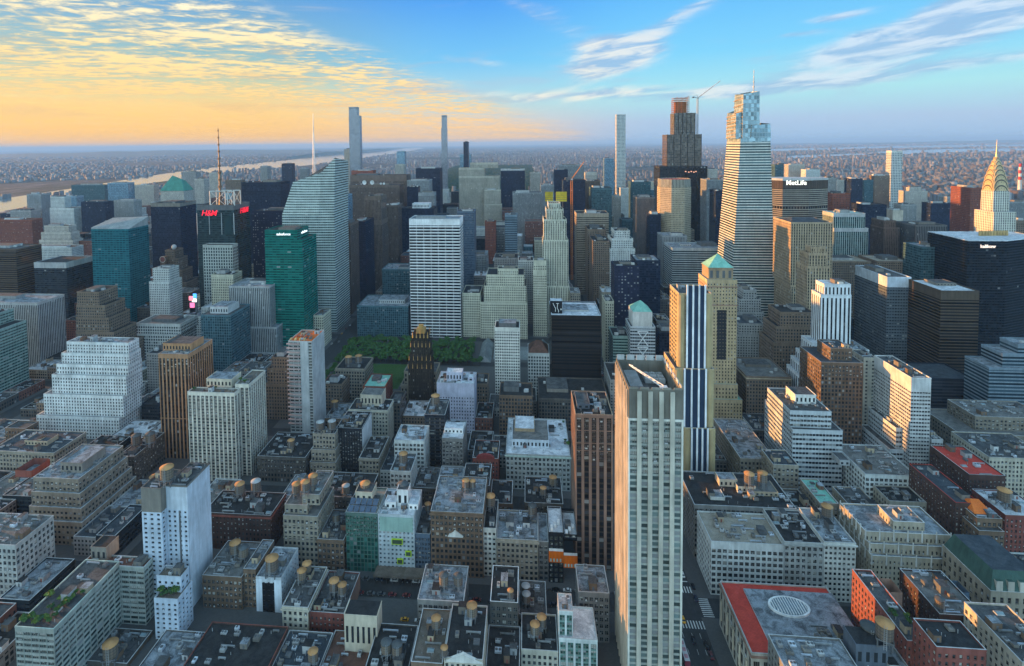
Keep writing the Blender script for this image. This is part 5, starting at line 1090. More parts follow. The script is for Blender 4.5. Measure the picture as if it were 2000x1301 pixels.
for i in range(3):
    for j in range(2):
        x, y = x1 + W * .52 + i * 3.2, y2 - 11 + j * 4.2; g2 = MB().box(x, x + 2.9, y, y + 3.9, zr_, zr_ + 2.2, 0, 0); g2.lathe(x + 1.45, y + 1.95, [(1.15, zr_ + 2.2), (1.2, zr_ + 2.7), (.2, zr_ + 2.5)], 12, 1); g2.build('cooling_unit', [plain('ltgrey', .5), plain('grey')], root, off)
MB().box(x1 + 3, x1 + 9, y1 + 12, y2 - 4, zr_, zr_ + 3.4).build('plant_room', [plain('grey')], root, off)
MB().box(x1 + 8.2, x2 - 9, y1 + 5, y1 + 11, zr_, zr_ + 2.).build('plant_room', [plain('ltgrey')], root, off)
m_ = MB(); p0, p1 = np.array((x1 + W * .22, y2 - 8, zr_ + 7.5)), np.array((x2 - W * .3, y1 + 6, zr_ + 5.5))
for o in ((0, .5, 0), (0, -.5, 0), (0, 0, .9)): m_.bar(p0 + np.array(o) * .4, p1 + np.array(o) * 1.3, .22)
for i in range(9):
    a = p0 + (p1 - p0) * i / 9; b = p0 + (p1 - p0) * (i + 1) / 9; m_.bar(a + np.array((0, .5, 0)), b + np.array((0, 0, .9)), .14); m_.bar(a + np.array((0, -.5, 0)), b + np.array((0, 0, .9)), .14)
m_.box(p1[0] - 1.6, p1[0] + 1.6, p1[1] - 1.2, p1[1] + 1.2, zr_, p1[2] + .8); m_.build('window_cleaning_crane', [plain('white', .5)], root, off)
MB().lathe(x1 + W * .24, y1 + 3.6, [(3., zr_ + 3.2), (2.6, zr_ + 4.3), (1.5, zr_ + 5.1), (.05, zr_ + 5.4)], 18).build('radome', [plain('white', .5)], root, off)
# gridded pyramids, hips and domes on roofs
def pyramid(sp, tier, y_apex, mat, name='pyramid_roof', ridge=0., inset=0., base=0.):
    t = sp['T'][tier]; z = t['z2'] + base; x1, x2, y1, y2 = t['x1'] + inset, t['x2'] - inset, t['y1'] + inset, t['y2'] - inset; xc, yc = (x1 + x2) / 2, (y1 + y2) / 2
    _, za = at(pix(xc, yc, z)[0], y_apex, yc); mb = MB(); r = (x2 - x1) / 2 * ridge
    mb.quad((x1, y1, z), (x2, y1, z), (xc + r, yc, za), (xc - r, yc, za)); mb.quad((x2, y2, z), (x1, y2, z), (xc - r, yc, za), (xc + r, yc, za)); mb.quad((x2, y1, z), (x2, y2, z), (xc + r, yc, za), (xc + r, yc, za)); mb.quad((x1, y2, z), (x1, y1, z), (xc - r, yc, za), (xc - r, yc, za))
    return mb.build(name, [mat], sp['root'], sp['off'])
sp = S('crowned by a pale green'); t = sp['T'][2]
x1, z1 = at(1384, 524, t['y1'] + 3); x2, _ = at(1432, 526, t['y1'] + 3)
mb = MB().box(x1, x2, t['y1'] + 3, t['y2'] - 3, t['z2'], z1)
for j in range(4):
    a = x1 + (x2 - x1) * (j + .25) / 4; b = x1 + (x2 - x1) * (j + .7) / 4; mb.quad((a, t['y1'] + 2.96, t['z2'] + 1.5), (b, t['y1'] + 2.96, t['z2'] + 1.5), (b, t['y1'] + 2.96, z1 - 2), (a, t['y1'] + 2.96, z1 - 2), 1)
mb.box(x1 - .6, x2 + .6, t['y1'] + 2.4, t['y2'] - 2.4, z1, z1 + .6, 0, 0, True).build('belfry', [plain('tan'), plain('dkgrey', .3)], sp['root'], sp['off'])
mb = MB(); xa, ya = (x1 + x2) / 2, (t['y1'] + t['y2']) / 2; _, za = at(1405, 495, ya); y1_, y2_ = t['y1'] + 2.6, t['y2'] - 2.6; z_ = z1 + .6
for p, q in (((x1 - .4, y1_), (x2 + .4, y1_)), ((x2 + .4, y1_), (x2 + .4, y2_)), ((x2 + .4, y2_), (x1 - .4, y2_)), ((x1 - .4, y2_), (x1 - .4, y1_))): mb.tri((*p, z_), (*q, z_), (xa, ya, za))
mb.build('pyramid_roof', [roofmat('copper')], sp['root'], sp['off'])
for h_ in (6, 22):
    MB().box(t['x1'] - .5, t['x2'] + .5, t['y1'] - .5, t['y1'] - .02, t['z2'] - h_, t['z2'] - h_ + .8, 0, 0, True).box(t['x1'] - .5, t['x1'] - .02, t['y1'] - .02, t['y2'], t['z2'] - h_, t['z2'] - h_ + .8, 0, 0, True).build('belt_course', [plain('pinkb')], sp['root'], sp['off'])
xm = (t['x1'] + t['x2']) / 2; MB().box(xm - 4, xm + 4, t['y1'] - .06, t['y1'] + .2, t['z2'] - 70, t['z2'] - 26, 0).build('window_bay', [facade(dict(ST['stripedk'], key='tanbay', b=2.))], sp['root'], sp['off'])
sp = S('cross-braced front'); t = sp['T'][0]
x1, z1 = at(1236, 609, t['y1'] + 2); x2, _ = at(1274, 611, t['y1'] + 2); MB().box(x1, x2, t['y1'] + 2, t['y2'] - 2, t['z2'], z1).build('upper_storey', [plain('offw')], sp['root'], sp['off'])
mb = MB(); xa, ya = (x1 + x2) / 2, (t['y1'] + t['y2']) / 2; _, za = at(1256, 586, ya); y1_, y2_ = t['y1'] + 2, t['y2'] - 2
for p, q in (((x1, y1_), (x2, y1_)), ((x2, y1_), (x2, y2_)), ((x2, y2_), (x1, y2_)), ((x1, y2_), (x1, y1_))): mb.tri((*p, z1), (*q, z1), (xa, ya, za))
mb.build('pyramid_roof', [roofmat('copper')], sp['root'], sp['off'])
mb = MB(); xm, hw = (t['x1'] + t['x2']) / 2, 5.
for k_ in range(3):
    z_ = t['z2'] - 4 - k_ * 16
    mb.bar((xm - hw, t['y1'] - .3, z_), (xm, t['y1'] - .3, z_ - 7), .4).bar((xm + hw, t['y1'] - .3, z_), (xm, t['y1'] - .3, z_ - 7), .4).bar((xm - hw, t['y1'] - .3, z_ - 14), (xm, t['y1'] - .3, z_ - 7), .4).bar((xm + hw, t['y1'] - .3, z_ - 14), (xm, t['y1'] - .3, z_ - 7), .4).bar((xm - hw, t['y1'] - .3, z_), (xm + hw, t['y1'] - .3, z_), .4)
mb.build('cross_brace', [plain('white')], sp['root'], sp['off'])
pyramid(S('red hipped roof'), 0, 664, roofmat('brownr'), 'hip_roof', .25)
sp = S('bright orange hip roof'); t = sp['T'][1]; x1, z1 = at(1903, 1012, t['y1'] + 3); x2, _ = at(1941, 1012, t['y1'] + 3)
mb = MB(); ya = t['y1'] + 10; _, za = at(1922, 975, ya); a, b = x1 + (x2 - x1) * .28, x2 - (x2 - x1) * .28
for p, q, r, s_ in (((x1, t['y1'] + 3), (x2, t['y1'] + 3), b, a), ((x2, t['y1'] + 17), (x1, t['y1'] + 17), a, b), ((x2, t['y1'] + 3), (x2, t['y1'] + 17), b, b), ((x1, t['y1'] + 17), (x1, t['y1'] + 3), a, a)): mb.quad((*p, t['z2'] + 1), (*q, t['z2'] + 1), (r, ya, za), (s_, ya, za))
mb.box(x1, x2, t['y1'] + 3, t['y1'] + 17, t['z2'], t['z2'] + 1, 1); mb.build('hip_roof', [roofmat('orangeroof'), plain('brown')], sp['root'], sp['off'])
pyramid(S('arched attic and dark hip'), 1, 424, roofmat('slate'), 'hip_roof', .6, 3)
sp = S('arched red gable'); t = sp['T'][0]; mb = MB(); xm, r = (t['x1'] + t['x2']) / 2, (t['x2'] - t['x1']) * .36
for i in range(10):
    a, b = math.pi * i / 10, math.pi * (i + 1) / 10
    p, q = (xm - r * math.cos(a), t['z2'] + r * .55 * math.sin(a)), (xm - r * math.cos(b), t['z2'] + r * .55 * math.sin(b)); mb.quad((p[0], t['y1'] - .1, t['z2']), (q[0], t['y1'] - .1, t['z2']), (q[0], t['y1'] - .1, q[1]), (p[0], t['y1'] - .1, p[1])); mb.quad((p[0], t['y1'] - .2, p[1]), (q[0], t['y1'] - .2, q[1]), (q[0], t['y1'] + 1.2, q[1] + .25), (p[0], t['y1'] + 1.2, p[1] + .25))
mb.build('gable', [plain((.28, .06, .055))], sp['root'], sp['off'])
sp = S('gilded stepped crown'); t = sp['T'][-1]; mb = MB(); gold = plain((.42, .26, .09), .5, .2)
for i in range(5):
    x = t['x1'] + (t['x2'] - t['x1']) * i / 4
    for y in (t['y1'], t['y2']): mb.bar((x, y, t['z2'] - 3), (x, y, t['z2'] + (5 if i == 2 else 3)), .7, 0, 4, .15)
mb.box(t['x1'] + 3, t['x2'] - 3, t['y1'] + 2, t['y2'] - 2, t['z2'], t['z2'] + 5).box(t['x1'] + 5, t['x2'] - 5, t['y1'] + 4, t['y2'] - 4, t['z2'] + 5, t['z2'] + 8)
for q in (0, 1, 2):
    tt = sp['T'][q]
    for i in range(6):
        x = tt['x1'] + (tt['x2'] - tt['x1']) * i / 5; mb.bar((x, tt['y1'], tt['z2'] - 4), (x, tt['y1'], tt['z2'] + 1.5), .4, 0, 4, .1)
mb.build('gilded_crown', [gold], sp['root'], sp['off'])
# distant green copper pyramid
Yp = 1330; x1, zb = at(313, 373, Yp); x2, _ = at(359, 373, Yp); xm, za = at(336, 345, Yp + 18); off = (xm, Yp + 18, 0)
root = thing('pyramid_tower', 'pale pink tower under a green copper pyramid, far left', 'tower', off); R = rect(x1, x2, Yp, Yp + 40); mb = MB(); poly_wall(mb, R, 0, R, zb, ST['aptfar'], 2); mb.build('wall', [facade(ST['aptfar'])], root, off)
mb = MB(); q = (x2 - x1) * .2; ms = rect(x1 - 1, x2 + 1, Yp - 1, Yp + 41); mt = rect(x1 + q, x2 - q, Yp + q, Yp + 40 - q); zm = zb + (za - zb) * .7
poly_wall(mb, ms, zb, mt, zm, dict(b=9, f=9)); poly_wall(mb, mt, zm, [(xm, Yp + 20)] * 4, za + 3, dict(b=9, f=9)); mb.build('pyramid_roof', [plain((.06, .22, .17), .7)], root, off); FOOT.append((x1, x2, Yp, Yp + 40))
# teal tower: slanted crown
sp = S('slanted grey crown'); t = sp['T'][0]; xl_, zl = at(178, 437, t['y1']); xc_, zc2 = at(250, 449, t['y1']); xb_, zb2 = at(291, 414, t['y2']); _, zb3 = at(214, 424, t['y2'])
mb = MB(); R = [(t['x1'], t['y1']), (t['x2'], t['y1']), (t['x2'], t['y2']), (t['x1'], t['y2'])]; zz = [t['z2'] + 3, t['z2'] + .5, t['z2'] + 13, t['z2'] + 11]
poly_wall(mb, R, t['z2'] - .2, R, zz, dict(b=9, f=9)); fan(mb, R, zz); mb.build('slanted_crown', [plain((.28, .29, .285), .7)], sp['root'], sp['off'])
# red-lettered tower: frame, letters and mast
sp = S('big red rooftop letters'); t = sp['T'][0]; root, off = sp['root'], sp['off']; Y = t['y1']; zt = t['z2']; mb = MB()
xa, z1 = at(409, 398, Y); xb, z2 = at(438, 374, Y); xc = at(452, 380, Y)[0]
for (a, b) in ((xa, xb), (xb + 3, xc + 3)):
    for y in (Y + 2, Y + 18):
        mb.bar((a, y, zt), (a, y, z2), .7).bar((b, y, zt), (b, y, z2), .7).bar((a, y, z2), (b, y, z2), .7).bar((a, y, zt), (b, y, z2), .35).bar((b, y, zt), (a, y, z2), .35)
mb.build('roof_frame', [plain('offw', .6)], root, off)
x, z1 = at(430, 376, Y + 10); _, z2 = at(429, 250, Y + 10); mast(root, off, x, Y + 10, zt, z1 + 4, 2.6, 'brown', 3, 'mast_base'); mast(root, off, x, Y + 10, z1 + 2, z2, 1.5, 'brown', 9)
MB().box(x + 9, x + 18, Y + 8, Y + 9, zt + 8, zt + 17, 0, 0, True).build('dish_screen', [plain('sky', .4)], root, off)
_, zl = at(409, 421, Y); xl, _ = at(409, 421, Y); letters('H&M', (1, .02, .05), 1.0, xl, Y - 1.2, zl, 11., root, off, shear=.25, bold=.04, spacing=.9)
letters('H&M', (1, .02, .05), .9, t['x2'] + 1.2, Y + 26, zl + 1, 11., root, off, ang=math.pi / 2, shear=.2, bold=.04, spacing=.9)
c = MB(); c.lathe(t['x2'] - 9, Y + 7, [(9, zt - 40), (9, zt - 14)], 20); c.build('rounded_corner', [facade(dict(ST['glass4ts'], key='g4b'))], root, off)
for i in range(4): MB().bar((t['x1'] + (t['x2'] - t['x1']) * i / 3, Y - .3, zt - 40), (t['x1'] + (t['x2'] - t['x1']) * i / 3, Y - .3, zt - 10), .5).build('mullion', [plain('ltgrey')], root, off)
# green tower lettering
sp = S('white lettering on its crown'); t = sp['T'][1]; x, z = at(554, 459.5, t['y1']); letters('salesforce', (1, 1, 1), 1.0, x, t['y1'] - .5, z, 4.3, sp['root'], sp['off'], bold=.03)
letters('salesforce', (1, 1, 1), 1.0, t['x2'] + .5, t['y1'] + 20, z, 4.3, sp['root'], sp['off'], ang=math.pi / 2, bold=.03)
# sign box on the near-black office
sp = S('pale roof frame and sign box'); t = sp['T'][0]; x1, z1 = at(1075, 613, t['y1'] + 8); x2, z2 = at(1098, 588, t['y1'] + 8); y = t['y1'] + 8
root, off = sp['root'], sp['off']; MB().box(x1, x2, y, y + 9, t['z2'], z2, 0, 1).build('sign_box', [plain('black'), roofmat('white')], root, off)
mb = MB(); cx = lambda f: x1 + (x2 - x1) * f; cz = lambda f: t['z2'] + (z2 - t['z2']) * f
for pts in (((.22, .82), (.32, .62), (.44, .40), (.42, .15)), ((.5, .8), (.72, .8)), ((.62, .78), (.58, .45), (.70, .22), (.68, .1))):
    for p, q in zip(pts[:-1], pts[1:]): mb.bar((cx(p[0]), y - .15, cz(p[1])), (cx(q[0]), y - .15, cz(q[1])), .30)
mb.box(cx(.86), cx(.95), y - .2, y - .05, cz(.28), cz(.4), 0, 0, True); mb.build('sign_emblem', [plain('white')], root, off)
# lit street screens
for i, (a, b, c_, d_, col_, yy) in enumerate([(377, 383, 574, 582, (.1, .45, 1), 640), (375, 384, 583, 590, (1, .95, .9), 641), (369, 376, 579, 587, (1, .25, .3), 640), (371, 379, 592, 601, (1, .2, .4), 640)]):
    x1, z1 = at(a, d_, yy + 20); x2, z2 = at(b, c_, yy + 20); o = thing('advert_screen', ['blue glowing advert screen, topmost of the four', 'white glowing advert screen under the blue one', 'red glowing advert screen left of the white one', 'pink glowing advert screen, lowest of the four'][i], 'screen', ((x1 + x2) / 2, yy + 20, 0), 'glowing advert screens')
    MB().box(x1, x2, yy + 20, yy + 21, z1, z2, 0, 0, True).build('panel', [glow(col_, 1.6)], o, ((x1 + x2) / 2, yy + 20, 0)); MB().box(x1 - .2, x2 + .2, yy + 21.02, yy + 21.5, 0, z2 + .3, 0, 0).build('frame', [plain('dkgrey')], o, ((x1 + x2) / 2, yy + 20, 0))
# clock and globe of the stepped building
sp = S('round clock and glass globe'); t = sp['T'][-1]; x, z = (t['x1'] + t['x2']) / 2, t['z2']; MB().lathe(x, (t['y1'] + t['y2']) / 2, [(2., z), (3.2, z + 1.5), (3.8, z + 4), (3.2, z + 6.5), (1.4, z + 8), (.05, z + 8.3)], 12).build('globe', [plain('ltgrey', .3)], sp['root'], sp['off'])
t = sp['T'][2]; xk, zk = at(320, 506, t['y1']); r = 4.2; mb = MB()
for i in range(20):
    a, b = 2 * math.pi * i / 20, 2 * math.pi * (i + 1) / 20; mb.tri((xk, t['y1'] - 3, zk), (xk + r * math.cos(a), t['y1'] - 3, zk + r * math.sin(a)), (xk + r * math.cos(b), t['y1'] - 3, zk + r * math.sin(b))); mb.quad((xk + r * math.cos(a), t['y1'] - 3.1, zk + r * math.sin(a)), (xk + r * math.cos(b), t['y1'] - 3.1, zk + r * math.sin(b)), (xk + r * 1.18 * math.cos(b), t['y1'] - 3.1, zk + r * 1.18 * math.sin(b)), (xk + r * 1.18 * math.cos(a), t['y1'] - 3.1, zk + r * 1.18 * math.sin(a)), 1)
mb.box(xk - r, xk + r, t['y1'] - 2.9, t['y1'] + 4, zk - 14, zk + r, 2); mb.build('clock', [plain('red'), plain('offw'), plain('brown')], sp['root'], sp['off'])
# white dishes on the brown slab
sp = S('white dishes on the roof'); t = sp['T'][0]
for xx in (712, 727, 744, 750):
    x, z = at(xx, 362, t['y1'] + 6); zd = t['z2']; r = 5. if xx < 740 else 2.6; mb = MB(); n = 12
    for i in range(n):
        a, b = 2 * math.pi * i / n, 2 * math.pi * (i + 1) / n; c0 = (x, t['y1'] + 8, zd + r + 1); f = lambda q: (x + r * math.cos(q), t['y1'] + 5, zd + r + 1 + r * math.sin(q)); mb.tri(c0, f(a), f(b))
    mb.bar((x, t['y1'] + 8, zd), (x, t['y1'] + 8, zd + r + 1), .5); mb.build('dish', [plain('white')], sp['root'], sp['off'])
# concrete frame tower: exposed decks
sp = S('bare concrete tower'); t = sp['T'][0]; root, off = sp['root'], sp['off']; xa = at(586, 668, t['y1'])[0]; xb = at(602, 668, t['y1'])[0]
mb = MB().box(xa, xb, t['y1'] - .25, t['y1'] + .5, 0, t['z2'] + .6, 0, 0).build('core_wall', [plain('ltgrey')], root, off)
for i in range(20):
    z = t['z2'] - 2 - i * 3.6
    if z < 12: break
    MB().box(t['x1'] - 1.2, xa - .05, t['y1'] - 1.3, t['y1'] - .05, z, z + .9, 0, 0, True).build('floor_deck', [plain((.50, .36, .33))], root, off)
for i in range(8): MB().box(t['x1'] + i * 2., t['x1'] + i * 2. + 1.1, t['y1'] + 3 + (i * 7) % 14, t['y1'] + 6 + (i * 7) % 14, t['z2'], t['z2'] + 1.5, 0).build('formwork', [plain((.55, .16, .08) if i % 2 else (.6, .45, .2))], root, off)
# golden brick corners and white ribs of the striped tower
sp = S('golden brick rounded corners'); root, off = sp['root'], sp['off']
for i, t in enumerate(sp['T']):
    W = t['x2'] - t['x1']; a, b = t['x1'] + W * (.22 if i else .2), t['x2'] - W * (.19 if i else .24); zt = t['z2'] if i < 2 else at(1360, 559, t['y1'] - .6)[1]; z0 = t['z1']
    MB().box(a, b, t['y1'] - .9, t['y1'] - .02, z0, zt + .3, 0, 1).build('glass_bay', [facade(dict(ST['stripedk'], key='g425', b=1.2, wall=(.03, .05, .09), sp=(.025, .045, .08), gl=(.025, .05, .09), m=.4)), roofmat('grey')], root, off)
    for j in range(4):
        x = a + (b - a) * (j + .12) / 3.24; MB().box(x - .55, x + .55, t['y1'] - 1.6, t['y1'] - .92, z0, zt + 1.1, 0, 0, True).build('white_rib', [plain((.84, .85, .87), .6)], root, off)
    for cx_ in (t['x1'] + 2.2, t['x2'] - 2.2): c = MB().lathe(cx_, t['y1'] + 2.0, [(2.9, z0), (2.9, t['z2'] - .5), (.1, t['z2'] - .4)], 16); c.build('rounded_corner', [facade(dict(ST['strip425'], key='c425', b=18., w=.9, h=.45))], root, off)
# lime bays, orange storeys, white stripe, palazzo roof
sp = S('lime green square bays'); t = sp['T'][0]; root, off = sp['root'], sp['off']; lm = plain((.42, .62, .03), .5)
for (a, b, c_, d_) in ((765, 787, 1051, 1063), (792, 804, 1075, 1086), (776, 788, 1090, 1101), (793, 804, 1112, 1121), (776, 787, 1126, 1140)):
    x1, z2 = at(a, c_, t['y1']); x2, z1 = at(b, d_, t['y1']); m_ = MB().box(x1, x2, t['y1'] - .7, t['y1'] - .02, z1, z2, 0, 0, True); e = .45; m_.quad((x1 + e, t['y1'] - .73, z1 + e), (x2 - e, t['y1'] - .73, z1 + e), (x2 - e, t['y1'] - .73, z2 - e), (x1 + e, t['y1'] - .73, z2 - e), 1); m_.build('bay_frame', [lm, plain((.06, .09, .06), .2)], root, off)
x1, z1 = at(742, 1036, t['y1']); x2, z2 = at(806, 1012, t['y1']); MB().box(x1, x2, t['y1'] - .35, t['y1'] - .02, z1, z2, 0, 0, True).build('glass_screen', [facade(dict(ST['greenglass'], key='limescreen', b=1.1, gl=(.16, .36, .28), sp=(.2, .42, .32), wall=(.3, .45, .4)))], root, off)
sp = S('vivid orange top storeys'); root, off = sp['root'], sp['off']; om = plain((.72, .15, .01), .6)
for t, (c_, d_) in zip(sp['T'], ((1076, 1098), (1083, 1107))):
    _, z2 = at(1085, c_, t['y1']); _, z1 = at(1085, d_, t['y1']); m_ = MB().box(t['x1'] - .1, t['x2'] + .1, t['y1'] - .3, t['y1'] - .02, z1, z2, 0, 0, True)
    for j in range(4):
        a = t['x1'] + (t['x2'] - t['x1']) * (j + .3) / 4.4; m_.quad((a, t['y1'] - .33, z1 + .5), (a + .9, t['y1'] - .33, z1 + .5), (a + .9, t['y1'] - .33, z1 + 2.3), (a, t['y1'] - .33, z1 + 2.3), 1)
    m_.build('orange_storey', [om, plain((.4, .55, .5), .2)], root, off)
    MB().box(t['x1'], t['x2'], t['y1'] - .6, t['y1'] - .31, z2 + .2, z2 + 1.6, 0, 0, True).build('balcony_rail', [plain('white')], root, off)
    for i in range(3): MB().box(t['x1'] + 1 + i * 2, t['x1'] + 2.5 + i * 2, t['y1'] + 1 + i * 3, t['y1'] + 4 + i * 3, t['z2'], t['z2'] + 2.4 - .4 * i, 0).build('roof_box', [plain('white')], root, off)
sp = S('one black vertical stripe'); t = sp['T'][0]; W = t['x2'] - t['x1']; MB().box(t['x1'] + W * .24, t['x1'] + W * .72, t['y1'] - .1, t['y1'] + .4, 0, t['z2'] - 2.5, 0, 0, True).build('dark_stripe', [plain('black', .3)], sp['root'], sp['off'])
MB().box(t['x1'] - .12, t['x1'] + W * .24 - .02, t['y1'] - .12, t['y1'] - .02, 0, t['z2'] - .6).box(t['x1'] + W * .72 + .02, t['x2'] + .12, t['y1'] - .12, t['y1'] - .02, 0, t['z2'] - .6).build('white_panel', [plain((.60, .66, .72))], sp['root'], sp['off'])
sp = S('recessed windowless wing'); t = sp['T'][0]; xa = at(349, 951, t['y1'])[0]; MB().box(xa - .5, xa + .5, t['y1'] - .1, t['y1'] + .2, 0, t['z2'] - 13, 0, 0, True).build('dark_stripe', [plain('dkgrey', .3)], sp['root'], sp['off'])
sp = S('oval skylight'); t = sp['T'][0]; root, off = sp['root'], sp['off']; q = 4.2; z = t['z2'] + .9
MB().box(t['x1'] + 10, t['x2'] + .4, t['y1'] + 5, t['y2'] - q, t['z2'] + .02, z, 0, 1).build('inner_roof', [plain('bluew'), roofmat('silver')], root, off)
mb = MB(); xo, yo = gnd(1541, 1187, z); rx, ry = 9.5, 6.; n = 24
for i in range(n):
    a, b = 2 * math.pi * i / n, 2 * math.pi * (i + 1) / n; P = lambda k_, q_, h: (xo + rx * k_ * math.cos(q_), yo + ry * k_ * math.sin(q_), z + h)
    mb.quad(P(1, a, 0), P(1, b, 0), P(1, b, 1.), P(1, a, 1.)); mb.quad(P(1, a, 1.), P(1, b, 1.), P(.88, b, .9), P(.88, a, .9)); mb.tri(P(.88, a, .8), P(.88, b, .8), (xo, yo, z + 1.3), 1)
for i in range(-6, 7):
    x = xo + rx * .85 * i / 6.5; h = ry * .86 * math.sqrt(max(0, 1 - ((x - xo) / rx / .88) ** 2)); mb.box(x - .16, x + .16, yo - h, yo + h, z + .95, z + 1.45)
mb.build('oval_skylight', [plain('white'), plain((.22, .28, .33), .2)], root, off)
clutter(root, dict(x1=t['x1'] + 30, x2=t['x2'], y1=t['y1'] + 5, y2=t['y1'] + 17), z + .01, off, random.Random(3), 3., 'grey')
for j in range(5):               # giant order down the avenue front
    y = t['y1'] + (t['y2'] - t['y1']) * (j + .5) / 5; MB().lathe(t['x1'] - .55, y, [(.55, 6), (.5, t['z2'] - 7), (.75, t['z2'] - 6.2)], 10).build('column', [plain('cream')], root, off)
# white solar roof on the green glass hotel, gable on the brown loft, gabled front bottom centre
sp = S('sloping solar panels'); t = sp['T'][0]; mb = MB(); z = t['z2'] + .1
for i in range(5):
    for j in range(2):
        a = t['x1'] + .8 + (t['x2'] - t['x1'] - 1.6) * i / 5; b = t['x1'] + .8 + (t['x2'] - t['x1'] - 1.6) * (i + .86) / 5; y1_ = t['y1'] + .8 + j * 4; mb = MB(); mb.quad((a, y1_, z + .6 + j * 1.7), (b, y1_, z + .6 + j * 1.7), (b, y1_ + 3.6, z + 2.1 + j * 1.7), (a, y1_ + 3.6, z + 2.1 + j * 1.7)); mb.bar((a, y1_ + 3.4, z), (a, y1_ + 3.4, z + 2 + j * 1.7), .12, 1).bar((b, y1_ + 3.4, z), (b, y1_ + 3.4, z + 2 + j * 1.7), .12, 1); mb.build('solar_panel', [plain((.09, .12, .17), .15), plain('ltgrey')], sp['root'], sp['off'])
def gable(sp, a, b, yb, yt, c):
    t = sp['T'][0]; y = t['y1'] - .35; x1, z1 = at(a, yb, y); x2, _ = at(b, yb, y); xm, z2 = at((a + b) / 2, yt, y); mb = MB(); mb.tri((x1, y, z1), (x2, y, z1), (xm, y, z2)); mb.quad((x1, y - .2, z1), (xm, y - .2, z2), (xm, y + .9, z2 + .35), (x1, y + .9, z1 + .35)); mb.quad((xm, y - .2, z2), (x2, y - .2, z1), (x2, y + .9, z1 + .35), (xm, y + .9, z2 + .35)); mb.box(x1 - .4, x2 + .4, y - .3, y + .3, z1 - .7, z1, 0, 0, True); mb.build('gable', [plain(c)], sp['root'], sp['off'])
gable(S('white gable ornament'), 876, 903, 1046, 1037, 'offw')
gable(S('white gabled front'), 872, 946, 1282, 1268, 'offw') if 0 else None
sp = S('white gabled front'); t = sp['T'][0]; y = t['y1'] - .3; xm = (t['x1'] + t['x2']) / 2; mb = MB().tri((t['x1'], y, t['z2'] - 1), (t['x2'], y, t['z2'] - 1), (xm, y, t['z2'] + 3)); mb.quad((t['x1'], y - .2, t['z2'] - 1), (xm, y - .2, t['z2'] + 3), (xm, y + .9, t['z2'] + 3.3), (t['x1'], y + .9, t['z2'] - .7)); mb.quad((xm, y - .2, t['z2'] + 3), (t['x2'], y - .2, t['z2'] - 1), (t['x2'], y + .9, t['z2'] - .7), (xm, y + .9, t['z2'] + 3.3)); mb.build('gable', [plain('offw')], sp['root'], sp['off'])
# mansard of the beaux-arts block
sp = S('green mansard roof'); t = sp['T'][0]; mb = MB(); z = t['z2']; q = 3.; R1 = rect(t['x1'], t['x2'], t['y1'], t['y2']); R2 = rect(t['x1'] + q, t['x2'] - q, t['y1'] + q, t['y2'] - q); poly_wall(mb, R1, z, R2, z + 9, dict(b=9, f=9)); fan(mb, R2, z + 9, 1)
mb.build('mansard_roof', [plain((.05, .10, .085), .6), roofmat('slate')], sp['root'], sp['off'])
for i in range(4):
    x = t['x1'] + 4 + i * (t['x2'] - t['x1'] - 8) / 3.; MB().box(x - 1.4, x + 1.4, t['y1'] + .2, t['y1'] + 3, z + .5, z + 5.5, 0, 1).build('dormer', [plain('stone' if 0 else 'lime'), plain((.05, .10, .085))], sp['root'], sp['off'])
# library gables
sp = S('stone library'); t = sp['T'][0]; mb = MB(); z = t['z2']
for a, b in ((0., .22), (.22, .8), (.8, 1.)):
    x1_, x2_ = t['x1'] + (t['x2'] - t['x1']) * a, t['x1'] + (t['x2'] - t['x1']) * b; ym = (t['y1'] + t['y2']) / 2; h = 6 if a == .22 else 9; q = 8 if a == .22 else 5
    if a == .22: mb.quad((x1_, t['y1'], z), (x2_, t['y1'], z), (x2_, ym, z + h), (x1_, ym, z + h)); mb.quad((x2_, t['y2'], z), (x1_, t['y2'], z), (x1_, ym, z + h), (x2_, ym, z + h))
    else:
        xm = (x1_ + x2_) / 2; mb.quad((x1_, t['y1'], z), (xm, t['y1'], z + h), (xm, t['y2'], z + h), (x1_, t['y2'], z)); mb.quad((xm, t['y1'], z + h), (x2_, t['y1'], z), (x2_, t['y2'], z), (xm, t['y2'], z + h)); mb.tri((x1_, t['y1'] - .02, z), (x2_, t['y1'] - .02, z), (xm, t['y1'] - .02, z + h), 1)
mb.build('pitched_roof', [plain((.20, .22, .22)), plain('ltgrey')], sp['root'], sp['off'])
# crowns: gothic pinnacles and wedding-cake finials
for key, tiers, c_ in (('gothic brown setback', (1, 2, 3), (.40, .30, .2)), ('white ridged crown', (2, 3, 4), (.56, .54, .46)), ('scalloped setbacks', (0, 1, 2), 'offw'), ('stepped crown and white-capped', (0, 1, 2), 'offw')):
    sp = S(key)
    for ti in tiers:
        t = sp['T'][ti]; n = 6
        for i in range(n + 1):
            x = t['x1'] + (t['x2'] - t['x1']) * i / n; y = t['y1'] + (t['y2'] - t['y1']) * i / n
            for a, b in ((x, t['y1'] - .2),) + (((t['x1'] - .2, y),) if i else ()): MB().bar((a, b, t['z2'] - 4), (a, b, t['z2'] + 2.2), .55, 0, 4, .3).build('finial', [plain(c_)], sp['root'], sp['off'])
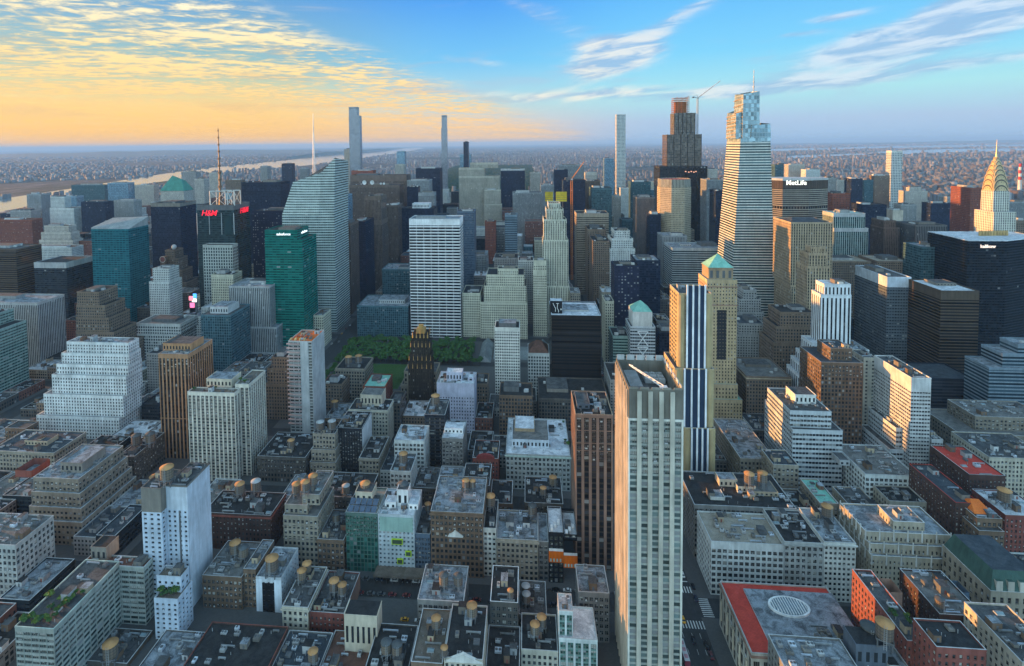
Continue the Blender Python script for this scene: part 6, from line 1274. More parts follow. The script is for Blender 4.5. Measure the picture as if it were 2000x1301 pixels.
# ---------------------------------------------------------------- ground, streets, water
def ground_mat():
    m, nt, b = principled('far_ground'); o = objc(nt); x, y, z = sep(nt, o); p = comb(nt, x, y * .35, 0.)
    n1 = noise(nt, p, .0011, 6., .6); n2 = noise(nt, p, .012, 5., .65); n3 = noise(nt, o, .05, 3.)
    c = ramp(nt, n2, [(.3, (.022, .04, .028)), (.45, (.05, .06, .055)), (.58, (.10, .10, .10)), (.70, (.22, .20, .19))])
    c = mix(nt, n1.ss(.5, .62), c, (.032, .052, .030)); c = mix(nt, n3.ss(.6, .75) * .5, c, (.4, .38, .36))
    setc(nt, b, 'Base Color', c); setc(nt, b, 'Roughness', .9); setc(nt, b, 'Specular IOR Level', .1); return m
def sheet(name, pts, z, mat):
    me = bpy.data.meshes.new(name); me.from_pydata([(a, b, z) for a, b in pts], [], [tuple(range(len(pts)))]); me.materials.append(mat)
    o = bpy.data.objects.new(name, me); C.objects.link(o); return structure(o)
sheet('ground', [(-60000, -400), (60000, -400), (60000, 60000), (-60000, 60000)], 0, ground_mat())
def asphalt():
    m, nt, b = principled('asphalt'); o = objc(nt); n = noise(nt, o, .35, 6., .65); x, y, z = sep(nt, o); n2 = noise(nt, comb(nt, x * .6, y * .03, 0.), 1., 4.)
    setc(nt, b, 'Base Color', ramp(nt, n * .6 + n2 * .4, [(.3, (.016, .017, .018)), (.7, (.045, .046, .047))])); setc(nt, b, 'Roughness', .75); return m
def paving():
    m, nt, b = principled('paving'); o = objc(nt); n = noise(nt, o, .5, 5.)
    br = nt.nodes.new('ShaderNodeTexBrick'); nt.links.new(o.k, br.inputs[0]); br.inputs['Scale'].default_value = .5; br.inputs[1].default_value = (.085, .085, .084, 1); br.inputs[2].default_value = (.065, .065, .064, 1); br.inputs[3].default_value = (.09, .09, .09, 1)
    setc(nt, b, 'Base Color', mix(nt, n.lin(.3, .7, 0., .5), V(nt, br.outputs[0]), (.10, .10, .10))); setc(nt, b, 'Roughness', .85); return m
ASP, PAV = asphalt(), paving()
sheet('road', [(-1500, 60), (1400, 60), (1400, 2010), (-1500, 2010)], .02, ASP)
YS = lambda n: 291 + 79.2 * (n - 37)
AVX = [(-1330, 10), (-1050, 10), (-770, 10), (-487, 10), (-236, 10), (81.5, 8.5), (222, 8), (350, 18), (478, 10), (612, 10), (800, 10), (1000, 10)]
BLK = []
for i in range(len(AVX) - 1):
    xa, xb = AVX[i][0] + AVX[i][1], AVX[i + 1][0] - AVX[i + 1][1]
    for n in range(34, 58):
        ya, yb = YS(n) + (9 if n == 42 else 6.5), YS(n + 1) - (9 if n + 1 == 42 else 6.5)
        if xb < -130 or xa > -300 or n != 40 or 1: BLK.append((xa, xb, ya, yb, n))
mb = MB()
for xa, xb, ya, yb, n in BLK:
    c = [pix(x, y, 0) for x in (xa, xb) for y in (ya, yb)]
    if all(q[0] < -150 for q in c) or all(q[0] > 2150 for q in c): continue
    o = MB().box(xa, xb, ya, yb, .02, .15).build('pavement', [PAV]); structure(o)
# crossings and lane lines of the avenue below
wl = plain((.62, .62, .60), .7)
mk = MB()
for yc, dy in ((302.5, 2.2), (280, 2.4)):
    for i in range(11):
        x = 74.3 + i * 1.5; mk.quad((x, yc - dy, .035), (x + .62, yc - dy, .035), (x + .62, yc + dy, .035), (x, yc + dy, .035))
for i in range(12):
    y = 284 + i * 1.25; mk.quad((91.5, y, .035), (97, y, .035), (97, y + .55, .035), (91.5, y + .55, .035))
mk.quad((73.5, 308, .035), (89.5, 308, .035), (89.5, 308.6, .035), (73.5, 308.6, .035))
for lx in (77.5, 82, 86):
    for y in range(312, 700, 9): mk.quad((lx, y, .035), (lx + .18, y, .035), (lx + .18, y + 3, .035), (lx, y + 3, .035))
    for y in range(200, 274, 9): mk.quad((lx, y, .035), (lx + .18, y, .035), (lx + .18, y + 3, .035), (lx, y + 3, .035))
structure(mk.build('road_markings', [wl]))
def water_mat():
    m, nt, b = principled('water'); o = objc(nt); n = noise(nt, o, .004, 5., .6)
    bp = nt.nodes.new('ShaderNodeBump'); bp.inputs['Strength'].default_value = .02; bp.inputs['Distance'].default_value = 20; nt.links.new(n.k, bp.inputs['Height']); nt.links.new(bp.outputs[0], b.inputs['Normal'])
    setc(nt, b, 'Base Color', (.20, .22, .22)); setc(nt, b, 'Roughness', .08); setc(nt, b, 'Specular IOR Level', .8); return m
WAT = water_mat(); WPOLY = []
def water(name, pts, z=.6):
    P = [gnd(x, y) for x, y in pts]; WPOLY.append(P); sheet(name, P, z, WAT)
water('river', [(-200, 452), (0, 422), (150, 392), (265, 362), (380, 346), (470, 336), (560, 327), (650, 318), (740, 304.5), (790, 297), (826, 290.5), (820, 288.2), (790, 290), (752, 296.5), (700, 300), (640, 303.5), (560, 313), (470, 322), (380, 331), (265, 348), (150, 367), (0, 389), (-200, 408)])
water('bay', [(1500, 291), (1600, 289), (1720, 285.6), (1860, 283.2), (2100, 281), (2100, 285), (1880, 288), (1700, 290.5), (1600, 293.5), (1500, 296)])
water('inlet', [(1690, 297.5), (1760, 293), (1900, 290), (2100, 289), (2100, 295), (1960, 298), (1860, 299), (1760, 301)], .7)
water('inlet', [(1505, 306), (1560, 303), (1680, 299), (1700, 303), (1610, 307), (1540, 311)], .8)
water('east_channel', [(1590, 344), (1640, 334), (1710, 337), (1720, 345), (1660, 352)], .7)
def inside(P, X_, Y_):
    r = np.zeros(len(X_), bool); n = len(P)
    for i in range(n):
        (x1, y1), (x2, y2) = P[i], P[(i + 1) % n]
        c = ((y1 > Y_) != (y2 > Y_)) & (X_ < (x2 - x1) * (Y_ - y1) / ((y2 - y1) or 1e-9) + x1); r ^= c
    return r
# far ridges
def ridge(name, pts, depth, mat, seed):
    rng = np.random.default_rng(seed); mb = MB(); P = []
    for i in range(len(pts) - 1):
        for k_ in range(6): P.append([pts[i][j] + (pts[i + 1][j] - pts[i][j]) * k_ / 6 for j in range(3)])
    P.append(pts[-1]); top = []
    for x, yb, h in P:
        X_, Y_ = gnd(x, yb); v = np.array((X_, Y_)); u = v / np.linalg.norm(v); top.append((v, v + u * depth, v + u * depth * 2.2, h * rng.uniform(.8, 1.15)))
    for a, b in zip(top[:-1], top[1:]):
        mb.quad((*a[0], 0), (*b[0], 0), (*b[1], b[3]), (*a[1], a[3])); mb.quad((*a[1], a[3]), (*b[1], b[3]), (*b[2], 0), (*a[2], 0))
    structure(mb.build(name, [mat]))
hm, nt_, b_ = principled('wooded_slope'); setc(nt_, b_, 'Base Color', ramp(nt_, noise(nt_, objc(nt_), .006, 5., .65), [(.35, (.018, .035, .022)), (.65, (.05, .075, .045))])); setc(nt_, b_, 'Roughness', .95)
ridge('hill', [(560, 311, 30), (640, 302.5, 75), (690, 299, 95), (748, 294.5, 100), (780, 290, 30)], 500, hm, 1)
ridge('hill', [(-150, 311, 60), (100, 308, 110), (300, 304, 140), (520, 300, 110), (620, 298, 70)], 3000, hm, 2)
ridge('hill', [(800, 287.5, 20), (1000, 285.5, 90), (1200, 283.5, 110), (1500, 281.5, 40)], 6000, hm, 3)
ridge('hill', [(1680, 283.6, 30), (1850, 280.6, 120), (2150, 277.6, 160)], 6000, hm, 4)
# ---------------------------------------------------------------- plain buildings between the measured ones
def seg_box(p, bx):              # does the sight line to p pass through any of the boxes before reaching it
    e = np.array((0, 0, EYE)); d = p - e
    with np.errstate(divide='ignore', invalid='ignore'):
        t1 = (bx[:, 0:3] - e) / d; t2 = (bx[:, 3:6] - e) / d
    lo = np.minimum(t1, t2).max(1); hi = np.maximum(t1, t2).min(1)
    return bool(np.any((lo < hi) & (hi > 0) & (lo < .992)))
BX = np.array([(t['x1'], t['y1'], 0, t['x2'], t['y2'], t['z2']) for sp in SPEC for t in sp['T']])
RECT = [fp(sp) for sp in SPEC] + [tuple(f) for f in FOOT]
CUT = (' with ', ', ', ' left of', ' right of', ' behind', ' beside', ' below', ' under', ' between', ' before', ' at ', ' carrying', ' in ', ' on ', ' of ', ' above')
def short(label):
    cands = sorted({label.find(c) for c in CUT if label.find(c) > 8})
    for c in cands:
        s_ = label[:c]
        if sum(sp['label'].startswith(s_) for sp in SPEC) == 1 and 2 <= len(s_.split()) <= 8: return s_
    return ' '.join(label.split()[:8])
fr = random.Random(5); NF = 0; used = {}
st('fillwhite', (.50, .50, .48), 2.6, 3., .5, .55, pale=.15); st('fillred', (.19, .085, .065), 2.5, 3., .45, .55, pale=.15)
FST = [('brownbr', 'brown'), ('greyfar', 'grey'), ('loftbuff', 'tan'), ('loftdk', 'dark'), ('whitest', 'pale'), ('fillred', 'red brick'), ('creamtw', 'cream'), ('loftgrey', 'grey stone'), ('dkglass', 'dark glass'), ('fillwhite', 'off-white'), ('lowteal', 'blue-grey glass')]
def filler(x1, x2, y1, y2, z, far):
    global NF
    xm, ym = (x1 + x2) / 2, (y1 + y2) / 2
    pts = [(x1 + .3, y1 + .3, z), (x2 - .3, y1 + .3, z), (xm, y1 + .3, z), (xm, ym, z), (x1 + .3, y2 - .3, z), (x2 - .3, y2 - .3, z), (xm, y1, z * .75), (x1 + .3, y1, z * .5), (x2 - .3, y1, z * .5)]
    pp = [pix(*p) for p in pts]
    if not any(-5 < p[0] < 2005 and p[1] < 1300 for p in pp): return
    if all(seg_box(np.array(p), BX) for p in pts): return
    k_, cn = fr.choice(FST[:10] if not far else FST)
    px_ = pp[2]
    best = min(SPEC, key=lambda sp: (lambda q: (q[0] - px_[0]) ** 2 + 2 * (q[1] - px_[1]) ** 2)(sp.setdefault('px', pix((sp['T'][-1]['x1'] + sp['T'][-1]['x2']) / 2, sp['T'][-1]['y1'], sp['T'][-1]['z2']))))
    bp = best['px']; rel = 'left of' if bp[0] - px_[0] > 25 else 'right of' if px_[0] - bp[0] > 25 else 'behind' if ym > best['Y'] else 'in front of'
    hw = 'low' if z < 30 else 'mid-height' if z < 60 else 'tall'
    lab = '%s plain %s building %s the %s' % (hw, cn, rel, short(best['label'])); lab = ' '.join(lab.split()[:16])
    used[lab] = used.get(lab, 0) + 1
    off = (xm, ym, 0); root = thing(('low_building', 'mid_rise_building', 'tall_building')[(z >= 30) + (z >= 60)], lab, 'building', off, 'plain buildings filling the blocks')
    s = ST[k_]; mb = MB(); t = dict(x1=x1, x2=x2, y1=y1, y2=y2); sd = fr.randrange(999)
    steps = [(0, z)] if z < 38 or fr.random() < .5 else [(0, z * .72), (z * .72, z)]
    rm = MB(); pm = MB()
    for i, (a, b) in enumerate(steps):
        q = dict(x1=x1 + i * 2, x2=x2 - i * 2.5, y1=y1 + i * 3, y2=y2 - i * 1.5)
        for f in 'SENW':
            p, u, W = side(q, f); flat_face(mb, p, u, W, a, b, s, 1.2, sd + i)
        rm.quad((q['x1'], q['y1'], b), (q['x2'], q['y1'], b), (q['x2'], q['y2'], b), (q['x1'], q['y2'], b)); parapet(pm, q, b + .02, .8, .5)
    mb.build('wall', [facade(s), plain(s['wall'])], root, off); rm.build('roof', [roofmat(fr.choice(['tar', 'silver', 'grey', 'gravel', 'tar', 'slate', 'white']))], root, off); pm.build('parapet', [plain(s['wall']), plain('ltgrey')], root, off)
    if math.hypot(xm, ym) < 950: clutter(root, q, b + .02, off, fr, .35 if far else .6, 'tar')
    for a, b in steps: BL.append(dict(root=root, label=lab, x1=q['x1'], x2=q['x2'], y1=q['y1'], y2=q['y2'], z=b + .02))
    RECT.append((x1, x2, y1, y2)); NF += 1
for xa, xb, ya, yb, n in sorted(BLK, key=lambda b: b[2]):
    if n < 36 or NF > 560: continue
    if n in (40, 41) and -250 < xa < 0: continue      # park and library
    xa, xb, ya, yb = xa + 5, xb - 5, ya + 4, yb - 4
    for row in (0, 1):
        y1, y2 = (ya, (ya + yb) / 2 - .4) if row == 0 else ((ya + yb) / 2 + .4, yb)
        x = xa
        while x < xb - 8:
            w_ = min(fr.uniform(13, 30) * (1 if n < 46 else 1.6), xb - x); x2 = x + w_
            d = math.hypot((x + x2) / 2, y1)
            # slide clear of measured buildings
            hit = [r for r in RECT if r[0] < x2 + .4 and r[1] > x - .4 and r[2] < y2 + .4 and r[3] > y1 - .4]
            if hit:
                nx = min(max(r[1] for r in hit) + .6, x + max(w_ * .5, 5)); fl = min(r[0] for r in hit) - .5
                if fl - x > 9: x2 = fl
                else: x = nx; continue
            if y1 < 640: z = fr.uniform(7, 15)
            elif n < 46: z = fr.choice([fr.uniform(22, 40), fr.uniform(30, 62)])
            elif n < 52: z = fr.choice([fr.uniform(25, 60), fr.uniform(50, 105)])
            else: z = fr.choice([fr.uniform(25, 60), fr.uniform(50, 120)])
            if x < -520: z *= .62 if n > 44 else .75
            if x > 560: z *= .7
            filler(x, x2 - .5, y1, y2, z, d > 640); x = x2
# ---------------------------------------------------------------- far city: nobody could count it
rg = np.random.default_rng(11); N = 150000
px0 = rg.uniform(-160, 2160, N); py0 = 290 + (rg.random(N) ** 1.35) * 150 - .011 * (px0 - 935)
P = np.array([gnd(a, b) for a, b in zip(px0, py0)]); X_, Y_ = P[:, 0], P[:, 1]
ok = (Y_ > 300) & ((Y_ > 1960) | (X_ > 1010) | (X_ < -1340)) & (np.hypot(X_, Y_) > 1100)
for q in WPOLY: ok &= ~inside(q, X_, Y_)
ok &= ~((np.sin(X_ * .0013 + Y_ * .0007) * np.sin(Y_ * .0011 - X_ * .0004) > .42) & (Y_ > 2600))
ok &= ~((X_ > -760) & (X_ < 66) & (Y_ > 2030) & (Y_ < 6100))
nj = X_ < -2300 - Y_ * .09
ok &= ~(nj & (rg.random(N) < .8))
X_, Y_, nj = X_[ok], Y_[ok], nj[ok]; n = len(X_); D_ = np.hypot(X_, Y_)
Wd = (6.5 + D_ * .0016) * rg.uniform(.6, 1.5, n); Dp_ = (6.5 + D_ * .0024) * rg.uniform(.6, 1.6, n)
Hh = rg.uniform(5, 15, n) + rg.exponential(4, n); cl = np.sin(X_ * .0021 + 1) * np.sin(Y_ * .0017) + rg.normal(0, .35, n)
tall = (rg.random(n) < np.where(Y_ < 4200, .34, .10)) & (cl > -.1) & ~nj; Hh = np.where(tall, rg.uniform(22, 64, n), Hh); Wd = np.where(tall, Wd * .8, Wd)
ups = (np.abs(X_ + 350) < 900) & (Y_ > 2000) & (Y_ < 3400) & (rg.random(n) < .35); Hh = np.where(ups, rg.uniform(40, 95, n), Hh)
east = (X_ > 600) & (Y_ < 2600) & (rg.random(n) < .4); Hh = np.where(east, rg.uniform(35, 85, n), Hh)
Hh = np.where((X_ < -1340) & (Y_ < 2000), np.minimum(Hh, 16), Hh)
m, nt, b = principled('far_city')
isl = src(nt, 'ShaderNodeNewGeometry', 'Random Per Island'); u, v, _ = sep(nt, src(nt, 'ShaderNodeUVMap', 'UV'))
wc = ramp(nt, isl, [(0, (.11, .10, .105)), (.2, (.14, .135, .14)), (.4, (.18, .175, .18)), (.55, (.125, .13, .14)), (.7, (.20, .195, .20)), (.82, (.12, .09, .085)), (.93, (.32, .31, .31)), (1, (.09, .105, .12))], 'CONSTANT')
gl = ((u - u.floor() - .5).abs() < .26) * ((v - v.floor() - .5).abs() < .28) * (v > .01)
setc(nt, b, 'Base Color', mix(nt, gl * .4, wc, (.05, .055, .06))); setc(nt, b, 'Roughness', .7)
mb = MB(); z0 = np.zeros(n); A = np.stack
def far_face(xa, ya, xb, yb, W):
    nb, nf = np.maximum(np.round(W / 5), 1), np.maximum(np.round(Hh / 5), 1)
    q = A([A([xa, ya, z0], -1), A([xb, yb, z0], -1), A([xb, yb, Hh], -1), A([xa, ya, Hh], -1)], 1)
    return q, A([A([z0, z0 + .02], -1), A([nb, z0 + .02], -1), A([nb, nf], -1), A([z0, nf], -1)], 1)
x1, x2, y1, y2 = X_ - Wd / 2, X_ + Wd / 2, Y_ - Dp_ / 2, Y_ + Dp_ / 2
fs = [far_face(x1, y1, x2, y1, Wd), far_face(x2, y1, x2, y2, Dp_), far_face(x1, y2, x1, y1, Dp_)]
top = A([A([x1, y1, Hh], -1), A([x2, y1, Hh], -1), A([x2, y2, Hh], -1), A([x1, y2, Hh], -1)], 1)
def weld_boxes(name, mat, label):  # one connected island per box so that each keeps one colour
    nv = 8; co = np.stack([np.stack([a, b_, c], -1) for a, b_, c in ((x1, y1, z0), (x2, y1, z0), (x2, y2, z0), (x1, y2, z0), (x1, y1, Hh), (x2, y1, Hh), (x2, y2, Hh), (x1, y2, Hh))], 1).reshape(-1, 3)
    base = (np.arange(n) * 8)[:, None, None]; F = np.array([(0, 1, 5, 4), (1, 2, 6, 5), (3, 0, 4, 7), (4, 5, 6, 7)])[None]; idx = (base + F).reshape(-1)
    uv = np.stack([fs[0][1], fs[1][1], fs[2][1], np.zeros((n, 4, 2))], 1).reshape(-1)
    me = bpy.data.meshes.new(name); me.vertices.add(len(co)); me.vertices.foreach_set('co', co.reshape(-1).astype(np.float32)); me.loops.add(len(idx)); me.loops.foreach_set('vertex_index', idx.astype(np.int32)); me.polygons.add(n * 4); me.polygons.foreach_set('loop_start', np.arange(n * 4, dtype=np.int32) * 4)
    me.materials.append(mat); ul = me.uv_layers.new(name='UVMap'); ul.data.foreach_set('uv', uv.astype(np.float32)); me.update(calc_edges=True)
    o = bpy.data.objects.new(name, me); C.objects.link(o); tag(o, label, 'city', None, 'stuff')
weld_boxes('distant_city', m, 'low pinkish-grey city spreading to the horizon beyond the towers')
# ---------------------------------------------------------------- trees
def leafmat(name, a, c):
    m, nt, b = principled(name); isl = src(nt, 'ShaderNodeNewGeometry', 'Random Per Island'); n = noise(nt, objc(nt), .5, 3.)
    setc(nt, b, 'Base Color', mix(nt, isl * .6 + n * .5 - .05, a, c)); setc(nt, b, 'Roughness', .7); setc(nt, b, 'Specular IOR Level', .2); return m
LEAF = leafmat('plane_leaves', (.024, .078, .024), (.08, .17, .046)); BARK = plain((.10, .08, .06))
def crown_mesh(name, r, h, z, n, leaf, seed, lobes=7):
    g = np.random.default_rng(seed); th = g.uniform(0, 2 * np.pi, lobes); rr = g.uniform(.25, .62, lobes) * r; Lc = np.stack([rr * np.cos(th), rr * np.sin(th), z + h * g.uniform(.3, .72, lobes)], -1); Lr = g.uniform(.34, .55, lobes) * r
    k_ = g.integers(0, lobes, n); v = g.normal(size=(n, 3)); v /= np.linalg.norm(v, axis=1)[:, None]; v[:, 2] = np.abs(v[:, 2]) * 1.0 - .25
    c = Lc[k_] + v * (Lr[k_] * g.uniform(.55, 1.05, n))[:, None] * np.array((1, 1, .8)); a = g.normal(size=(n, 3)); a -= v * (a * v).sum(1)[:, None] * .6; a /= np.linalg.norm(a, axis=1)[:, None]; b_ = np.cross(a, v + g.normal(size=(n, 3)) * .35); b_ /= np.linalg.norm(b_, axis=1)[:, None]
    s_ = (leaf * g.uniform(.6, 1.3, n))[:, None]; q = np.stack([c - a * s_ - b_ * s_ * .7, c + a * s_ - b_ * s_ * .7, c + a * s_ * .7 + b_ * s_ * .8, c - a * s_ * .7 + b_ * s_ * .8], 1)
    mb = MB(); mb.add(q); return mb, Lc
def tree_proto(r, h, seed, nm='crown', n=420, leaf=.62, mat=None):
    mb, Lc = crown_mesh(nm, r, h * .75, h * .25, n, leaf, seed); me = mb.mesh(nm, [mat or LEAF]); tb = MB().bar((0, 0, 0), (0, 0, h * .4), .32, 0, 7, .2)
    for c in Lc[:5]: tb.bar((0, 0, h * .34), c, .16, 0, 5, .05)
    return me, tb.mesh('trunk', [BARK])
PROTO = [tree_proto(r, h, sd) for r, h, sd in ((4.6, 10.5, 1), (5.2, 11.5, 2), (4.2, 9.5, 3), (5.6, 12, 4))]
def plant(name, label, cat, group, me, tk, x, y, z, sc, rot):
    root = thing(name, label, cat, (x, y, z), group); root.rotation_euler = (0, 0, rot); root.scale = (sc, sc, sc)
    for nm, q in (('crown', me), ('trunk', tk)): o = bpy.data.objects.new(nm, q); C.objects.link(o); o.parent = root
tr = random.Random(8); nt_ree = 0
for y in np.arange(604, 668, 7.2):
    for x in np.arange(-216, -52, 7.8):
        xx, yy = x + tr.uniform(-2, 2), y + tr.uniform(-2, 2)
        if any(r[0] - 3 < xx < r[1] + 3 and r[2] - 3 < yy < r[3] + 3 for r in RECT): continue
        me, tk = tr.choice(PROTO); plant('plane_tree', 'leafy plane tree in the dense park grove before the white gridded slab', 'tree', 'plane trees of the park grove', me, tk, xx, yy, .15, tr.uniform(.85, 1.15), tr.uniform(0, 6.28)); nt_ree += 1
for y in np.arange(538, 600, 8.):
    for x in (-214, -206, -198, -190, -128, -120, -112):
        xx, yy = x + tr.uniform(-1.5, 1.5), y + tr.uniform(-2, 2)
        if any(r[0] - 3 < xx < r[1] + 3 and r[2] - 3 < yy < r[3] + 3 for r in RECT): continue
        me, tk = tr.choice(PROTO); plant('plane_tree', 'leafy plane tree lining the park lawn', 'tree', 'plane trees along the lawn', me, tk, xx, yy, .15, tr.uniform(.8, 1.05), tr.uniform(0, 6.28)); nt_ree += 1
gm, nt_, b_ = principled('lawn'); setc(nt_, b_, 'Base Color', ramp(nt_, noise(nt_, objc(nt_), .6, 5., .7), [(.3, (.04, .10, .022)), (.7, (.08, .165, .045))])); setc(nt_, b_, 'Roughness', .95)
mb = MB(); gg = np.random.default_rng(3); n_ = 9000; gx, gy = gg.uniform(-182, -134, n_), gg.uniform(540, 600, n_); ga = gg.uniform(0, 6.28, n_); s_ = .35; zz = np.full(n_, .16)
mb.add(np.stack([np.stack([gx - s_ * np.cos(ga), gy - s_ * np.sin(ga), zz], -1), np.stack([gx + s_ * np.cos(ga), gy + s_ * np.sin(ga), zz], -1), np.stack([gx + s_ * np.cos(ga), gy + s_ * np.sin(ga) + .1, zz + .35], -1), np.stack([gx - s_ * np.cos(ga), gy - s_ * np.sin(ga) + .1, zz + .35], -1)], 1)); mb.quad((-183, 539, .165), (-133, 539, .165), (-133, 601, .165), (-183, 601, .165))
tag(mb.build('grass', [gm]), 'dark green lawn of the park', 'grass', None, 'stuff')
# the big park far up the avenues: one unbroken canopy
g = np.random.default_rng(21); n_ = 9000; wx, wy = g.uniform(-755, 60, n_), 2040 + 4040 * g.random(n_) ** 1.3; mb = MB(); WL = leafmat('park_canopy', (.014, .042, .018), (.045, .088, .034))
for sx, sy in ((1, 0), (.5, .87), (-.5, .87)):
    R = g.uniform(6, 13, n_); hh = g.uniform(9, 17, n_)
    mb.add(np.stack([np.stack([wx - R * sx, wy - R * sy, z0[:1] * 0 + hh * .35], -1), np.stack([wx + R * sx, wy + R * sy, hh * .35], -1), np.stack([wx + R * sx * .5, wy + R * sy * .5, hh], -1), np.stack([wx - R * sx * .5, wy - R * sy * .5, hh], -1)], 1))
mb.add(np.stack([np.stack([wx - 8, wy - 8, hh * .9], -1), np.stack([wx + 8, wy - 8, hh * .8], -1), np.stack([wx + 8, wy + 8, hh * .95], -1), np.stack([wx - 8, wy + 8, hh * .85], -1)], 1))
tag(mb.build('woods', [WL]), 'dark green mass of the great park beyond the towers', 'woods', None, 'stuff')
# timber shed over the pavement before the gridded hotel
x1_, x2_ = at(737, 1165, 301)[0], at(834, 1165, 301)[0]; off = ((x1_ + x2_) / 2, 298, .15); shed = thing('sidewalk_shed', 'long timber sidewalk shed along the street below the lime green bays', 'shed', off)
MB().box(x1_, x2_, 293.5, 301.6, 4.1, 4.5, 0, 0, True).box(x1_, x2_, 293.5, 293.7, 4.5, 5.4).build('deck', [roofmat('deck')], shed, off)
for i in range(9):
    for y in (294, 300.8): x = x1_ + .3 + (x2_ - x1_ - .6) * i / 8; MB().bar((x, y, .15), (x, y, 4.1), .09).build('post', [plain('dkgrey')], shed, off)
# ---------------------------------------------------------------- things standing on roofs
def host(x, y):
    best = None; d = ray(x, y)
    for r in BL:
        t = (r['z'] - EYE) / d[2]
        if t <= 0: continue
        X_, Y_ = d[0] * t, d[1] * t
        if r['x1'] - .3 < X_ < r['x2'] + .3 and r['y1'] - .3 < Y_ < r['y2'] + .3 and (best is None or t < best[0]): best = (t, r, X_, Y_)
    return best
wood, nt, b = principled('tank_staves'); o = objc(nt); x, y, z = sep(nt, o); a = y.m('ARCTAN2', x); stv = (a * 14.).m('SINE'); hoop = ((z * 2.2) - (z * 2.2).floor() - .5).abs() < .1
setc(nt, b, 'Base Color', mix(nt, hoop * .7, mix(nt, stv.lin(-1, 1, 0., .6), mix(nt, orand(nt), (.13, .10, .08), (.20, .155, .11)), (.075, .06, .05)), (.04, .04, .042))); setc(nt, b, 'Roughness', .85)
cap_or = plain((.50, .27, .115), .8, amt=.3); cap_dk = plain((.09, .10, .105), .8); cap_pl = plain((.38, .39, .39), .7)
def tank_meshes():
    t = MB().lathe(0, 0, [(1., 0), (1.02, .9), (.98, 1.8)], 18); t.quad((-.9, -.9, 0), (.9, -.9, 0), (.9, .9, 0), (-.9, .9, 0)); body = t.mesh('tank', [wood])
    caps = [MB().lathe(0, 0, [(1.1, 1.76), (1.1, 1.84), (.55, 2.12), (.02, 2.28)], 18).mesh('tank_roof', [m_]) for m_ in (cap_or, cap_dk, cap_pl)]
    stt = MB().box(-1., 1., -1., 1., -.16, 0, 0, 0, True); plat = stt.mesh('platform', [plain('dkgrey')]); lg = MB().bar((0, 0, -1.3), (0, 0, -.16), .09, 0, 4).mesh('leg', [plain('dkgrey')])
    br = MB()
    for s_ in (-1, 1): br.bar((-.8, .8 * s_, -1.25), (.8, .8 * s_, -.2), .05).bar((.8 * s_, -.8, -1.25), (.8 * s_, .8, -.2), .05)
    lad = MB().bar((-.15, -1.06, -1.2), (-.15, -1.06, 2.1), .03).bar((.15, -1.06, -1.2), (.15, -1.06, 2.1), .03)
    for i in range(12): lad.bar((-.15, -1.06, -1. + i * .26), (.15, -1.06, -1. + i * .26), .02)
    return body, caps, plat, lg, br.mesh('brace', [plain('dkgrey')]), lad.mesh('ladder', [plain('grey')])
TM = tank_meshes()
TANKS = [(303, 934, 11, 0), (327, 924, 11, 0), (203, 1050, 13, 0), (217, 1272, 11, 0), (460, 1070, 9, 0), (476, 1078, 8, 1), (532, 1101, 11, 0), (600, 1108, 8, 0), (590, 1122, 8, 0), (653, 1142, 9, 0), (669, 1149, 8, 0), (612, 1280, 9, 0), (755, 1262, 10, 1), (776, 1266, 10, 1), (852, 1214, 9, 0), (868, 1270, 7, 0), (922, 1190, 10, 0), (787, 953, 11, 1), (580, 953, 8, 0), (597, 949, 8, 0), (612, 937, 8, 0), (657, 1010, 7, 1), (714, 952, 9, 0), (676, 955, 7, 2), (836, 989, 6, 0), (910, 944, 7, 0), (923, 944, 6, 0), (958, 976, 9, 0), (1080, 938, 7, 0), (1061, 958, 6, 0), (1040, 994, 8, 1), (1045, 1226, 9, 0), (1058, 1212, 9, 0), (1027, 1150, 8, 2), (1028, 1166, 8, 2), (997, 1158, 6, 0), (788, 893, 8, 0), (851, 780, 8, 0), (569, 866, 6, 0), (626, 831, 7, 2), (638, 831, 7, 2), (651, 700, 6, 0), (681, 703, 6, 0), (692, 702, 6, 0), (654, 790, 6, 0), (970, 816, 6, 0), (981, 817, 6, 0), (1463, 935, 8, 0), (1479, 936, 8, 0), (1541, 928, 7, 0), (1566, 939, 8, 0), (1609, 926, 8, 0), (1622, 930, 8, 1), (1615, 1000, 8, 0), (1708, 963, 9, 0), (1727, 956, 8, 1), (1727, 1235, 12, 0), (1697, 1241, 12, 1), (1961, 970, 9, 0), (1492, 764, 8, 0), (1702, 695, 8, 0), (267, 858, 8, 1), (281, 857, 8, 1), (469, 954, 8, 0), (487, 951, 8, 2), (867, 1130, 9, 1), (883, 1135, 9, 1), (1003, 1166, 8, 2), (1835, 1180, 6, 1), (742, 905, 6, 2)]
placed = []
for x, y, r, kd in TANKS:
    h = host(x, y + r * 2.1)
    if h is None: continue
    t, rec, X_, Y_ = h; R = r * math.hypot(X_, Y_) / FPX * 1.02; R = min(max(R, 1.2), 3.2)
    if any(math.hypot(X_ - q[0], Y_ - q[1]) < R + q[2] for q in placed): X_ += R * 1.3; Y_ += R * .6
    placed.append((X_, Y_, R, rec, kd, x))
hosts = {}
for q in placed: hosts.setdefault(q[3]['label'], []).append(q)
capn = ('orange-capped', 'dark-capped', 'pale-capped')
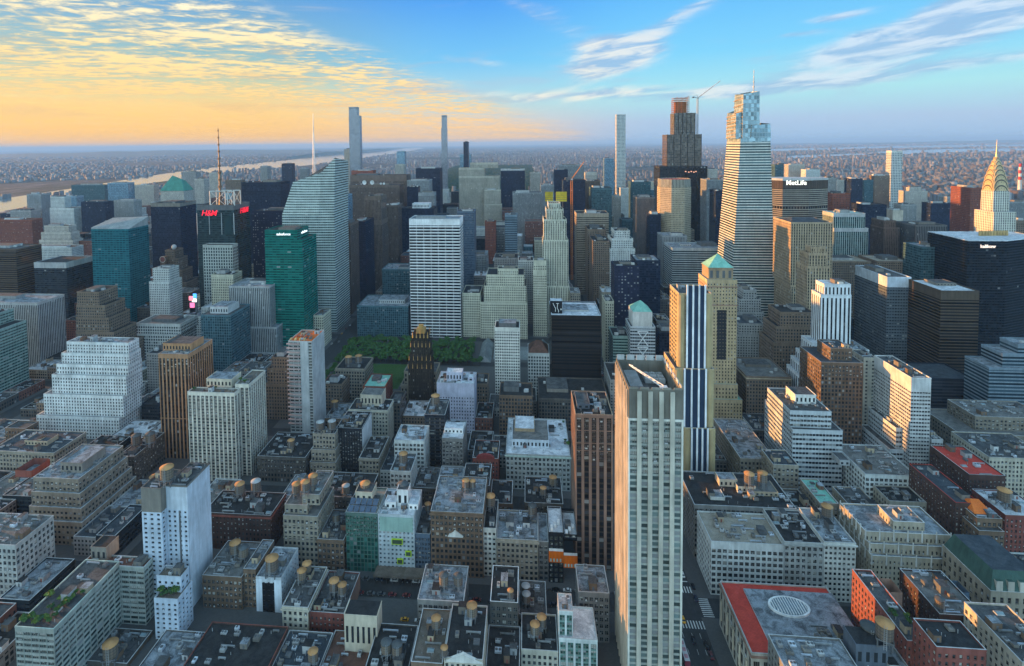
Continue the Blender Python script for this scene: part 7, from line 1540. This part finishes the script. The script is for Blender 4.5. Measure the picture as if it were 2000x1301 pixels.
for lab, qs in hosts.items():
    qs.sort(key=lambda q: q[5]); sh = short(lab)
    for i, (X_, Y_, R, rec, kd, x) in enumerate(qs):
        same = [q for q in qs if q[4] == kd]
        pos = '' if len(same) == 1 else ('leftmost ' if same[0] is qs[i] else 'rightmost ' if same[-1] is qs[i] else 'middle ')
        root = thing('water_tank', '%s%s round water tank on the %s' % (pos, capn[kd], sh), 'water tank', (X_, Y_, rec['z'] + 1.3 * R), 'rooftop water tanks'); root.scale = (R, R, R); root.rotation_euler = (0, 0, fr.uniform(-.5, .5))
        for nm, me in (('tank', TM[0]), ('tank_roof', TM[1][kd]), ('platform', TM[2]), ('brace', TM[4]), ('ladder', TM[5])): o = bpy.data.objects.new(nm, me); C.objects.link(o); o.parent = root
        for a in (-.8, .8):
            for b2 in (-.8, .8): o = bpy.data.objects.new('leg', TM[3]); C.objects.link(o); o.parent = root; o.location = (a, b2, 0)
# roof gardens
SHR = [tree_proto(1.5, 2.6, 30 + i, n=150, leaf=.3, mat=leafmat('shrub_leaves', *c)) for i, c in enumerate((((.03, .085, .02), (.11, .19, .05)), ((.06, .12, .02), (.20, .26, .06)), ((.02, .06, .025), (.07, .13, .045))))]
GARD = [('planted roof terrace of the balconied slab', [(48, 1216), (62, 1212), (78, 1214), (96, 1216), (100, 1190), (112, 1196), (122, 1186), (131, 1182), (140, 1170), (147, 1162), (120, 1172), (98, 1166), (162, 1160), (90, 1210), (108, 1205), (70, 1218), (136, 1176)]), ('planted terraces of the stepped hotel annex', [(315, 1160), (322, 1161), (330, 1160), (338, 1161), (344, 1159), (318, 1164)]), ('roof garden of the stone department store', [(1105, 818), (1110, 824), (1104, 862), (1110, 870), (1100, 826)]), ('rooftop garden of the cream balcony tower', [(386, 757), (412, 756), (420, 760), (380, 762), (470, 744), (478, 748)]), ('green roof terrace of the narrow red brick building', [(1742, 1200), (1748, 1206), (1773, 1212), (1776, 1218), (1770, 1206)])]
for lab, pts in GARD:
    for i, (x, y) in enumerate(pts):
        h = host(x, y)
        if h is None: continue
        me, tk = SHR[(i * 7 + x) % 3]; plant('rooftop_shrub', 'leafy green shrub in the ' + lab, 'shrub', 'shrubs of the ' + lab, me, tk, h[2], h[3], h[1]['z'], fr.uniform(.7, 1.25) * (1.3 if x < 400 and y > 1100 else 1), fr.uniform(0, 6.28))
# ---------------------------------------------------------------- traffic
def car_meshes():
    b = MB(); L_, W_ = 2.25, .9
    pr = [(-L_, .35), (-L_, .82), (-L_ + .5, .92), (-1.2, .96), (1.0, .95), (L_ - .1, .8), (L_, .35)]
    for (a, za), (c, zc) in zip(pr[:-1], pr[1:]): b.quad((-W_, a, za), (W_, a, za), (W_, c, zc), (-W_, c, zc))
    for s_ in (-W_, W_):
        for (a, za), (c, zc) in zip(pr[:-1], pr[1:]): b.quad((s_, a, .35), (s_, c, .35), (s_, c, zc), (s_, a, za))
    cab = MB(); c4 = [(-1.5, .95), (-1.05, 1.45), (.35, 1.47), (1.05, .95)]
    g = MB()
    for s_ in (-1, 1):
        g.quad((s_ * .86, c4[0][0], .95), (s_ * .86, c4[3][0], .95), (s_ * .7, c4[2][0], 1.46), (s_ * .7, c4[1][0], 1.45))
    g.quad((-.86, 1.05, .95), (.86, 1.05, .95), (.7, .35, 1.46), (-.7, .35, 1.46)); g.quad((-.86, -1.5, .95), (.86, -1.5, .95), (.7, -1.05, 1.45), (-.7, -1.05, 1.45))
    b.quad((-.7, -1.05, 1.46), (.7, -1.05, 1.46), (.7, .35, 1.475), (-.7, .35, 1.475))
    wh = MB()
    n = 10
    for i in range(n):
        a, c = 2 * math.pi * i / n, 2 * math.pi * (i + 1) / n
        wh.quad((-.1, .33 * math.cos(a), .33 * math.sin(a)), (.1, .33 * math.cos(a), .33 * math.sin(a)), (.1, .33 * math.cos(c), .33 * math.sin(c)), (-.1, .33 * math.cos(c), .33 * math.sin(c))); wh.tri((.1, 0, 0), (.1, .33 * math.cos(a), .33 * math.sin(a)), (.1, .33 * math.cos(c), .33 * math.sin(c)), 1); wh.tri((-.1, 0, 0), (-.1, .33 * math.cos(a), .33 * math.sin(a)), (-.1, .33 * math.cos(c), .33 * math.sin(c)), 1)
    return b, g.mesh('windows', [plain((.02, .025, .03), .1)]), wh.mesh('wheel', [plain('black', .8), plain('grey', .4)])
cb, cg, cw = car_meshes(); PAINT = {}
lamp_f = MB().box(-.12, .12, -.03, .03, -.07, .07, 0, 0, True).mesh('headlight', [plain('white', .2)]); lamp_r = MB().box(-.12, .12, -.03, .03, -.07, .07, 0, 0, True).mesh('tail_light', [plain((.4, .02, .02), .2)])
def car(label, x, y, colour, ang=0., name='parked_car', z=.03):
    if colour not in PAINT: PAINT[colour] = cb.mesh('body', [plain(colour, .3, .0, .6)])
    root = thing(name, label, 'taxi' if 'cab' in name else 'car', (x, y, z)); root.rotation_euler = (0, 0, ang)
    for nm, me in (('body', PAINT[colour]), ('windows', cg)): o = bpy.data.objects.new(nm, me); C.objects.link(o); o.parent = root
    for a in (-.85, .85):
        for b_ in (-1.4, 1.35): o = bpy.data.objects.new('wheel', cw); C.objects.link(o); o.parent = root; o.location = (a, b_, .33)
    for a in (-.62, .62):
        o = bpy.data.objects.new('headlight', lamp_f); C.objects.link(o); o.parent = root; o.location = (a, 2.26, .66); o = bpy.data.objects.new('tail_light', lamp_r); C.objects.link(o); o.parent = root; o.location = (a, -2.26, .68)
    return root
CARS = [('yellow taxi in the avenue crossing beside the tall striped tower', 1334, 1212, (.75, .36, .02), 0, 'taxi_cab'), ('dark car waiting on the nearer zebra crossing', 1355, 1252, 'black', 0, 'car'), ('dark red car south of the zebra crossings', 1389, 1282, (.12, .02, .025), 0, 'car'), ('black car behind the dark red one near the kerb', 1380, 1262, 'black', 0, 'car'), ('white car farthest up the avenue behind the tower', 1333, 1124, 'white', 0, 'car'), ('dark parked car by the avenue kerb, second from the crossing', 1353, 1147, 'black', 0, 'parked_car'), ('dark parked car by the avenue kerb, nearest the crossing', 1359, 1170, 'navy', 0, 'parked_car'),
  ('yellow cab in the side street below the lime green bays', 790, 1212, (.72, .34, .02), math.pi / 2, 'taxi_cab'), ('white car in the side street right of the yellow cab', 818, 1214, 'white', math.pi / 2, 'car'),
  ('pale car on the tree-lined avenue left of the park, nearest', 648, 672, 'offw', 0, 'car'), ('dark car on the avenue left of the park', 657, 660, 'dkgrey', 0, 'car'), ('yellow cab on the avenue left of the park', 668, 652, (.72, .34, .02), 0, 'taxi_cab'), ('red-brown car on the avenue by the low teal office', 676, 642, (.2, .03, .03), 0, 'car'), ('white van-like car at the corner of the low teal office', 684, 636, 'white', 0, 'car'), ('grey car at the park corner below the low teal office', 662, 668, 'grey', 0, 'car')]
for lab, x, y, c, a, nm in CARS:
    X_, Y_ = gnd(x, y); car(lab, X_, Y_, c, a, nm)
cr = random.Random(4); cn = [('white', 'white'), ('black', 'black'), ('dkgrey', 'dark grey'), ('grey', 'silver'), ('navy', 'navy blue'), ('offw', 'pale'), ((.16, .02, .02), 'dark red')]
for yy, sd_ in ((286.6, 'near'), (296.6, 'far')):
    x = -170.
    while x < 62:
        x += cr.uniform(5.2, 9); c_, n_ = cr.choice(cn)
        if sd_ == 'far' and -52 < x < -20: continue
        o = car('%s car parked along the %s kerb of the shadowed side street' % (n_, sd_), x, yy, c_, math.pi / 2 * (1 if sd_ == 'far' else -1)); o['group'] = 'cars parked along the side street'
for y in range(330, 660, 11):
    c_, n_ = cr.choice(cn + [((.72, .34, .02), 'yellow')]); o = car('%s car in the avenue canyon right of the black office' % n_, cr.choice((75.5, 79.8, 84, 88)), y + cr.uniform(-3, 3), c_, 0, 'car'); o['group'] = 'cars on the avenue'
X_, Y_ = gnd(1336, 1280); off = (X_, Y_, .03); bus = thing('city_bus', 'white and maroon city bus at the kerb beside the tall striped tower', 'bus', off); bus.rotation_euler = (0, 0, 0)
MB().box(X_ - 1.25, X_ + 1.25, Y_ - 6, Y_ + 6, .4, 3.0, 0, 1, True).build('body', [plain((.30, .06, .09), .4), plain((.62, .60, .60), .4)], bus, off)
for s_ in (-1, 1):
    mb = MB()
    for i in range(7): mb.box(X_ + s_ * 1.26 - .02, X_ + s_ * 1.26 + .02, Y_ - 5.5 + i * 1.6, Y_ - 4.2 + i * 1.6, 1.5, 2.5, 0, 0, True)
    mb.build('window_band', [plain((.02, .025, .03), .1)], bus, off)
for i in range(3): MB().box(X_ - .8, X_ + .8, Y_ - 4.5 + i * 3.6, Y_ - 2.6 + i * 3.6, 3.0, 3.25).build('roof_hatch', [plain((.5, .25, .28))], bus, off)
for a in (-1.15, 1.15):
    for b_ in (-3.6, 3.8): o = bpy.data.objects.new('wheel', cw); C.objects.link(o); o.parent = bus; o.location = (a, b_, .42); o.scale = (1.4, 1.4, 1.4)
# striped chimney far right
xs, zt = at(1993, 320, 1900); _, zb = at(1993, 352, 1900); o_ = thing('chimney', 'red and white banded power station chimney, far right', 'chimney', (xs, 1900, 0)); mb = MB()
for i in range(6): mb.lathe(xs, 1900, [(4.6 - i * .2, zt - 62 + i * 10.4), (4.5 - i * .2, zt - 62 + (i + 1) * 10.4)], 14, i % 2)
mb.lathe(xs, 1900, [(7, 0), (4.8, zt - 62)], 14, 0); mb.build('stack', [plain('offw'), plain((.5, .06, .05))], o_, (xs, 1900, 0))
# ---------------------------------------------------------------- the air
HAZE_D = 4.2e-5
mb = MB().box(-66000, 66000, -1500, 62000, -1.2, 402., 0, 0, True); hz = mb.build('haze', []); hz['kind'] = 'stuff'; hz['label'] = 'pale blue evening haze over the city'
m = bpy.data.materials.new('haze'); m.use_nodes = True; nt = m.node_tree; nt.nodes.clear(); out = nt.nodes.new('ShaderNodeOutputMaterial'); pv = nt.nodes.new('ShaderNodeVolumePrincipled')
pv.inputs['Color'].default_value = (.27, .56, 1.0, 1); pv.inputs['Density'].default_value = HAZE_D; pv.inputs['Anisotropy'].default_value = 0.; nt.links.new(pv.outputs[0], out.inputs['Volume']); hz.data.materials.append(m)
print('filler', NF, 'trees', nt_ree, 'tanks', len(placed), 'objects', len(bpy.data.objects)); open('/tmp/warn.txt', 'w').write('filler %d trees %d tanks %d objs %d dup %d\n' % (NF, nt_ree, len(placed), len(bpy.data.objects), sum(v > 1 for v in used.values())) + '\n'.join(map(str, WARN)))
